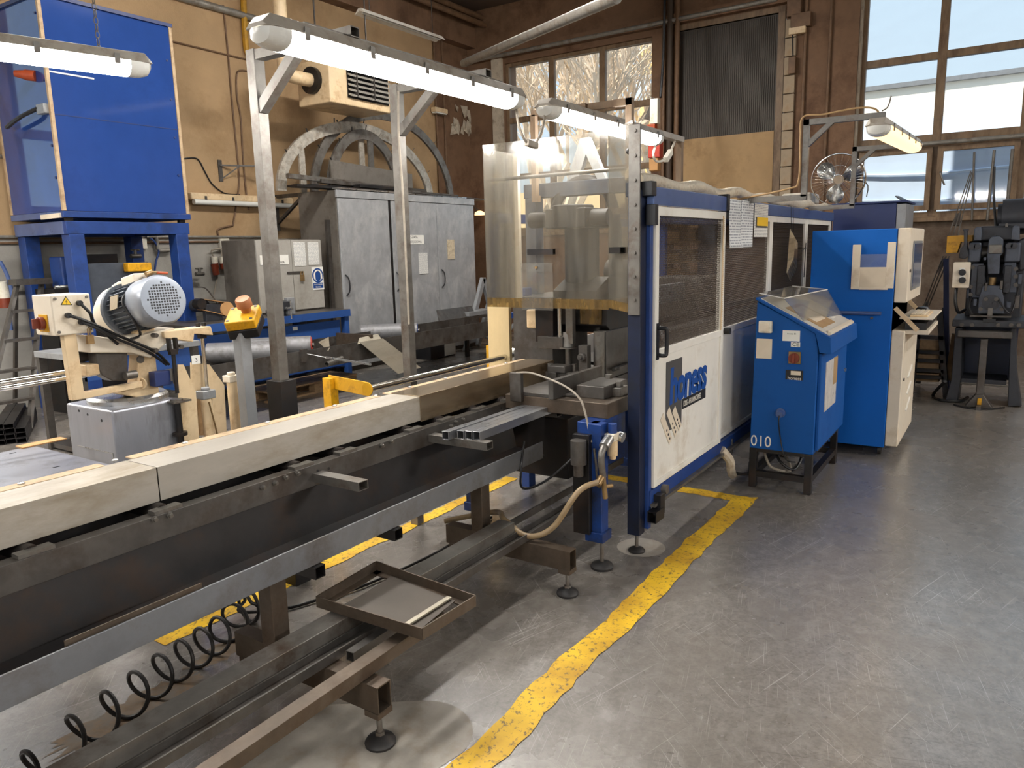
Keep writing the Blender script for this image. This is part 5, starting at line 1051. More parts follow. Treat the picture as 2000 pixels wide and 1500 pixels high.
for (y, z) in ((SY+0.20, SZ-0.035), (SY+0.27, SZ-0.025), (SY+0.2, 0.70)): dup(h0, (SX, y, z))
B().lathe([(0.17, 0), (0.17, 0.018), (0.155, 0.03), (1e-6, 0.032)], (SX+0.19, SY+0.2, SZ), (0,0,1), 36).obj('turntable', 'steel_bright', sw)
# cream casting carrying the head
cx = pY(415, 0, 0.1) if False else None
def Q(u, v, dy=0.0): return pY(u, v, SY+dy)
cast = [Q(265,700,0.1), Q(262,770,0.1)]
pts = [(Q(u,v,0.08).x, Q(u,v,0.08).z) for (u,v) in ((270,640),(298,640),(300,700),(306,760),(308,777),(278,779),(222,768),(262,755))]
B().prism(pts, SY+0.06, SY+0.14, 'y').obj('casting', 'cream_paint', sw, bevel=0.006)
g = Q(273, 702, 0.06); B().cyl((g.x, SY+0.06, g.z), (g.x, SY+0.05, g.z), 0.016, 16).obj('sight_glass', 'steel_dark', sw)
# fold-over arm with the switch box
e1 = Q(133, 655, 0.03); e2 = Q(150, 780, 0.03); e3 = Q(277, 750, 0.05)
B().bar((e1.x, SY+0.03, e1.z+0.02), (e2.x, SY+0.03, e2.z), 0.035, 0.05, up=(1,0,0)).obj('box_arm', 'cream_paint', sw, bevel=0.003)
B().bar((e2.x+0.0, SY+0.03, e2.z+0.012), (e3.x, SY+0.06, e3.z), 0.03, 0.028).cyl((e3.x, SY+0.055, e3.z), (e3.x+0.008, SY+0.058, e3.z), 0.026, 18).obj('box_arm', 'cream_paint', sw, bevel=0.003)
bc = Q(98, 577, 0.0); bx0 = bc.x; bx1 = Q(176, 580, 0).x; bz1 = bc.z; bz0 = Q(109, 657, 0).z; by1 = pX(60, 573, bx0).y
B().box(bx0, bx1, SY, min(by1, SY+0.19), bz0, bz1).obj('switch_box', 'cream_light', sw, bevel=0.006); sbx = bpy.data.objects['switch_box']
by1 = min(by1, SY+0.19)
for (x, z) in ((bx0+0.015, bz1-0.015), (bx1-0.015, bz1-0.015), (bx0+0.015, bz0+0.015), (bx1-0.015, bz0+0.015)):
    B().cyl((x, SY, z), (x, SY-0.004, z), 0.006, 10).obj('box_screw', 'steel_raw', sbx)
tr = [(Q(118,596).x, Q(118,596).z), (Q(141,596).x, Q(141,596).z), (Q(128,578).x, Q(128,578).z)]
B().prism(tr, SY-0.001, SY-0.0004, 'y').obj('warning_triangle', 'ink_black', sbx)
cx_ = sum(p[0] for p in tr)/3; cz_ = sum(p[1] for p in tr)/3
B().prism([(cx_+(p[0]-cx_)*0.78, cz_+(p[1]-cz_)*0.78) for p in tr], SY-0.0016, SY-0.001, 'y').obj('warning_triangle_field', 'paper_yellow', sbx)
B().prism([(cx_+0.003, cz_+0.012), (cx_-0.004, cz_-0.001), (cx_+0.001, cz_-0.001), (cx_-0.002, cz_-0.011), (cx_+0.005, cz_+0.002), (cx_, cz_+0.002)], SY-0.0021, SY-0.0016, 'y').obj('lightning_mark', 'ink_black', sbx)
yk = (SY+by1)/2; zk = bz0+0.05
B().box(bx0-0.004, bx0, yk-0.035, yk+0.035, zk-0.035, zk+0.035).obj('switch_plate', 'yellow_paint', sbx, bevel=0.002)
B().cyl((bx0-0.004, yk, zk), (bx0-0.022, yk, zk), 0.026, 18).box(bx0-0.045, bx0-0.02, yk-0.006, yk+0.006, zk-0.02, zk+0.02).obj('rotary_switch', 'plastic_red', sbx, bevel=0.002)
for (u, v, path) in ((153, 592, ((176,612),(186,634),(230,672))), (131, 616, ((170,628),(230,655),(300,685),(330,712))), (157, 629, ((178,636),(230,662),(290,688),(325,712)))):
    p = Q(u, v); B().cyl((p.x, SY, p.z), (p.x, SY-0.018, p.z), 0.011, 10).obj('cable_gland', 'plastic_black', sbx)
    B().tube([(p.x, SY-0.012, p.z)] + [pY(a, b_, SY-0.03+0.02*i) for i, (a, b_) in enumerate(path)], 0.0065, 8, smooth=6).obj('cable', 'cable_black', sw)
pk = Q(176, 660, -0.02); B().box(pk.x-0.014, pk.x+0.012, pk.y-0.008, pk.y+0.008, pk.z-0.024, pk.z+0.012).tube([pk+V(-0.006,0,0.01), pk+V(-0.006,0,0.035), pk+V(-0.002,0,0.045), pk+V(0.004,0,0.035), pk+V(0.004,0,0.01)], 0.003, 6).obj('padlock', 'brass', label='brass padlock hanging below the saw switch box', cat='padlock')
# motor: axis towards the viewer's right
mc = Q(322, 583, 0.02); md_ = Vector((0.62, -0.72, -0.22)).normalized()
# axis seen in the photograph runs from the gear head (left, away) to the fan cowl (right, near)
md_ = Vector((-0.06, -0.97, 0.17)).normalized()
mc = pY(320, 584, SY-0.14); R_ = 0.106; AXL = 1.55
def ml(prof, name, mat, n=36): return B().lathe([(r, h*AXL if h < 0 else h) for r, h in prof], mc, md_, n).obj(name, mat, sw)
ml([(R_*0.70, 0.004), (R_*0.93, 0.0), (R_, -0.012), (R_, -0.085), (R_*0.90, -0.095)], 'fan_cowl', 'motor_grey')
ml([(1e-6, 0.0035), (R_*0.71, 0.0035), (R_*0.71, 0.001)], 'cowl_face', 'motor_grey'); cwl = bpy.data.objects['cowl_face']
ax = Vector((0,0,1)).cross(md_).normalized(); ay = md_.cross(ax)
gh = B().bar(mc+md_*0.0034, mc+md_*0.0046, 0.0078, 0.0078, up=ay).obj('vent_hole', 'plastic_black', cwl); hb = mc+md_*0.004
for i in range(-7, 8):
    for j in range(-7, 8):
        if (i*i+j*j) < 37 and (i*i+j*j) > 0:
            dup(gh, hb+ax*(i*0.0118)+ay*(j*0.0118))
ml([(R_*0.86, -0.095), (R_*0.86, -0.19)], 'motor_body', 'motor_dark'); mbd = bpy.data.objects['motor_body']
fin = B()
for i in range(30):
    a_ = 2*math.pi*i/30; e_ = ax*math.cos(a_)+ay*math.sin(a_); fin = B().bar(mc-md_*0.097*AXL+e_*R_*0.93, mc-md_*0.19*AXL+e_*R_*0.93, 0.003, 0.018, up=e_); fin.obj('cooling_fin', 'motor_dark', mbd)
ml([(R_*1.0, -0.19), (R_*1.12, -0.195), (R_*1.12, -0.212), (R_*0.9, -0.214)], 'flange', 'motor_dark')
ml([(R_*1.10, -0.214), (R_*1.10, -0.25), (R_*0.86, -0.30), (R_*0.7, -0.31)], 'gear_head', 'cream_light')
np2 = mc-md_*0.14+(-md_.cross(Vector((0,0,1))).normalized())*0; side = (Vector((-0.9,-0.2,0.25))).normalized(); side = (side-md_*side.dot(md_)).normalized()
B().bar(mc-md_*0.115*AXL+side*R_*1.04, mc-md_*0.16*AXL+side*R_*1.04, 0.06, 0.004, up=side).obj('rating_plate', 'sheet_galv', mbd)
tb0 = mc-md_*0.14*AXL+ay*R_*1.05
B().bar(mc-md_*0.10*AXL+ay*R_*1.08, mc-md_*0.18*AXL+ay*R_*1.08, 0.06, 0.05, up=ay).obj('terminal_box', 'cream_light', mbd, bevel=0.008)
B().bar(mc-md_*0.20*AXL+ay*R_*1.1, mc-md_*0.25*AXL+ay*R_*1.02, 0.05, 0.03, up=ay).obj('lifting_lug', 'cream_light', sw, bevel=0.008)
B().tube([tb0+ay*0.0+md_*0.03, tb0+md_*0.055+ax*0.0+V(0,-0.02,0.0), mc-md_*0.13+side*R_*1.06, mc-md_*0.12+side*R_*0.8-ay*R_*0.85, mc-md_*0.2-ay*R_*1.25+side*0.03, pY(256, 662, SY-0.02)], 0.006, 8, smooth=6).obj('motor_cable', 'cable_black', sw)
v0 = Q(285, 536, 0.0); B().cyl(v0, v0+V(0.03,0,0.01), 0.011, 10).cyl(v0+V(0.02,0,0.01), v0+V(0.085,-0.0,0.004), 0.005, 8).obj('air_valve', 'brass', sw); B().cyl(v0+V(0.05,-0.001,0.006), v0+V(0.10,-0.001,0.001), 0.006, 8).obj('valve_lever', 'orange_grip', sw)
# head bodywork below the motor
B().prism([(Q(u,v).x, Q(u,v).z) for (u,v) in ((180,655),(255,665),(300,650),(345,640),(350,652),(300,700),(262,690),(182,690))], SY+0.02, SY+0.16, 'y').obj('saw_head', 'cream_light', sw, bevel=0.006)
B().prism([(Q(u,v).x, Q(u,v).z) for (u,v) in ((320,648),(412,637),(417,655),(380,652),(378,668),(322,660))], SY+0.0, SY+0.08, 'y').obj('yoke', 'cream_paint', sw, bevel=0.004)
for (u, v) in ((337,623),(303,655),(303,684),(353,677)):
    p = Q(u, v, 0.0); B().cyl((p.x, SY+0.02, p.z), (p.x, SY-0.012, p.z), 0.010, 10).obj('head_bolt', 'steel_dark', sw)
# vice block and jaws
B().prism([(Q(u,v).x, Q(u,v).z) for (u,v) in ((200,690),(262,682),(264,745),(232,746),(212,735),(202,712))], SY+0.05, SY+0.12, 'y').obj('vice_jaw', 'steel_dark', sw, bevel=0.006)
B().box(Q(180,690).x, Q(262,690).x, SY+0.12, SY+0.22, Q(180,712).z, Q(180,684).z).obj('vice_bridge', 'steel_black', sw, bevel=0.006)
p = Q(257, 732, 0.02); B().cyl((p.x-0.03, SY+0.02, p.z), (p.x+0.02, SY+0.02, p.z), 0.018, 16).obj('vice_spindle', 'steel_raw', sw)
B().box(Q(180,720).x, Q(207,720).x, SY+0.05, SY+0.16, Q(180,737).z, Q(180,715).z).obj('rest_block', 'cream_paint', sw, bevel=0.004)
# two upright hold-down cylinders with clevises, and triangular side plates
for (u0, vt, vb, dy, ly) in ((335, 690, 770, -0.02, 0.0), (392, 660, 765, 0.04, 0.05)):
    top = Q(u0, vt-30, dy); bot = Q(u0, vb, dy)
    B().box(top.x-0.022, top.x-0.010, top.y-0.012, top.y+0.012, top.z-0.06, top.z).box(top.x+0.010, top.x+0.022, top.y-0.012, top.y+0.012, top.z-0.06, top.z).box(top.x-0.018, top.x+0.018, top.y-0.012, top.y+0.012, top.z-0.075, top.z-0.05).obj('clevis', 'steel_black', sw, bevel=0.002)
    B().cyl((top.x, top.y, bot.z), (top.x, top.y, top.z-0.06), 0.009, 12).obj('piston_rod', 'chrome' if u0 > 350 else 'steel_black', sw)
p1 = Q(355, 782, -0.02)
B().box(p1.x-0.06, p1.x+0.03, SY-0.05, SY+0.03, p1.z-0.004, p1.z+0.004).cyl((p1.x-0.025, SY-0.02, p1.z), (p1.x-0.025, SY-0.02, p1.z+0.012), 0.028, 18).obj('spring_plate', 'steel_raw', sw)
B().cyl((p1.x-0.025, SY-0.02, 0.72), (p1.x-0.025, SY-0.02, p1.z), 0.015, 12).cyl((p1.x-0.025, SY-0.02, 0.80), (p1.x-0.025, SY-0.02, 0.815), 0.032, 18).obj('screw_spindle', 'steel_black', sw)
B().prism([(Q(u,v,0).x, Q(u,v,0).z) for (u,v) in ((346,712),(357,712),(381,765),(388,862),(350,862))], SY-0.006, SY+0.002, 'y').obj('side_plate', 'cream_paint', sw)
B().prism([(Q(u,v,0.08).x, Q(u,v,0.08).z) for (u,v) in ((372,708),(408,712),(437,752),(442,850),(374,850))], SY+0.075, SY+0.083, 'y').obj('side_plate', 'cream_paint', sw)
B().box(Q(303,740).x, Q(334,740).x, SY+0.0, SY+0.05, Q(300,757).z, Q(300,728).z).obj('solenoid_valve', 'navy', sw, bevel=0.004)
c0 = Q(402, 770, 0.02)
B().box(c0.x-0.035, c0.x+0.035, c0.y-0.03, c0.y+0.03, c0.z-0.02, c0.z+0.02).cyl((c0.x, c0.y, c0.z+0.02), (c0.x, c0.y, c0.z+0.035), 0.02, 16).obj('cylinder_head', 'grey_paint', sw, bevel=0.004)
B().cyl((c0.x, c0.y, 0.70), (c0.x, c0.y, c0.z-0.02), 0.027, 20).obj('air_cylinder', 'cream_paint', sw)
c2 = Q(452, 738, 0.10)
B().box(c2.x-0.032, c2.x+0.032, c2.y-0.03, c2.y+0.03, c2.z-0.02, c2.z+0.015).cyl((c2.x, c2.y, c2.z+0.015), (c2.x, c2.y, c2.z+0.03), 0.02, 16).obj('cylinder_head', 'cream_light', sw, bevel=0.004)
B().cyl((c2.x, c2.y, 0.70), (c2.x, c2.y, c2.z-0.02), 0.026, 20).obj('air_cylinder', 'cream_paint', sw)
B().tube([Q(408,785,-0.02), Q(420,830,-0.02), Q(426,855,-0.02)], 0.004, 6).obj('air_line', 'brass', sw)
pl = Q(378, 702, -0.01); B().box(pl.x-0.022, pl.x+0.022, SY-0.03, SY-0.026, pl.z-0.02, pl.z+0.02).obj('number_plate', 'paper', sw)
text('number_3', '3', 'ink_black', sw, 0.026, (pl.x-0.006, SY-0.0305, pl.z-0.01), (1,0,0), (0,0,1), 0.0003)
# bar clamped in the saw
b0 = pY(200, 716, SY+0.12); b1 = pY(-60, 757, SY+0.22)
B().cyl(b0, b1, 0.012, 12).obj('guide_rod', 'chrome', sw); B().cyl(b0-V(0,0.02,0.022), b1-V(0,0.02,0.022), 0.010, 12).obj('guide_rod', 'chrome', sw)
# emergency stop pedestal
es = thing('emergency_stop', (pY(472, 700, SY).x, SY, 0), 'yellow emergency stop box on a bare steel post between saw and conveyor', 'emergency stop')
ep = pY(468, 650, SY)
B().rtube((ep.x+0.01, SY, 0), (ep.x+0.01, SY, ep.z), 0.06, 0.06, 0.004, up=(0,1,0)).obj('post', 'grey_paint', es, bevel=0.003)
_xa = (RGT+UPV*0.12).normalized(); _za = (-FWD*0.50+UPV*0.70+RGT*0.30); _za = (_za-_xa*_za.dot(_xa)).normalized(); _ya = _za.cross(_xa)
Tm = Matrix.Translation(pY(477, 626, SY)) @ Matrix((_xa, _ya, _za)).transposed().to_4x4()
Tm = Tm @ Matrix.Scale(1.35, 4)
B(Tm).box(-0.055, 0.055, -0.055, 0.055, -0.045, -0.008).obj('box_base', 'plastic_black', es, bevel=0.006)
B(Tm).box(-0.055, 0.055, -0.055, 0.055, -0.008, 0.03).obj('box_lid', 'yellow_paint', es, bevel=0.008); blid = bpy.data.objects['box_lid']
B(Tm).lathe([(0.017, 0.03), (0.02, 0.05), (0.028, 0.052), (0.028, 0.078), (0.024, 0.084), (1e-6, 0.086)], (0.016,0.012,0), (0,0,1), 24).obj('stop_button', 'estop_red', blid)
for (x, y) in ((-0.042,-0.042),(0.042,-0.042),(-0.042,0.042),(0.042,0.042)): B(Tm).cyl((x,y,0.029), (x,y,0.032), 0.006, 10).obj('lid_screw', 'steel_dark', blid)
# sheet steel table at the left edge
stb = thing('steel_table', (0.6, 3.0, 0), 'low table with a bright sheet-steel top behind the conveyor at the left edge', 'table')
tz = 0.83; ta = pZ(65, 870, tz)
B().box(-0.6, ta.x, 2.72, ta.y, tz-0.02, tz).obj('table_top', 'saw_base', stb, bevel=0.003)
for x in (-0.5, ta.x-0.06):
    for y in (3.05, ta.y-0.06): B().box(x-0.025, x+0.025, y-0.025, y+0.025, 0, tz-0.02).obj('leg', 'steel_dark', stb)
for (u, v) in ((25,885),(110,912)):
    p = pZ(u, v, tz); B().box(p.x-0.012, p.x+0.012, p.y-0.004, p.y+0.004, tz, tz+0.001).obj('slot', 'plastic_black', stb)

# ------------------------------------------------------------------ blue hood on a stand
HX0, HX1, HY0, HY1 = 3.92, 5.265, 7.8, 8.86
hd = thing('extraction_hood', (4.6, 8.3, 2.08), 'big glossy blue sheet hood with wooden edge strips on a blue stand', 'hood')
B().box(HX0, HX1, HY0, HY1, 2.085, 4.05).obj('hood_panels', 'blue_hood', hd)
for (x, y) in ((HX0-0.012, HY0-0.012), (HX1-0.02, HY0-0.012), (HX0-0.012, HY1-0.02)):
    B().box(x, x+0.032, y, y+0.032, 2.085, 4.05).obj('edge_strip', 'strip_wood', hd)
B().box(HX0-0.02, HX1+0.02, HY0-0.02, HY1, 4.05, 4.085).obj('top_rim', 'navy', hd)
for (a_, b_) in ((HX0+0.05, 0), ):
    B().box(HX0+0.02, HX0+0.45, HY0-0.006, HY0, 3.37, 3.385).obj('joint_strip', 'paper', hd)
B().box(HX0+0.03, HX1-0.03, HY0-0.003, HY0, 2.985, 2.993).obj('panel_joint', 'navy', hd)
s1 = B().cyl((HX0-0.013, HY0+0.06, 2.4), (HX0+0.0, HY0+0.06, 2.4), 0.012, 8).obj('rivet', 'navy', hd)
for z in (2.7, 3.0, 3.3, 3.6, 3.9): dup(s1, (HX0-0.0065, HY0+0.06, z))
for z in (2.5, 2.9, 3.3, 3.7): dup(s1, (HX1-0.07, HY0-0.002, z), rot=(0,0,math.pi/2))
gp = pX(65, 150, HX0)
B().cyl((HX0, gp.y-0.05, gp.z), (HX0-0.06, gp.y+0.02, gp.z+0.01), 0.05, 16).cyl((HX0-0.06, gp.y+0.02, gp.z+0.01), (HX0-0.13, gp.y+0.08, gp.z+0.02), 0.045, 16, r1=0.03).obj('plug_connector', 'orange_grip', label='brown round connector sticking out of the hood side', cat='connector')
gb_ = pX(85, 212, HX0); B().box(HX0-0.06, HX0, gb_.y-0.12, gb_.y+0.02, gb_.z-0.06, gb_.z+0.03).obj('side_box', 'grey_paint', hd, bevel=0.006)
B().tube([(HX0-0.04, gb_.y, gb_.z), (HX0-0.10, gb_.y+0.25, gb_.z-0.06), (HX0-0.08, gb_.y+0.6, gb_.z-0.12)], 0.02, 8, smooth=4).obj('cable', 'cable_black', hd)
hs_ = thing('hood_stand', (4.6, 8.3, 0), 'blue steel stand with double frame carrying the hood', 'stand')
for (z0, z1, o) in ((2.02, 2.08, 0.02), (1.86, 1.985, 0.0)):
    B().box(HX0-o, HX1+o, HY0-o-0.002, HY0+0.06, z0, z1).obj('frame_rail', 'blue_machine', hs_, bevel=0.004); B().box(HX0-o, HX0+0.06, HY0+0.061, HY1, z0, z1).obj('frame_rail', 'blue_rail', hs_, bevel=0.004)
    B().box(HX1-0.06, HX1+o, HY0+0.061, HY1, z0, z1).obj('frame_rail', 'blue_machine', hs_, bevel=0.004); B().box(HX0+0.061, HX1-0.061, HY1-0.06, HY1, z0, z1).obj('frame_rail', 'blue_machine', hs_, bevel=0.004)
for (x, y) in ((HX0+0.02, HY0+0.02), (HX1-0.10, HY0+0.02)): B().box(x, x+0.07, y, y+0.04, 1.985, 2.02).obj('spacer', 'steel_black', hs_)
LW = 0.15
for (x, y) in ((HX0+0.02, HY0+0.0), (HX1-LW-0.02, HY0), (HX0+0.02, HY1-LW), (HX1-LW-0.02, HY1-LW)):
    B().box(x, x+LW, y, y+LW, 0, 1.86).obj('leg', 'blue_machine', hs_, bevel=0.006)
# tools on the frame
wd = pX(95, 428, HX0-0.02); B().bar((HX0-0.02, HY0+0.40, 2.035), (HX0-0.02, HY0+0.02, 2.04), 0.03, 0.045).obj('scraper', 'paper_blank', label='pale handled scraper lying in the stand gap under the hood', cat='tool')

# ------------------------------------------------------------------ grey worktable with blue legs, below the hood
wt = thing('worktable', (3.4, 6.7, 0), 'grey steel worktable with angle legs in front of the hood stand', 'table')
wz = pY(65, 686, 6.85).z; wx0 = pY(65, 686, 6.85).x
B().box(wx0, wx0+1.1, 6.15, 6.85, wz-0.05, wz).obj('table_top', 'grey_paint', wt, bevel=0.004)
for (x, y) in ((wx0+0.01, 6.79), (wx0+0.01, 6.17), (wx0+1.03, 6.79), (wx0+1.03, 6.17)): B().box(x, x+0.06, y, y+0.05, 0, wz-0.05).obj('leg', 'steel_dark', wt)
B().box(wx0+0.03, wx0+1.05, 6.18, 6.82, 0.02, 0.06).obj('bottom_frame', 'steel_dark', wt)
B().box(wx0+0.05, wx0+1.0, 6.17, 6.2, wz-0.22, wz-0.05).obj('apron', 'blue_bench', wt)
B().lathe([(0.05, 0), (0.055, 0.02), (0.03, 0.028), (1e-6, 0.03)], (wx0+0.28, 6.5, wz), (0,0,1), 20).obj('cable_roll', 'cable_grey', label='small grey ring of cable on the worktable', cat='cable')
# step ladder against the wall
ldr = thing('step_ladder', (3.3, 8.2, 0), 'dark grey steel step ladder at the left edge', 'ladder')
lt0 = pY(35, 552, 8.3); lb0 = pZ(-60, 880, 0.0)
ltop = Vector((pY(34, 553, 8.45).x, 8.45, pY(34, 553, 8.45).z)); lb1 = Vector((2.95, 7.75, 0))
for dx in (0.0, 0.42):
    B().bar(ltop+V(dx*0.55,0,0), lb1+V(dx-0.05,0,0.02), 0.03, 0.06, up=(0,1,0)).obj('stile', 'steel_dark', ldr)
for i in range(1, 5):
    t = i/5; a_ = ltop.lerp(lb1+V(-0.05,0,0.02), t); b_ = (ltop+V(0.23,0,0)).lerp(lb1+V(0.37,0,0.02), t); B().bar(a_, b_, 0.09, 0.025).obj('rung', 'steel_dark', ldr)
B().box(ltop.x-0.05, ltop.x+0.3, 8.36, 8.54, ltop.z-0.02, ltop.z+0.04).obj('top_step', 'steel_dark', ldr)
for dx in (0.0, 0.25): B().bar(ltop+V(dx,0.03,0), Vector((ltop.x+dx*1.3, 8.9, 0.02)), 0.03, 0.04, up=(0,1,0)).obj('rear_leg', 'steel_dark', ldr)
# stack of rectangular tubes on the floor
tdir = Vector((math.cos(1.065), math.sin(1.065), 0)); base = pZ(22, 868, 0.0); side = Vector((tdir.y, -tdir.x, 0)); nn = 0
wht = [('left', -1), ('right', 0)]
for row in range(4):
    for col in range(3):
        if col == 2 and row > 2: continue
        c_ = base + side*((col-1)*0.082) + V(0,0,0.024+row*0.047); c_ = c_ + tdir*(0.03*((row+col) % 2))
        B().rtube(c_, c_+tdir*1.1, 0.078, 0.045, 0.004).obj('rectangular_tube', 'steel_black', label='dark rectangular tube in the floor stack: %s row, %s column' % (('bottom','second','third','top')[row], ('left','middle','right')[col]), cat='steel tube', group='stacked rectangular tubes')
cbp = pZ(45, 872, 0.83) ; B().box(1.42, 1.60, 3.40, 3.46, 0.831, 0.836).obj('cardboard_scrap', 'cardboard', label='small cardboard scrap at the far corner of the steel table', cat='cardboard')

# ------------------------------------------------------------------ blue workbench, cabinet on it, belt grinder, vice
wb_ = thing('workbench', (5.9, 7.6, 0), 'long blue workbench with a dark steel top along the wall', 'workbench')
B().box(4.75, 7.07, 7.18, 8.3, 0.845, 0.89).obj('bench_top', 'steel_dark', wb_, bevel=0.004)
B().box(4.75, 7.06, 7.17, 7.20, 0.80, 0.888).obj('top_edge', 'blue_bench', wb_)
for x in (4.8, 6.985): B().box(x, x+0.07, 7.2, 7.28, 0, 0.845).obj('leg', 'blue_bench', wb_, bevel=0.003); B().box(x, x+0.07, 8.15, 8.22, 0, 0.845).obj('leg', 'blue_bench', wb_)
for (a_, b_) in ((4.9, 5.85), (5.9, 6.93)): B().box(a_, b_, 7.24, 7.26, 0.16, 0.76).obj('front_panel', 'blue_bench', wb_, bevel=0.003)
B().box(4.85, 7.0, 7.26, 8.2, 0.14, 0.17).obj('lower_shelf', 'blue_bench', wb_)
B().box(6.15, 6.22, 7.232, 7.24, 0.70, 0.74).obj('panel_label', 'paper', wb_)
tc_ = thing('tool_cupboard', (6.5, 7.9, 0.89), 'grey steel tool cupboard with two doors standing on the workbench', 'cupboard')
B().box(5.99, 7.03, 7.62, 8.25, 0.892, 1.795).obj('carcass', 'cabinet_side', tc_, bevel=0.004)
xs = pY(573, 540, 7.6).x
B().box(5.995, xs-0.004, 7.60, 7.62, 0.91, 1.785).obj('door', 'dado_grey', tc_, bevel=0.003); B().box(xs+0.004, 7.025, 7.60, 7.62, 0.91, 1.785).obj('door', 'dado_grey', tc_, bevel=0.003); tcd = [o for o in COL.objects if o.parent == tc_ and o.name.startswith('door')]
B().box(xs-0.10, xs+0.16, 7.588, 7.60, 1.37, 1.395).obj('hasp', 'steel_dark', tcd[1])
B().box(xs+0.10, xs+0.16, 7.575, 7.59, 1.27, 1.35).tube([(xs+0.11,7.582,1.35),(xs+0.115,7.582,1.39),(xs+0.145,7.582,1.39),(xs+0.15,7.582,1.35)], 0.006, 6).obj('padlock', 'brass', tcd[1])
def wallplate(name, u0, v0, u1, v1, y, mat, parent, th=0.004, label=None, cat=None):
    a_ = pY(u0, v0, y); c_ = pY(u1, v1, y); return B().box(a_.x, c_.x, y-th, y, a_.z, c_.z).obj(name, mat, parent, label=label, cat=cat)
wallplate('name_plate', 507, 499, 564, 516, 7.598, 'paper', tcd[0])
a_ = pY(536, 501.5, 7.59); text('name_print', 'SZAFKA', 'ink_black', tcd[0], 0.046, (6.24, 7.5935, a_.z-0.025), (1,0,0), (0,0,1), 0.0004, align='CENTER'); text('name_print', 'NARZĘDZIOWA', 'ink_black', tcd[0], 0.044, (6.24, 7.5935, a_.z-0.083), (1,0,0), (0,0,1), 0.0004, align='CENTER')
wallplate('notice', 572, 473, 598, 519, 7.598, 'sheet_print', None, label='printed notice on the left of the cupboard door with the blue sign', cat='notice'); wallplate('notice', 600, 473, 624, 517, 7.598, 'sheet_print', None, label='printed notice on the right, above the blue ear protection sign', cat='notice')
sg = thing('ear_protection_sign', pY(621, 565, 7.597), 'blue and white ear protection sign on the tool cupboard door', 'sign')
wallplate('plate', 608, 522, 633, 565, 7.598, 'paper', sg)
a_ = pY(621, 538, 7.59); rS = 0.095
B().cyl((a_.x, 7.594, a_.z), (a_.x, 7.5925, a_.z), rS, 36).obj('disc', 'sign_blue', sg)
B().prism([(a_.x+0.072*math.cos(t), a_.z+0.075*math.sin(t)) for t in [i*2*math.pi/28 for i in range(28)]], 7.5925, 7.5915, 'y').obj('headset', 'ink_white', sg)
B().prism([(a_.x+0.05*math.cos(t), a_.z-0.008+0.068*math.sin(t)) for t in [i*2*math.pi/28 for i in range(28)]], 7.5915, 7.5905, 'y').obj('head', 'sign_blue', sg)
for s_ in (-1, 1): B().box(a_.x+s_*0.058-0.014, a_.x+s_*0.058+0.014, 7.5895, 7.5905, a_.z-0.045, a_.z+0.02).obj('ear_cup', 'ink_white', sg)
a2 = pY(612, 553, 7.59); c2_ = pY(632, 562, 7.59); B().box(a2.x, c2_.x, 7.5925, 7.594, a2.z, c2_.z).obj('caption_field', 'sign_blue', sg)
text('caption', 'STOSUJ OCHRONĘ', 'ink_white', sg, 0.021, ((a2.x+c2_.x)/2, 7.592, a2.z-0.028), (1,0,0), (0,0,1), 0.0002, align='CENTER', stretch=0.8); text('caption', 'SŁUCHU', 'ink_white', sg, 0.024, ((a2.x+c2_.x)/2, 7.592, a2.z-0.06), (1,0,0), (0,0,1), 0.0002, align='CENTER')
bg = thing('belt_grinder', (5.15, 7.5, 0.89), 'belt grinder with a tan belt on the workbench beside the blue leg', 'grinder')
g0_ = pY(390, 590, 7.5); g1_ = pY(440, 600, 7.5)
for (p, r_) in ((g0_, 0.06), (g1_, 0.08)): B().cyl((p.x, 7.46, p.z-0.02), (p.x, 7.56, p.z-0.02), r_, 20).obj('wheel', 'steel_black', bg)
B().bar((g0_.x, 7.51, g0_.z+0.035), (g1_.x, 7.51, g1_.z+0.055), 0.10, 0.006).bar((g0_.x, 7.51, g0_.z-0.085), (g1_.x, 7.51, g1_.z-0.095), 0.10, 0.006).obj('belt', 'cardboard', bg)
B().cyl((g1_.x, 7.458, g1_.z-0.02), (g1_.x, 7.562, g1_.z-0.02), 0.083, 20).obj('belt_end', 'cardboard', bg); B().box(g0_.x+0.05, g1_.x-0.06, 7.48, 7.54, 0.89, g0_.z-0.03).cyl((g0_.x+0.1, 7.56, g0_.z-0.05), (g0_.x+0.1, 7.76, g0_.z-0.05), 0.07, 20).obj('motor_block', 'press_dark', bg, bevel=0.006)
B().tube([(g1_.x-0.1, 7.5, g1_.z+0.05), (g1_.x-0.22, 7.5, g1_.z+0.22), (g1_.x-0.33, 7.5, g1_.z+0.25)], 0.008, 6, smooth=5).obj('lamp_arm', 'steel_dark', bg)
vc = thing('bench_vice', (6.1, 7.2, 0.89), 'dark bench vice on the front edge of the workbench behind the lamp post', 'vice')
vx = pY(548, 600, 7.25).x
B().box(vx-0.09, vx+0.09, 7.22, 7.42, 0.89, 0.96).prism([(7.15, 0.96), (7.15, 1.06), (7.24, 1.07), (7.26, 0.97)], vx-0.08, vx+0.08, 'x').prism([(7.28, 0.96), (7.28, 1.07), (7.38, 1.06), (7.40, 0.96)], vx-0.08, vx+0.08, 'x').obj('body', 'press_dark', vc, bevel=0.008)
B().cyl((vx, 7.05, 0.98), (vx, 7.2, 0.98), 0.018, 12).cyl((vx, 7.07, 0.86), (vx, 7.07, 1.08), 0.008, 10).obj('screw_handle', 'steel_bright', vc)
tpx = pY(556, 590, 7.25).x
B().box(vx+0.05, vx+0.16, 7.18, 7.24, 0.90, 1.10).obj('clamp_jaw', 'grey_paint', vc, bevel=0.006)
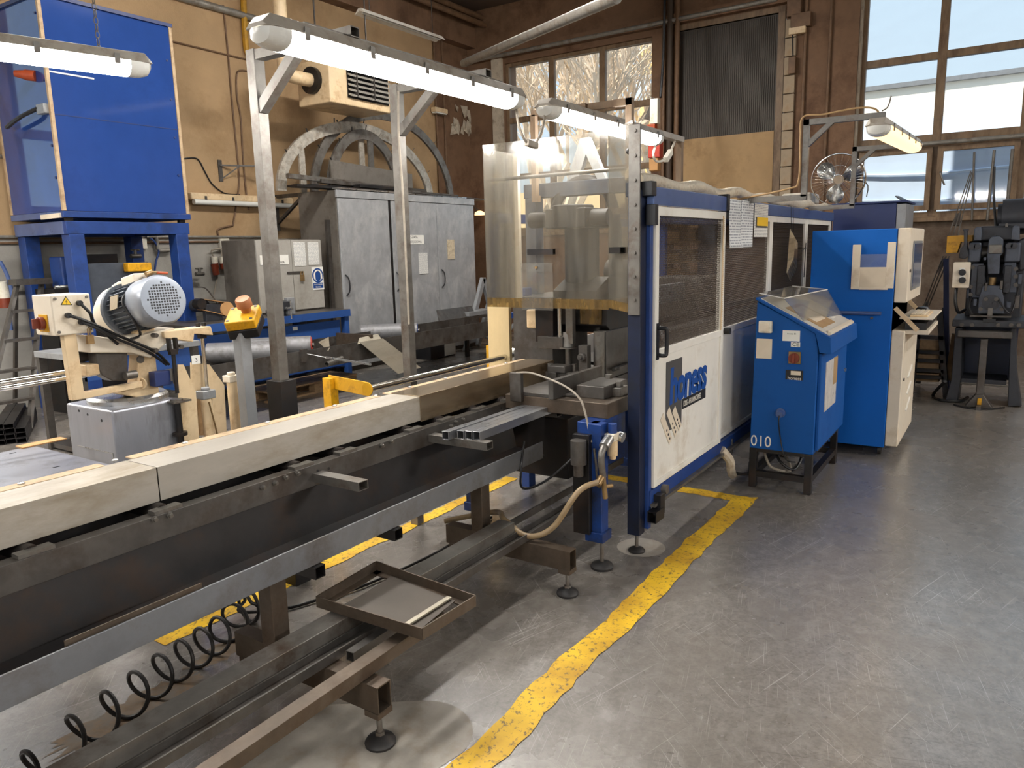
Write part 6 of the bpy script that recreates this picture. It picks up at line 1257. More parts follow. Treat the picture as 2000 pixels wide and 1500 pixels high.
# pallet on the floor before the bench
pa = thing('pallet', (6.0, 7.0, 0), 'wooden pallet on the floor under the trough', 'pallet')
for y in (6.75, 7.0, 7.12):
    for x in (5.35, 5.95, 6.5): B().box(x, x+0.13, y-0.05, y+0.05, 0.02, 0.11).obj('block', 'wood_pallet', pa, bevel=0.004)
    B().box(5.3, 6.66, y-0.05, y+0.05, 0.0, 0.02).obj('bottom_board', 'wood_pallet', pa)
for i in range(5): B().box(5.3, 6.66, 6.72+0.095*i, 6.80+0.095*i, 0.11, 0.13).obj('top_board', 'wood_pallet', pa)
# ------------------------------------------------------------------ steel wardrobes
wa = thing('steel_wardrobe', (8.8, 7.85, 0), 'big grey sheet-steel wardrobe with three tall doors', 'wardrobe')
B().box(7.27, 10.33, 7.53, 8.25, 0.06, 2.43).obj('carcass', 'cabinet_side', wa, bevel=0.004)
B().box(7.28, 10.32, 7.55, 8.2, 0.0, 0.06).obj('plinth', 'steel_dark', wa)
B().box(7.265, 10.335, 7.495, 7.53, 2.335, 2.432).obj('top_rim', 'cabinet_metal', wa, bevel=0.004)
for (a_, b_) in ((7.285, 8.255), (8.315, 9.335), (9.345, 10.315)): B().box(a_, b_, 7.505, 7.53, 0.07, 2.33).obj('door', 'cabinet_metal', wa, bevel=0.004)
wad = [o for o in COL.objects if o.parent == wa and o.name.startswith('door')]
B().box(8.26, 8.31, 7.515, 7.53, 0.07, 2.33).obj('gap_strip', 'steel_black', wa)
for wk, x in enumerate((7.34, 8.36, 9.41)): B().tube([(x,7.505,1.32),(x+0.02,7.47,1.27),(x+0.025,7.46,1.18),(x+0.02,7.47,1.09),(x,7.505,1.04)], 0.010, 8, smooth=4).obj('handle', 'plastic_black', wad[wk])
wallplate('name_plate', 789, 459, 828, 477, 7.503, 'paper', wad[1])
a_ = pY(809, 467, 7.5); text('name_print', 'SZAFA', 'ink_black', wad[1], 0.055, (a_.x, 7.4985, a_.z+0.012), (1,0,0), (0,0,1), 0.0004, align='CENTER'); text('name_print', 'NARZĘDZIOWA', 'ink_black', wad[1], 0.045, (a_.x, 7.4985, a_.z-0.055), (1,0,0), (0,0,1), 0.0004, align='CENTER')
wallplate('notice', 817, 494, 836, 534, 7.502, 'sheet_print', None, 0.006, 'white notice with a blue strip on the middle wardrobe door', 'notice')
wallplate('notice', 873, 468, 888, 506, 7.502, 'newspaper', None, 0.006, 'crumpled yellowed notice on the right wardrobe door', 'notice')
for (u, w_, hgt, mt, lb) in ((647, 0.16, 2.05, 'steel_dark', 'tall dark plate leaning between cupboard and wardrobe'), (660, 0.07, 1.25, 'steel_raw', 'short steel bar standing between cupboard and wardrobe')):
    x = pY(u, 500, 7.7).x; B().box(x-w_/2, x+w_/2, 7.66, 7.70, 0.892 if False else 0.0, hgt).obj('standing_bar', mt, label=lb, cat='steel bar')
# arches and offcuts on the wardrobe
def arch(cx, rx, rz, z0, y, band, label, mat='arch_metal', th=0.04, a0=0, a1=180, mull=(), n=36):
    t = thing('window_arch', (cx, y, z0), label, 'steel arch'); b = B(); q = []; m_ = n+1
    for i in range(m_):
        an = math.radians(a0+(a1-a0)*i/n); c_, s_ = math.cos(an), math.sin(an)
        for (k, yy) in ((0, y), (band, y), (band, y+th), (0, y+th)): q.append((cx+(rx-k)*c_, yy, z0+(rz-k)*s_))
    f_ = [(4*i+j, 4*i+(j+1) % 4, 4*i+4+(j+1) % 4, 4*i+4+j) for i in range(n) for j in range(4)] + [(0,1,2,3), (4*n+3,4*n+2,4*n+1,4*n)]
    b.add(q, f_).obj('arch_band', mat, t)
    for x in mull:
        zz = z0+(rz-band)*math.sqrt(max(0, 1-((x-cx)/(rx-band))**2)); B().box(x-0.05, x+0.05, y+0.005, y+th-0.005, z0, zz+0.02).obj('mullion', mat, t)
    for k in range(7):
        an = math.radians(25+k*21); p = Vector((cx+rx*math.cos(an), y, z0+rz*math.sin(an))); B().bar(p, p+V(0.05*math.cos(an), -0.02, 0.06*math.sin(an)), 0.02, 0.004).obj('fixing_tab', 'steel_dark', t)
    return t
AY = 8.12
aL = pY(543, 352, AY); aT = pY(690, 234, AY); aR = pY(848, 372, AY)
arch((aL.x+aR.x)/2-0.02, (aR.x-aL.x)/2, aT.z-2.46, 2.436, AY, 0.15, 'large pale steel window arch on top of the wardrobe', mull=(pY(590,300,AY).x, pY(708,300,AY).x))
AY2 = 8.18
aL = pY(625, 300, AY2); aT = pY(720, 214, AY2); aR = pY(850, 350, AY2)
arch((aL.x+aR.x)/2+0.15, (aR.x-aL.x)/2+0.35, aT.z-2.46+0.05, 2.436, AY2, 0.13, 'dark steel arch leaning behind the pale one on the wardrobe', mat='steel_raw')
AY3 = 8.12
aL = pY(632, 320, AY3); aT = pY(692, 248, AY3); aR = pY(780, 345, AY3)
arch((aL.x+aR.x)/2, (aR.x-aL.x)/2, aT.z-2.46, 2.436, AY3-0.06, 0.14, 'smaller grey steel arch inside the large pale one on the wardrobe', mat='steel_raw', mull=(pY(720,300,AY3).x,))
_a = pY(645,312,7.98); _b = pY(805,340,7.98); B().slab([_a, _b, V(_b.x,7.98,2.52), V(_a.x,7.98,2.52)], 0.03, (0,1,0)).obj('dark_plate', 'cabinet_side', label='dark brown plate standing on the wardrobe before the arches', cat='steel plate')
rnd = random.Random(5)
offl = ['long flat offcut on the left front of the wardrobe pile', 'thin bright strip along the wardrobe top edge', 'dark profile lying second in the wardrobe pile', 'angled dark profile crossing the wardrobe pile', 'grey square tube on the left of the wardrobe pile', 'long thin sheet sticking out right over the wardrobe', 'short dark offcut in the middle of the wardrobe pile', 'bright profile on the right of the wardrobe pile']
offs = [((6.75,7.75,2.47),(8.6,7.65,2.47),0.20,0.03,'steel_black'), ((7.3,7.56,2.455),(10.2,7.6,2.45),0.10,0.02,'steel_bright'), ((7.1,7.85,2.50),(9.9,7.7,2.47),0.14,0.03,'steel_black'), ((7.4,7.95,2.58),(9.3,7.7,2.52),0.10,0.05,'steel_dark'), ((6.9,8.0,2.62),(8.2,7.9,2.58),0.06,0.06,'steel_raw'), ((8.8,7.62,2.465),(10.9,7.75,2.45),0.30,0.012,'steel_dark'), ((7.9,7.75,2.53),(8.9,7.8,2.53),0.12,0.04,'steel_black'), ((8.7,7.72,2.50),(10.1,7.68,2.48),0.08,0.035,'steel_raw')]
for lb, (p, q_, w_, h_, mt) in zip(offl, offs): B().bar(p, q_, w_, h_).obj('steel_offcut', mt, label=lb, cat='offcut', group='offcuts on the wardrobe')
shf = thing('wall_bracket', (6.7, 8.9, 2.3), 'angled wall bracket under the steel pile left of the wardrobe', 'bracket')
x = pY(560, 375, 8.7).x; B().box(x-0.03, x+0.03, 8.93, 8.99, 1.95, 2.45).obj('upright', 'steel_dark', shf); B().bar((x, 8.95, 2.43), (x, 8.0, 2.43), 0.05, 0.05).bar((x, 8.95, 2.05), (x, 8.35, 2.42), 0.04, 0.04).obj('arm', 'steel_dark', shf)

# ------------------------------------------------------------------ dark trough with rollers, sheet, rods
TY = 6.35
tz1 = pY(700, 668, TY).z; tz0 = tz1-0.22; tx0, tx1 = pY(405, 690, TY).x, 9.6
tg = thing('steel_trough', (7.0, 6.6, 0), 'long black steel trough on trestles holding rollers in front of the bench', 'trough')
B().box(tx0, tx1, TY, TY+0.012, tz0, tz1).obj('front_wall', 'steel_dark', tg); B().box(tx0, tx1, TY+0.60, TY+0.612, tz0, tz1+0.02).obj('rear_wall', 'steel_dark', tg); B().box(tx0, tx1, TY+0.012, TY+0.60, tz0, tz0+0.012).obj('trough_floor', 'steel_dark', tg)
for x in (tx0+0.3, 9.2):
    for y in (TY+0.05, TY+0.55): B().box(x-0.025, x+0.025, y-0.025, y+0.025, 0.0, tz0).obj('trestle_leg', 'steel_black', tg)
xd = pY(692, 650, TY+0.3).x
B().box(xd-0.02, xd+0.02, TY+0.012, TY+0.60, tz0+0.012, tz1+0.06).obj('divider', 'steel_rusty', tg)
xe = pY(860, 620, TY+0.6).x; B().slab([(xe,TY+0.62,tz1-0.05),(tx1,TY+0.62,tz1-0.05),(tx1,TY+0.75,tz1+0.16),(xe+0.1,TY+0.75,tz1+0.16)], 0.012).obj('flared_wall', 'steel_dark', tg)
def roller(u0, v0, u1, v1, y0, y1, r_, endmat, label):
    a_ = pY(u0, v0, y0); c_ = pY(u1, v1, y1); a_.z = c_.z; t = thing('roller', a_, label, 'roller', 'rollers in the trough')
    B().cyl(a_, c_, r_, 24).obj('shell', 'roller_steel', t); d_ = (c_-a_).normalized(); B().cyl(c_, c_+d_*0.008, r_*0.86, 24).obj('end_disc', endmat, t); B().cyl(c_+d_*0.008, c_+d_*0.03, r_*0.25, 12).obj('axle', 'steel_raw', t)
roller(455, 668, 608, 674, TY+0.72, TY+0.12, 0.105, 'red_paint', 'steel roller with a red end, rear one in the trough')
roller(405, 675, 552, 684, TY+0.66, TY+0.08, 0.105, 'red_paint', 'steel roller with a red end, front one in the trough')
roller(706, 648, 815, 645, TY+0.76, TY+0.20, 0.10, 'blue_machine', 'dark steel roller with a blue end lying in the trough')
B().prism([(TY-0.0, 0)] and [(0,0)], 0, 1) if False else None
sh = thing('bent_sheet', (7.3, 6.3, 0), 'bent galvanised sheet leaning from the trough to the floor', 'sheet metal')
s1_ = [pY(702,668,TY-0.03), pY(748,661,TY-0.03), pY(822,718,TY-0.22), pY(778,730,TY-0.22)]
B().slab(s1_, 0.006).obj('panel', 'sheet_galv', sh); B().slab([pY(698,672,TY-0.02), pY(702,660,TY+0.05), pY(738,652,TY+0.05), pY(745,662,TY-0.02)], 0.006).obj('fold', 'sheet_galv', sh)
B().cyl(pY(636,698,TY-0.25), pY(724,712,TY-0.25), 0.013, 12).cyl(pY(595,690,TY+0.0), pY(636,698,TY-0.25), 0.004, 8).obj('steel_rod', 'steel_bright', label='bright thin rod sticking out in front of the trough', cat='rod')
B().pipe(pY(638,712,TY-0.1), pY(668,700,TY-0.05), 0.03, 0.004, 16).obj('short_pipe', 'steel_raw', label='short pipe hanging under the trough', cat='pipe')
B().slab([pY(622,668,TY+0.2), pY(642,658,TY+0.2), pY(644,680,TY-0.02), pY(641,686,TY-0.02)], 0.004).obj('sheet_scrap', 'sheet_galv', label='bright folded sheet scrap in the trough beside the red roller', cat='sheet metal')
B().box(pY(585,685,TY).x, pY(597,685,TY).x, TY-0.03, TY, tz1-0.12, tz1+0.02).obj('trough_clip', 'steel_dark', tg)
bt = thing('battery_box', (9.1, 7.25, 0), 'black box with a white label on the floor before the wardrobe', 'box')
bq = pZ(868, 698, 0); B().box(bq.x-0.32, bq.x+0.28, bq.y, bq.y+0.30, 0.0, 0.30).obj('case', 'plastic_black', bt, bevel=0.008); B().box(bq.x-0.33, bq.x+0.29, bq.y-0.01, bq.y+0.31, 0.30, 0.33).obj('lid', 'plastic_black', bt, bevel=0.006)
a_ = pY(868, 668, bq.y-0.002); c_ = pY(890, 691, bq.y-0.002); B().box(a_.x, c_.x, bq.y-0.003, bq.y, a_.z, c_.z).obj('label_sheet', 'paper', bt)
# grey bracket frames right of the wardrobe
for i, (u, v, lb) in enumerate(((905, 590, 'grey steel bracket frame nearest the wardrobe corner'), (930, 575, 'grey steel bracket frame behind the plywood board'))):
    p = pY(u, v, 7.2+0.25*i); t = thing('bracket_frame', (p.x, p.y, 0), lb, 'steel frame')
    B().bar((p.x, p.y, 0.02), (p.x+0.55, p.y, 1.15-0.1*i), 0.06, 0.08, up=(1,0,0)).obj('diagonal', 'grey_paint', t); B().bar((p.x+0.55, p.y, 1.15-0.1*i), (p.x+0.95, p.y, 0.10), 0.06, 0.08, up=(1,0,0)).obj('diagonal', 'grey_paint', t)
    B().bar((p.x+0.2, p.y, 0.55), (p.x+0.8, p.y, 0.55), 0.05, 0.06).obj('cross_bar', 'grey_paint', t); B().tube([(p.x+0.1,p.y-0.1,0.6),(p.x+0.3,p.y-0.12,0.3),(p.x+0.6,p.y-0.15,0.15),(p.x+0.9,p.y-0.15,0.3)], 0.03, 8, smooth=5).obj('curved_bar', 'grey_paint', t)
B().box(9.35, 10.1, 6.95, 7.25, 0.60, 0.66).obj('grey_tray', 'grey_paint', label='grey steel tray resting at the far end of the trough', cat='tray')
b = B(); p = pZ(905, 712, 0.0); b.box(p.x-0.25, p.x+0.15, p.y-0.05, p.y+0.05, 0.0, 0.03); b.obj('floor_grating', 'steel_dark', label='short dark grating bar on the floor behind the guard rail', cat='grating')
# coiled hose on the floor under the conveyor
ch_ = thing('coiled_hose', (1.5, 2.35, 0), 'black spiral air hose stretched along the floor under the conveyor', 'hose')
ctrl = [pZ(40,1540,0.06), pZ(170,1430,0.06), pZ(260,1365,0.06), pZ(330,1312,0.06), pZ(390,1272,0.06), pZ(440,1238,0.06), pZ(478,1195,0.05), pZ(495,1188,0.05)]
pts = []
def crv(t):
    k = min(int(t*(len(ctrl)-1)), len(ctrl)-2); u = t*(len(ctrl)-1)-k; return ctrl[k].lerp(ctrl[k+1], u)
N = 330; turns = 10.5
for i in range(N+1):
    t = i/N; c_ = crv(t); d_ = (crv(min(1,t+0.01))-crv(max(0,t-0.01))).normalized(); s_ = Vector((d_.y, -d_.x, 0)); an = 2*math.pi*turns*t
    r_ = 0.068
    pts.append(c_ + s_*(r_*math.cos(an)) + V(0,0,r_*math.sin(an)+0.016))
B().tube(pts, 0.0075, 8).obj('coil', 'rubber_black', ch_)
B().tube([pts[-1], pZ(470,1195,0.03), pZ(560,1188,0.012), pZ(640,1165,0.012), pZ(720,1140,0.012), pZ(860,1075,0.012), pZ(960,1010,0.012)], 0.0075, 8, smooth=8).obj('hose_tail', 'rubber_black', ch_)
# ------------------------------------------------------------------ old eccentric press at the right edge
PX = 8.5
ep_ = thing('eccentric_press', (PX+0.3, 0.1, 0), 'old dark eccentric press with cast frame and pedestal at the right edge', 'press')
def pr_(name, u0, v0, u1, v1, d0, d1, mat='press_dark', bevel=0.01, parent=None):
    a_ = pX(u0, v0, PX); c_ = pX(u1, v1, PX); return B().box(PX+d0, PX+d1, a_.y, c_.y, a_.z, c_.z).obj(name, mat, parent or ep_, bevel=bevel)
def pl_(name, pts, d0, d1, mat='press_dark', bevel=0.008): return B().prism([(pX(u, v, PX).y, pX(u, v, PX).z) for (u, v) in pts], PX+d0, PX+d1, 'x').obj(name, mat, ep_, bevel=bevel)
fz = pZ(1850, 782, 0)
pl_('leg', [(1866,640),(1880,640),(1878,735),(1870,786),(1845,786),(1858,740)], 0.0, 0.5); pl_('leg', [(1974,640),(1985,640),(1987,735),(1996,794),(1968,794),(1970,735)], 0.0, 0.5)
B().box(PX+0.05, PX+0.45, pX(1970,700,PX).y, pX(1880,700,PX).y, 0.2, 0.24).obj('leg_tie', 'press_dark', ep_)
pr_('table', 1862, 622, 2010, 640, -0.12, 0.6, 'press_dark'); pr_('front_beam', 1872, 642, 1977, 659, -0.16, -0.06, 'steel_dark')
pl_('pedestal_post', [(1916,659),(1931,659),(1922,766),(1907,766)], -0.16, -0.08, 'steel_dark'); pl_('pedestal_foot', [(1907,764),(1922,764),(1940,792),(1885,788)], -0.18, -0.06, 'steel_dark')
pr_('pedal_mark', 1911, 771, 1918, 783, -0.22, -0.19, 'yellow_paint', 0.003)
pr_('foot_pedal', 1908, 783, 1917, 797, -0.3, -0.2, 'steel_dark', 0.004)
a_ = pX(1874, 640, PX); B().cyl((PX-0.02, pX(1876,748,PX).y, pX(1876,748,PX).z), (PX-0.02, pX(1969,754,PX).y, pX(1969,754,PX).z), 0.008, 8).obj('tie_rod', 'steel_raw', ep_)
pr_('back_sheet', 1872, 641, 1980, 760, 0.52, 0.55, 'blue_dark', 0.0)
# cheeks, slide and die
pl_('frame_cheek', [(1898,514),(1922,514),(1926,560),(1918,582),(1897,582),(1895,556)], 0.0, 0.35, 'press_blue'); pl_('frame_cheek', [(1962,512),(1985,512),(1985,572),(1966,572),(1958,530)], 0.0, 0.35, 'press_blue')
pr_('slide_guide', 1910, 518, 1921, 577, -0.03, 0.0, 'press_dark'); pr_('slide_guide', 1962, 518, 1972, 572, -0.03, 0.0, 'press_dark')
for i in range(5):
    for u in (1914, 1967): 
        p = pX(u, 524+i*11, PX); B().cyl((PX-0.03, p.y, p.z), (PX-0.045, p.y, p.z), 0.018, 8).obj('guide_bolt', 'press_dark', ep_)
pl_('connecting_rod', [(1932,468),(1938,462),(1952,461),(1960,468),(1960,492),(1954,500),(1952,535),(1930,535),(1928,500)], -0.06, 0.12, 'press_blue')
pr_('rod_cap', 1932, 478, 1957, 495, -0.075, -0.06, 'steel_raw', 0.01)
c_ = pX(1938, 550, PX); B().cyl((PX+0.02, c_.y, c_.z-0.06), (PX+0.02, c_.y, c_.z+0.04), 0.03, 14).cyl((PX+0.02, c_.y, c_.z-0.06), (PX+0.02, c_.y, c_.z-0.04), 0.06, 18).obj('ram_screw', 'brass', ep_)
pl_('ram', [(1920,557),(1955,557),(1961,582),(1961,612),(1910,612),(1912,582)], -0.06, 0.2, 'press_blue')
c_ = pX(1936, 590, PX); B().cyl((PX-0.07, c_.y, c_.z), (PX-0.06, c_.y, c_.z), 0.075, 24).cyl((PX-0.09, c_.y-0.03, c_.z-0.01), (PX-0.07, c_.y-0.03, c_.z-0.01), 0.018, 10).obj('ram_boss', 'press_dark', ep_)
pr_('die_tool', 1930, 600, 1938, 624, -0.08, 0.0, 'steel_raw', 0.004); pr_('die_plate', 1895, 614, 1975, 619, -0.1, 0.15, 'steel_dark', 0.003); pr_('die_slot', 1921, 620, 1945, 628, -0.13, -0.12, 'plastic_black', 0.002)
# crankshaft bearings and head
pr_('bearing_block', 1893, 474, 1915, 512, -0.05, 0.25, 'press_blue', 0.02); pr_('bearing_block', 1964, 474, 1992, 512, -0.05, 0.25, 'press_blue', 0.02)
for (u, v) in ((1899,482),(1909,482),(1971,480),(1981,480)):
    p = pX(u, v, PX); B().cyl((PX-0.05, p.y, p.z), (PX-0.08, p.y, p.z), 0.028, 12).obj('bearing_nut', 'press_dark', ep_)
pl_('oil_cap', [(1903,447),(1908,443),(1917,443),(1918,457),(1916,470),(1902,470)], -0.04, 0.15, 'press_blue'); pl_('oil_cap', [(1978,443),(1982,440),(1992,442),(1992,470),(1974,468)], -0.04, 0.15, 'press_blue')
pr_('crank_cover', 1912, 442, 1985, 470, 0.1, 0.45, 'press_dark', 0.02)
c0 = pX(1900, 495, PX); c1_ = pX(2000, 490, PX); B().cyl((PX+0.12, c0.y+0.03, c0.z), (PX+0.12, c1_.y-0.1, c1_.z), 0.06, 18).obj('crankshaft', 'steel_dark', ep_)
pr_('frame_upper', 1890, 470, 1995, 515, 0.25, 0.6, 'press_dark', 0.02); pr_('frame_rear', 1888, 515, 1994, 640, 0.35, 0.65, 'press_dark', 0.02)
m0 = pX(1955, 430, PX); B().cyl((PX+0.45, m0.y, pX(1965,422,PX).z), (PX+0.45, m0.y-0.55, pX(1965,420,PX).z), 0.17, 24).obj('motor', 'press_dark', ep_); B().cyl((PX+0.45, m0.y, pX(1965,422,PX).z), (PX+0.45, m0.y+0.04, pX(1965,422,PX).z), 0.13, 24).obj('motor_end', 'press_dark', ep_)
pr_('motor_base', 1950, 436, 2010, 446, 0.2, 0.6, 'press_dark')
pl_('clutch_lever', [(1880,448),(1893,447),(1890,452),(1889,470),(1893,500),(1885,506),(1873,504),(1876,485),(1883,478),(1883,452)], -0.05, 0.05, 'press_dark')
pl_('flywheel_guard', [(1988,470),(2020,455),(2030,520),(1990,530)], 0.0, 0.3, 'press_dark', 0.02)
for (u, v, w_, h_, d) in ((1926,560,4,16,-0.02),(1956,556,4,18,-0.02),(1888,530,5,22,0.05),(1992,545,6,20,0.0),(1905,590,6,14,0.0),(1970,595,8,12,0.0),(1924,505,5,6,-0.04),(1986,590,7,26,0.05),(1890,575,5,18,0.1),(1966,440,5,8,0.05)):
    pr_('fitting', u-w_/2, v-h_/2, u+w_/2, v+h_/2, d-0.05, d+0.1, 'press_blue' if (u+v) % 2 else 'steel_dark', 0.006)
for (u, v) in ((1896,560),(1896,575),(1984,525),(1984,540),(1984,556),(1900,522),(1946,583),(1926,583),(1916,602),(1957,602),(1880,632),(1900,632),(1950,632),(1975,632),(1990,632)):
    p = pX(u, v, PX); B().cyl((PX-0.0-(0.12 if v > 620 else 0.06 if 578 < v < 610 else 0.0), p.y, p.z), (PX-0.03-(0.12 if v > 620 else 0.06 if 578 < v < 610 else 0.0), p.y, p.z), 0.02, 6).obj('bolt', 'steel_dark', ep_)
B().tube([pX(1950,585,PX-0.08), pX(1960,600,PX-0.1), pX(1972,612,PX-0.1), pX(1980,600,PX), pX(1990,560,PX)], 0.008, 6, smooth=5).obj('oil_pipe', 'cable_black', ep_)
B().tube([pX(1897,582,PX), pX(1893,600,PX-0.05), pX(1899,615,PX-0.08)], 0.012, 6, smooth=4).obj('oil_pipe', 'cable_black', ep_)
yb = thing('yellow_guard_box', pX(1870, 495, PX), 'yellow L-shaped guard plate on the left of the old press', 'guard')
B().prism([(pX(u, v, PX).y, pX(u, v, PX).z) for (u, v) in ((1849,461),(1900,459),(1899,471),(1876,473),(1869,494),(1847,495))], PX+0.06, PX+0.26, 'x').obj('plate', 'yellow_paint', yb, bevel=0.004)
kb2 = thing('push_button_box', pX(1875, 560, PX), 'cream push-button box on the left side of the old press', 'switch box')
pr_('case', 1864, 512, 1893, 561, -0.12, 0.0, 'cream_light', 0.006, kb2)
for v in (531, 546):
    p = pX(1881, v, PX); B().cyl((PX-0.12, p.y, p.z), (PX-0.145, p.y, p.z), 0.03, 16).obj('button', 'plastic_black', kb2); pr_('button_tag', 1876, v-9, 1886, v-5, -0.125, -0.12, 'paper', 0.0, kb2)
B().tube([pX(1868,562,PX), pX(1866,590,PX-0.05), pX(1872,610,PX), pX(1885,605,PX+0.1)], 0.015, 8, smooth=5).obj('press_cable', 'cable_black', ep_)
# hanging rods, cables and pulley wires above the press
for (u0, v0, u1, v1, r_, lb) in ((1903,297,1898,430,0.014,'bent thin steel pipe rising above the yellow guard'), (1942,293,1928,430,0.018,'steel pipe rising to the ceiling above the old press, second from left'), (1978,291,1964,432,0.022,'steel pipe rising to the ceiling above the old press, rightmost')):
    p = pX(u0, v0, XW-0.10); q_ = pX(u1, v1, XW-0.10); d_ = (p-q_); B().cyl(q_, q_+d_*1.0, r_, 10).obj('hanging_pipe', 'steel_raw', label=lb, cat='pipe')
B().tube([pX(1942,325,PX+0.7), pX(1941,380,PX+0.7), pX(1944,430,PX+0.4), pX(1946,462,PX+0.1)], 0.012, 8, smooth=5).obj('press_cable', 'cable_black', label='black cable hanging down to the press head', cat='cable')
pw = thing('tension_wires', pX(1880, 420, PX+0.5), 'three thin wires with a plate running down to the yellow guard', 'wires')
for i in range(3): B().cyl(pX(1896+2*i,335+i*2,PX+0.8), pX(1852+9*i,462,PX+0.2), 0.005, 6).obj('wire', 'steel_raw', pw)
B().slab([pX(1867,417,PX+0.45), pX(1877,415,PX+0.45), pX(1874,440,PX+0.35), pX(1862,440,PX+0.35)], 0.01).obj('plate', 'steel_dark', pw)
# wires and black strut to the left, dark shelf rack below
st_ = thing('wire_strut', (9.3, 0.85, 0), 'leaning dark strut with wires between the cabinet and the press', 'strut')
for i in range(3): B().cyl(pX(1842+6*i,500,9.2), pX(1804+5*i,598,9.2), 0.006, 6).obj('wire', 'steel_raw', st_)
B().slab([pX(1838,508,9.2), pX(1849,501,9.2), pX(1838,530,9.2), pX(1829,532,9.2)], 0.02).obj('plate', 'steel_dark', st_); B().slab([pX(1800,598,9.2), pX(1815,584,9.2), pX(1812,600,9.2), pX(1802,612,9.2)], 0.02).obj('plate', 'steel_dark', st_)
B().bar(pX(1848,505,9.2), V(9.2, pX(1848,770,9.2).y, 0.0), 0.05, 0.05, up=(1,0,0)).obj('post', 'navy', st_)
rk2 = thing('bar_rack', (9.0, 0.85, 0), 'dark blue welded rack with boards between cabinet and press', 'rack')
RX = 8.7
for (u0, v0, u1, v1) in ((1793,650,1781,745), (1835,610,1848,765)): 
    p = pX(u0, v0, RX); q_ = pX(u1, v1, RX); B().bar(p, V(RX, q_.y, 0.02), 0.05, 0.05, up=(1,0,0)).obj('leg', 'steel_black', rk2); B().bar(p+V(0.7,0,0), V(RX+0.7, q_.y, 0.02), 0.05, 0.05, up=(1,0,0)).obj('leg', 'steel_black', rk2)
for v in (657, 686, 703, 722, 735):
    a_ = pX(1788, v, RX); c_ = pX(1843, v+3, RX); B().bar(a_, c_, 0.05, 0.035).obj('rail', 'steel_black', rk2)
for k, v in enumerate((667, 694, 712, 728)):
    a_ = pX(1790, v, RX+0.3); c_ = pX(1838, v+2, RX+0.3); B().bar(a_, c_, 0.5, 0.10).obj('board', 'wood_pallet', rk2)
B().bar(pX(1866,652,9.0), pX(1852,742,9.0), 0.06, 0.05, up=(1,0,0)).obj('leaning_board', 'wood_pallet', label='narrow wooden board leaning beside the old press leg', cat='board')
B().tube([pX(1846,745,PX-0.1), pZ(1822,772,0.015), pZ(1840,782,0.015), pZ(1875,783,0.015), pZ(1890,776,0.015)], 0.015, 8, smooth=6).obj('floor_cable', 'cable_black', label='black cable looping on the floor by the press foot', cat='cable')
B().tube([pZ(1863,790,0.01), pZ(1890,797,0.01), pZ(1930,799,0.01), pZ(1962,796,0.01)], 0.008, 6, smooth=6).obj('floor_cable', 'cable_black', label='thin dark cable on the floor in front of the press pedal', cat='cable')

# ------------------------------------------------------------------ heater, pipes, cables and fittings on the walls
HYF = 7.6
hc = pY(646, 199, HYF)
ht = thing('gas_heater', (hc.x+0.6, HYF+0.4, hc.z), 'cream gas air heater with dark louvres hanging under the ceiling', 'heater')
hb_ = pX(584, 210, hc.x).y; hz1 = pY(646, 112, HYF).z; hx1 = hc.x+1.15
B().box(hc.x, hx1, HYF, hb_, hc.z, hz1).obj('casing', 'cream_paint', ht, bevel=0.02)
lx0 = pY(678, 170, HYF).x; z0_, z1_ = hc.z+0.10, hz1-0.06
B().box(lx0, hx1-0.04, HYF-0.012, HYF, z0_, z1_).obj('louvre_back', 'plastic_black', ht); lvb = bpy.data.objects['louvre_back']
for i in range(6):
    z = z0_+0.06+(z1_-z0_-0.08)*i/5.0; B().slab([(lx0+0.01,HYF-0.012,z),(hx1-0.05,HYF-0.012,z),(hx1-0.05,HYF-0.07,z-0.025),(lx0+0.01,HYF-0.07,z-0.025)], 0.022).obj('louvre', 'dado_grey', lvb)
for x in (lx0+0.12, lx0+0.45): B().box(x-0.006, x+0.006, HYF-0.08, HYF-0.012, z0_+0.02, z1_-0.02).obj('louvre_link', 'steel_dark', lvb)
B().cyl((hc.x-0.004, HYF+0.35, hc.z+0.35), (hc.x, HYF+0.35, hc.z+0.35), 0.02, 10).obj('casing_stud', 'plastic_black', ht)
fy = (HYF+hb_)/2
fp_ = pX(555, 160, hc.x-0.35)
B().cyl((hc.x, fy, hc.z+0.30), (hc.x-0.06, fy, hc.z+0.30), 0.17, 24).obj('flue_collar', 'steel_black', ht)
B().tube([(hc.x-0.06, fy, hc.z+0.30), (hc.x-0.32, fy, hc.z+0.30), (hc.x-0.43, fy, hc.z+0.33), (hc.x-0.47, fy, hc.z+0.45), (hc.x-0.47, fy, ZC)], 0.085, 16, smooth=5).obj('flue_pipe', 'cream_paint', ht)
for x in (hc.x+0.1, hx1-0.1): B().cyl((x, fy, hz1), (x, fy, ZC), 0.012, 8).obj('hanger_rod', 'steel_dark', ht)
WY = YW-0.002
def wallrun(name, pts, r_, mat, label, cat='cable', sm=0, y=None):
    yy = (WY-r_) if y is None else y; return B().tube([pY(u, v, yy) for (u, v) in pts], r_, 8, smooth=sm).obj(name, mat, label=label, cat=cat)
for (z, r_, mt, lb) in ((1.865, 0.018, 'pipe_grey', 'upper of two long thin pipes along the edge of the grey dado'), (1.80, 0.014, 'pipe_brown', 'lower of two long thin pipes along the edge of the grey dado')):
    B().cyl((X0+0.1, WY-r_, z), (7.2, WY-r_, z), r_, 10).obj('wall_pipe', mt, label=lb, cat='pipe')
wallrun('wall_pipe', [(0,305),(125,330)] , 0.02, 'pipe_grey', 'pale pipe along the tan wall behind the hood', 'pipe')
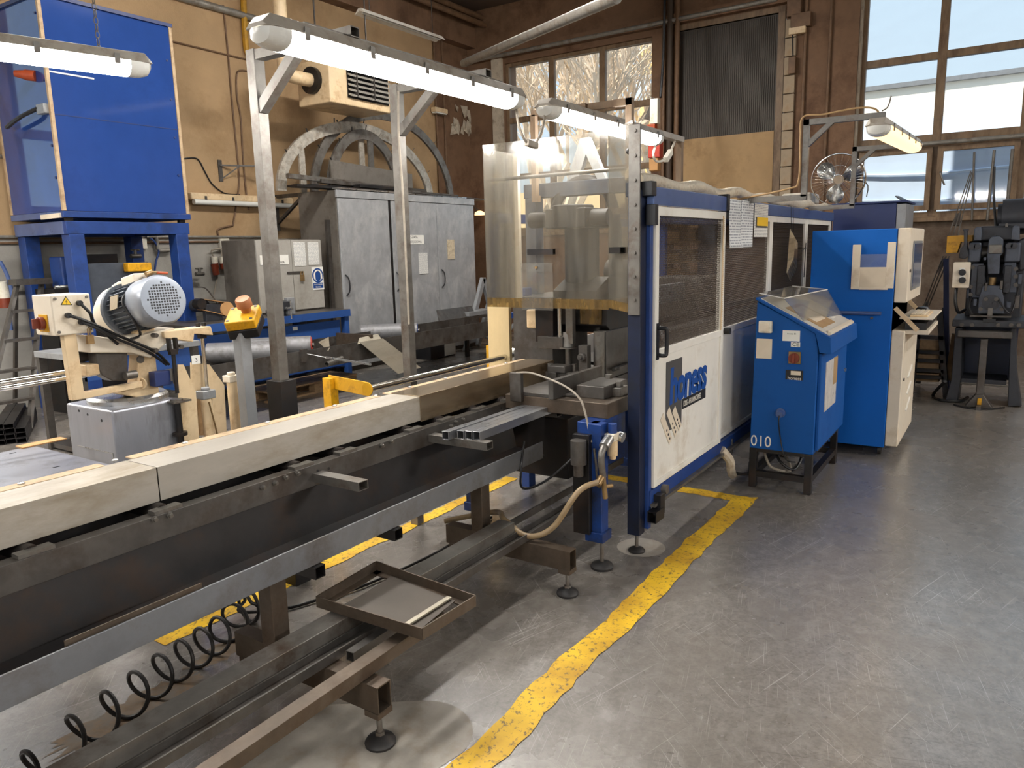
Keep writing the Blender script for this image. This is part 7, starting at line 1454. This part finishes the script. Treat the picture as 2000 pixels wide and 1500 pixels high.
B().cyl((2.0, WY-0.02, 1.28), (5.3, WY-0.02, 1.30), 0.016, 8).obj('wall_pipe', 'pipe_grey', label='pale pipe on the grey dado behind the stand legs', cat='pipe')
B().cyl((4.5, WY-0.04, pY(440,22,WY).z), (11.2, WY-0.04, pY(440,22,WY).z), 0.045, 12).obj('wall_pipe', 'pipe_grey', label='thick grey pipe high on the left wall', cat='pipe')
wallrun('wall_cable', [(333,80),(485,117)], 0.012, 'pipe_brown', 'thin cable crossing the tan wall beside the hood top')
wallrun('wall_pipe', [(475,-10),(478,60),(481,95),(486,106),(500,112)], 0.04, 'pipe_yellow', 'yellow gas pipe coming down the tan wall', 'pipe', 4)
wallrun('wall_cable', [(436,10),(445,100),(450,160),(455,220),(462,290),(467,350),(462,395),(455,440)], 0.012, 'pipe_brown', 'left of two brown cables running down the tan wall', sm=4)
wallrun('wall_cable', [(490,140),(468,138),(462,150),(463,190),(470,230),(474,300),(480,370),(486,410)], 0.012, 'pipe_brown', 'right of two brown cables running down the tan wall', sm=4)
wallrun('wall_cable', [(455,440),(428,447),(425,455),(431,468)], 0.012, 'pipe_brown', 'short brown cable down to the wall socket', sm=4)
wallrun('wall_cable', [(358,310),(385,310),(400,335),(415,360),(440,378),(468,380)], 0.009, 'cable_black', 'black wire looping from the hood to the dark wall lamp', sm=5)
wb2 = thing('wall_support', pY(430, 335, WY), 'small triangular steel bracket on the tan wall', 'bracket')
p = pY(430, 335, WY); B().box(p.x-0.03, p.x+0.03, WY-0.012, WY, p.z-0.13, p.z+0.15).obj('plate', 'steel_dark', wb2); B().bar((p.x, WY-0.01, p.z+0.08), (p.x+0.55, WY-0.35, p.z+0.08), 0.02, 0.02).bar((p.x, WY-0.01, p.z-0.10), (p.x+0.2, WY-0.15, p.z+0.07), 0.015, 0.015).obj('arm', 'steel_dark', wb2)
# unlit lamps
a_ = pY(370, 378, 8.93); c_ = pY(571, 400, 8.93)
t = thing('unlit_wall_lamp', a_, 'unlit yellowed tube lamp on the tan wall', 'lamp')
B().box(a_.x, c_.x, 8.90, 8.99, c_.z+0.01, c_.z+0.10).obj('housing', 'cream_paint', t, bevel=0.02); B().cyl((a_.x+0.03, 8.90, c_.z-0.02), (c_.x-0.02, 8.90, c_.z-0.02), 0.035, 14).obj('tube_cover', 'lens_clear', t)
for i in range(4):
    x = a_.x+(c_.x-a_.x)*(i+0.5)/4; B().box(x-0.015, x+0.015, 8.885, 8.895, c_.z-0.0, c_.z+0.06).obj('clip', 'steel_dark', t)
UY = 7.9; a_ = pY(702, 16, UY); c_ = pY(860, 62, UY)
t = thing('unlit_ceiling_lamp', a_, 'unlit pale strip lamp under the dark ceiling', 'lamp')
B().prism([(UY-0.10, a_.z-0.07), (UY-0.03, a_.z), (UY+0.03, a_.z), (UY+0.10, a_.z-0.07), (UY+0.09, a_.z-0.07), (UY, a_.z-0.03), (UY-0.09, a_.z-0.07)], a_.x, c_.x, 'x').obj('reflector', 'white_panel', t)
B().cyl((a_.x+0.05, UY, a_.z-0.05), (c_.x-0.02, UY, a_.z-0.05), 0.016, 10).obj('tube', 'lens_clear', t)
for x in (a_.x+0.2, c_.x-0.2): B().cyl((x, UY, a_.z), (x, UY, ZC), 0.008, 6).obj('hanger', 'steel_dark', t)
# ceiling ducts near the corner
for i, (z, y, lb) in enumerate(((5.86, 8.6, 'upper dark conduit under the ceiling near the corner'), (5.72, 8.55, 'lower dark conduit under the ceiling near the corner'))): B().cyl((6.0, y, z), (XW, y, z), 0.05, 10).obj('ceiling_conduit', 'pipe_brown', label=lb, cat='pipe')
# wall socket with plugs
ws = thing('wall_socket', pY(435, 478, WY), 'cream junction box with three hanging plugs on the grey dado', 'socket')
p = pY(435, 478, WY); B().box(p.x-0.075, p.x+0.075, WY-0.06, WY, p.z-0.08, p.z+0.08).obj('box', 'plastic_white', ws, bevel=0.01)
for i, (du, dv) in enumerate(((-16, 32), (0, 32), (14, 28))):
    q_ = pY(435+du, 478+dv, WY-0.06); B().cyl((q_.x, WY-0.06, q_.z+0.06), (q_.x, WY-0.06, q_.z-0.03), 0.04, 14).obj('plug_body', 'plastic_white', ws); B().cyl((q_.x, WY-0.06, q_.z-0.03), (q_.x+0.01, WY-0.06, q_.z-0.10), 0.045, 14).obj('plug_collar', 'plastic_red', ws)
    B().tube([(p.x+(i-1)*0.05, WY-0.05, p.z-0.05), (q_.x+(i-1)*0.03, WY-0.06, q_.z+0.14), (q_.x, WY-0.06, q_.z+0.05)], 0.012, 6, smooth=4).obj('plug_cable', 'cable_grey', ws)
q_ = pY(419, 525, WY-0.06); B().cyl((q_.x, WY-0.06, q_.z+0.06), (q_.x+0.02, WY-0.06, q_.z-0.08), 0.045, 12).obj('plug_collar', 'plastic_red', ws); B().tube([(q_.x+0.02, WY-0.05, q_.z-0.08), pY(424,540,WY-0.03), pY(418,575,WY-0.03)], 0.010, 6, smooth=4).obj('plug_cable', 'cable_grey', ws)
p = pY(458, 540, WY); sw2 = thing('light_switch', p, 'small white switch on the grey dado left of the cupboard', 'switch'); B().box(p.x-0.06, p.x+0.06, WY-0.03, WY, p.z-0.05, p.z+0.05).obj('case', 'plastic_white', sw2, bevel=0.006); B().box(p.x-0.035, p.x+0.035, WY-0.034, WY-0.03, p.z-0.012, p.z+0.012).obj('rocker', 'plastic_red', sw2)
p = pY(276, 476, WY); B().box(p.x-0.05, p.x+0.05, WY-0.04, WY, p.z-0.06, p.z+0.06).obj('socket_plate', 'plastic_white', label='small cream socket between the legs of the hood stand', cat='socket')
B().tube([pY(283,460,WY-0.05), pY(300,470,WY-0.06), pY(310,490,WY-0.06), pY(305,510,WY-0.06), pY(302,530,WY-0.05)], 0.012, 8, smooth=5).obj('air_hose', 'blue_machine', label='blue air hose hanging on the dado behind the motor', cat='hose')
B().tube([pY(285,462,WY-0.05), pY(305,462,WY-0.05), pY(307,485,WY-0.05), pY(312,490,WY-0.05), pY(335,488,WY-0.05)], 0.025, 10).obj('air_pipe', 'pipe_grey', label='grey air pipe with valves on the dado beside the stand leg', cat='pipe')
for (u, v, lb) in ((265, 500, 'steel tap on the far stand leg'), (390, 535, 'steel tap on the dado right of the stand')):
    p = pY(u, v, WY-0.15 if u > 300 else 8.6); B().cyl(p+V(-0.06,0,0), p+V(0.06,0,0), 0.025, 10).cyl(p, p+V(0,0,0.07), 0.018, 10).cyl(p+V(-0.05,0,0.07), p+V(0.05,0,0.07), 0.012, 8).obj('air_tap', 'steel_raw', label=lb, cat='tap')
B().tube([pY(0,510,8.7), pY(15,540,8.7), pY(24,580,8.7), pY(20,620,8.7), pY(22,645,8.7)], 0.02, 8, smooth=6).obj('air_hose', 'blue_rail', label='blue hose hanging down the wall at the left edge', cat='hose')
p = pY(2, 560, 8.75); es2 = thing('wall_plug', p, 'cream and red plug hanging at the left edge', 'plug'); B().box(p.x-0.12, p.x+0.0, 8.7, 8.8, p.z+0.15, p.z+0.45).obj('box', 'plastic_white', es2, bevel=0.02); B().cyl(p+V(0,0,0.05), p+V(0.02,0,-0.12), 0.06, 14).obj('plug_body', 'plastic_white', es2); B().cyl(p+V(0.02,0,-0.12), p+V(0.02,0,-0.22), 0.07, 14).obj('plug_collar', 'plastic_red', es2)
# shelf unit of tools on the wall under the hood
ts = thing('tool_shelf', (4.6, 8.6, 1.1), 'dark shelf with a blue bin and tools behind the hood legs', 'shelf')
p = pY(160, 552, 8.4); B().box(pY(85,552,8.4).x, pY(240,552,8.4).x, 8.2, 8.6, p.z-0.10, p.z-0.05).obj('board', 'steel_black', ts); B().box(pY(110,520,8.4).x, pY(140,520,8.4).x, 8.3, 8.55, p.z-0.05, p.z+0.28).obj('bin', 'blue_machine', ts, bevel=0.02); B().box(pY(180,510,8.4).x, pY(240,510,8.4).x, 8.5, 8.6, p.z+0.1, p.z+0.3).obj('back_box', 'steel_black', ts)
B().cyl((pY(90,540,8.4).x, 8.25, p.z-0.03), (pY(118,538,8.4).x, 8.25, p.z-0.03), 0.02, 8).obj('tool', 'steel_bright', ts)
for x in (pY(90,552,8.4).x, pY(235,552,8.4).x): B().box(x-0.02, x+0.02, 8.25, 8.6, 0.0, p.z-0.10).obj('support', 'steel_black', ts)
B().box(pY(165,540,8.0).x, pY(292,540,8.0).x, 8.0, 8.08, pY(165,575,8.0).z-0.3, pY(165,515,8.0).z).obj('machine_cover', 'motor_dark', label='grey blue machine cover behind the saw motor', cat='machine')
B().box(pY(246,525,7.95).x, pY(292,525,7.95).x, 7.9, 8.0, pY(246,531,7.95).z, pY(246,514,7.95).z).obj('yellow_cap', 'yellow_paint', bpy.data.objects['machine_cover'], bevel=0.01)
B().box(pY(165,540,8.0).x, pY(248,540,8.0).x, 8.0, 8.07, 0.0, pY(165,575,8.0).z-0.3).obj('machine_stand', 'steel_black', label='dark stand under the grey blue machine cover', cat='stand')
# peeling paint and small unlit fitting near the corner
rnd = random.Random(11)
pp2 = thing('peeling_paint', pY(905, 245, YW-0.03), 'curled pale flakes of peeling paint on the brown corner wall', 'peeling paint')
for i in range(16):
    u = 905+rnd.gauss(0, 12); v = 240+rnd.gauss(0, 22); p = pY(u, v, YW-0.022); s_ = rnd.uniform(0.06, 0.16); an = rnd.uniform(0, 6.28)
    B().slab([p+V(s_*math.cos(an),0,s_*math.sin(an)), p+V(s_*math.cos(an+1.9),-0.05,s_*math.sin(an+1.9)), p+V(s_*0.8*math.cos(an+3.4),-0.01,s_*math.sin(an+3.4)), p+V(s_*0.7*math.cos(an+4.6),-0.03,s_*math.sin(an+4.6))], 0.003).obj('flake', 'concrete_white', pp2)
p = pY(853, 218, YW-0.02); t = thing('unlit_small_lamp', p, 'small pale unlit fitting on the brown wall', 'lamp'); B().box(p.x-0.18, p.x+0.18, YW-0.14, YW-0.03, p.z-0.03, p.z+0.05).obj('housing', 'cream_paint', t, bevel=0.01); B().box(p.x-0.16, p.x+0.16, YW-0.13, YW-0.04, p.z-0.05, p.z-0.03).obj('lens', 'lens_clear', t)
p = pY(937, 420, 8.6); B().lathe([(0.10, 0), (0.09, 0.05), (0.03, 0.08), (1e-6, 0.08)], (p.x, 8.6, p.z), (0,0,1), 18).obj('small_lit_lamp', 'tube_light_warm', label='small lit lamp in the corner beside the guard', cat='lamp')
B().cyl((p.x, 8.6, p.z+0.08), (p.x, YW-0.02, p.z+0.3), 0.012, 8).obj('arm', 'steel_dark', bpy.data.objects['small_lit_lamp'])
p = pY(935, 470, YW-0.08); B().cyl(p, p+V(0,0.06,0), 0.03, 10).cyl(p+V(0,0,-0.05), p+V(0,0,0.05), 0.05, 12).obj('corner_valve', 'cream_light', label='cream valve in the corner beside the guard', cat='valve')
for (u, lb) in ((846, 'left thin pipe down the brown corner wall'), (862, 'right thin pipe down the brown corner wall')):
    a_ = pY(u, 60, YW-0.05); B().cyl((a_.x, YW-0.05, 2.5), (a_.x, YW-0.05, 5.35), 0.018, 8).obj('wall_pipe', 'pipe_brown', label=lb, cat='pipe')
# pipes and cables along the window wall
WX = XW-0.03; M('pipe_dark', (70,56,44), 0.6)
B().cyl((WX-0.1, 3.2, 5.14), (WX-0.1, YW-0.1, 5.10), 0.035, 10).obj('wall_pipe', 'pipe_grey', label='grey conduit along the ledge above the left window', cat='pipe')
a_ = pX(905, 122, 11.0); c_ = pX(1205, -5, 9.2); B().cyl(V(10.2, 6.6, pX(905,122,10.2).z) if False else pX(905,124,9.6), pX(1205,-5,6.8), 0.055, 14).obj('air_duct', 'pipe_grey', label='thick grey pipe rising diagonally under the ceiling', cat='pipe')
for i, (u, r_, mt, lb) in enumerate(((1296, 0.03, 'pipe_brown', 'dark conduit left on the pillar beside the dark sheet'), (1308, 0.05, 'pipe_dark', 'thick dark downpipe on the pillar between window and dark sheet'), (1322, 0.04, 'pipe_brown', 'brown pipe on the pillar at the edge of the dark sheet'))):
    p = pX(u, 150, WX-0.1); B().cyl((WX-0.1, p.y, 1.9), (WX-0.1, p.y, ZC), r_, 10).obj('wall_pipe', mt, label=lb, cat='pipe')
for i, (u, r_, mt, lb) in enumerate(((1570, 0.025, 'pipe_brown', 'thin brown conduit on the pilaster left of the tall window'), (1618, 0.022, 'pipe_brown', 'thin brown conduit on the middle of the pilaster'))):
    p = pX(u, 150, XW-0.13); B().cyl((XW-0.13, p.y, 1.0), (XW-0.13, p.y, ZC), r_, 10).obj('wall_pipe', mt, label=lb, cat='pipe')
jb = thing('junction_boxes', pX(1560, 60, XW-0.14), 'dark cluster of boxes and cables at the top of the pilaster', 'junction box')
for (u, v, w_, h_) in ((1552, 15, 0.10, 0.12), (1565, 40, 0.14, 0.10), (1558, 60, 0.12, 0.05), (1548, 128, 0.05, 0.12)):
    p = pX(u, v, XW-0.15); B().box(XW-0.2, XW-0.1, p.y-w_, p.y+w_, p.z-h_, p.z+h_).obj('box', 'pipe_brown' if v != 60 else 'cream_paint', jb, bevel=0.01)
B().tube([pX(1545,0,XW-0.15), pX(1548,60,XW-0.15), pX(1549,120,XW-0.15)], 0.015, 6, smooth=4).obj('cable', 'cable_black', jb)
# conduit lamp rail under the thick transom of the tall window
B().cyl((XW-0.06, -2.0, 2.90), (XW-0.06, 2.0, 2.90), 0.03, 10).obj('window_pipe', 'pipe_grey', label='pale pipe under the thick bar of the tall window', cat='pipe')
# pendant control box by the pillar
pn = thing('pendant_switch', pX(1280, 290, 10.5), 'hanging red and tan switch pendant beside the lamp end', 'pendant switch')
p = pX(1281, 295, 10.5); B().box(10.42, 10.56, p.y-0.09, p.y+0.09, p.z-0.10, p.z+0.12).obj('red_box', 'red_paint', pn, bevel=0.015); B().box(10.43, 10.55, p.y-0.06, p.y+0.08, p.z-0.28, p.z-0.10).obj('lower_box', 'cardboard', pn, bevel=0.015)
p2 = pX(1272, 235, 10.5); B().box(10.44, 10.54, p2.y-0.12, p2.y+0.0, p2.z-0.06, p2.z+0.28).obj('upper_box', 'plastic_white', pn, bevel=0.01); B().box(10.44, 10.54, p2.y-0.08, p2.y+0.06, p2.z-0.16, p2.z-0.06).obj('orange_box', 'orange_grip', pn, bevel=0.01)
B().slab([pX(1258,232,10.55), pX(1275,190,10.55), pX(1285,196,10.55), pX(1270,236,10.55)], 0.02).obj('flap', 'steel_dark', pn)
B().tube([pX(1290,190,10.5), pX(1296,100,10.8), pX(1298,0,11)], 0.02, 8, smooth=4).obj('cable', 'cable_black', pn); B().cyl((10.5, p.y, p.z+0.12), (10.5, p2.y, p2.z-0.16), 0.03, 8).obj('stem', 'steel_dark', pn)
e_ = pY(1318, 300, 2.31); B().tube([pY(1284,275,2.2), pY(1276,300,2.22), pY(1282,315,2.25), pY(1298,312,2.28), pY(1308,300,2.3), pY(1320,270,2.31)], 0.009, 8, smooth=6).obj('lamp_cable', 'plastic_white', label='white cable hanging from the far lamp end with a plug', cat='cable')
B().bar(pY(1300,312,2.28), pY(1310,296,2.29), 0.035, 0.04).obj('cable_plug', 'plastic_white', label='white plug on the cable by the far lamp post', cat='plug')

# ------------------------------------------------------------------ outside the windows
M('facade_pale', (250,246,236), 0.8, var=0.02, scale=1); M('facade_ochre', (250,222,160), 0.85, var=0.05, scale=1); M('tarp_blue', (196,216,242), 0.7, var=0.06, scale=1.2, stretch=(1,0.3,2)); M('roof_edge', (120,124,130), 0.7)
M('bark_tan', (224,204,180), 0.9, var=0.2, scale=3); M('ground_out', (150,146,138), 0.9); M('facade_sand', (240,214,170), 0.9, var=0.08, scale=0.6); M('glass_dark', (150,180,215), 0.2)
B().box(XW+0.5, 90, -45, 60, -0.4, -0.2).obj('ground', 'ground_out', kind='structure')
fb = thing('factory_building', (38, -8, -0.2), 'long pale flat-roofed factory outside the tall window', 'building')
zr = pX(1840, 162, 36.0).z
B().box(36, 50, -30, 7.6, -0.2, zr).obj('wall', 'facade_pale', fb); B().box(35.8, 50, -30.2, 7.8, zr, zr+0.18).obj('roof_edge', 'roof_edge', fb)
for i in range(5): B().box(35.95, 36.0, -4.0-5*i, -0.6-5*i, pX(1990,250,36).z-1.2, pX(1990,232,36).z).obj('window', 'glass_dark', fb)
ts_ = thing('tarp_shed', (17, 0, -0.2), 'low shed covered in pale blue sheeting outside the tall window', 'shed')
zt = pX(1740, 268, 16.0).z
B().prism([(15.5, -0.2), (15.5, zt-0.25), (18.0, zt+0.55), (21.0, zt+0.6), (21.0, -0.2)], -12, 3.3, 'y').obj('sheeting', 'tarp_blue', ts_)
B().tube([(15.48, 3.3, zt-0.6), (15.46, 1.5, zt-0.75), (15.46, -1, zt-0.68), (15.46, -4, zt-0.8)], 0.03, 6, smooth=4).tube([(15.48, 3.3, zt-1.1), (15.46, 1.0, zt-1.2), (15.46, -3, zt-1.15)], 0.02, 6, smooth=4).obj('lashing_rope', 'tarp_blue', ts_)
ob = thing('ochre_house', (30, 14.5, -0.2), 'ochre house corner with a blue sign outside the left window', 'building')
B().box(30, 38, pX(1320,150,30).y, pX(1250,150,30).y, -0.2, 16.0).obj('wall', 'facade_ochre', ob); p = pX(1258, 170, 29.9); B().box(29.9, 30, p.y-0.55, p.y+0.45, p.z-0.5, p.z+0.45).obj('sign', 'tarp_blue', ob)
B().box(46, 52, 12, 60, -0.2, 5.5).obj('distant_house', 'facade_sand', label='sand coloured house wall behind the trees outside the left window', cat='building')
def tree(x, y, h_, seed, label):
    rnd = random.Random(seed); t = thing('bare_tree', (x, y, -0.2), label, 'tree', 'bare trees outside the left window'); b = B(); tr_ = B()
    def grow(p, d, L_, r_, lev):
        q_ = p+d*L_; mid = p.lerp(q_, 0.5)+Vector((rnd.uniform(-1,1), rnd.uniform(-1,1), rnd.uniform(-.3,.3)))*L_*0.06
        (tr_ if lev < 2 else b).tube([p, mid, q_], r_, 5 if lev < 2 else 3)
        if lev >= 6 or r_ < 0.006: return
        for k in range(3 if lev < 5 else 2):
            nd = (d + Vector((rnd.uniform(-1,1), rnd.uniform(-1,1), rnd.uniform(-0.25,0.9)))*0.62).normalized(); grow(p.lerp(q_, rnd.uniform(0.55, 1.0)), nd, L_*rnd.uniform(0.62,0.86), r_*rnd.uniform(0.5,0.68), lev+1)
    grow(Vector((x, y, -0.2)), Vector((0, 0, 1)), h_*0.34, 0.22, 0)
    tr_.obj('trunk', 'bark_tan', t); b.obj('branches', 'bark_tan', t, kind='stuff')
for i, (x, y, h_) in enumerate(((20, 11.2, 8.5), (23, 9.2, 10), (24, 13.6, 11), (28, 11.6, 12), (27, 16.5, 12), (33, 14.2, 14), (34, 18.5, 13))):
    tree(x, y, h_, 20+i, ['bare tree nearest the left window on the left', 'bare tree to the right outside the left window', 'forked bare tree in the middle of the left window', 'bare tree behind the middle of the left window', 'bare tree far left outside the left window', 'tall bare tree deep behind the left window', 'bare tree deepest on the left outside the window'][i])
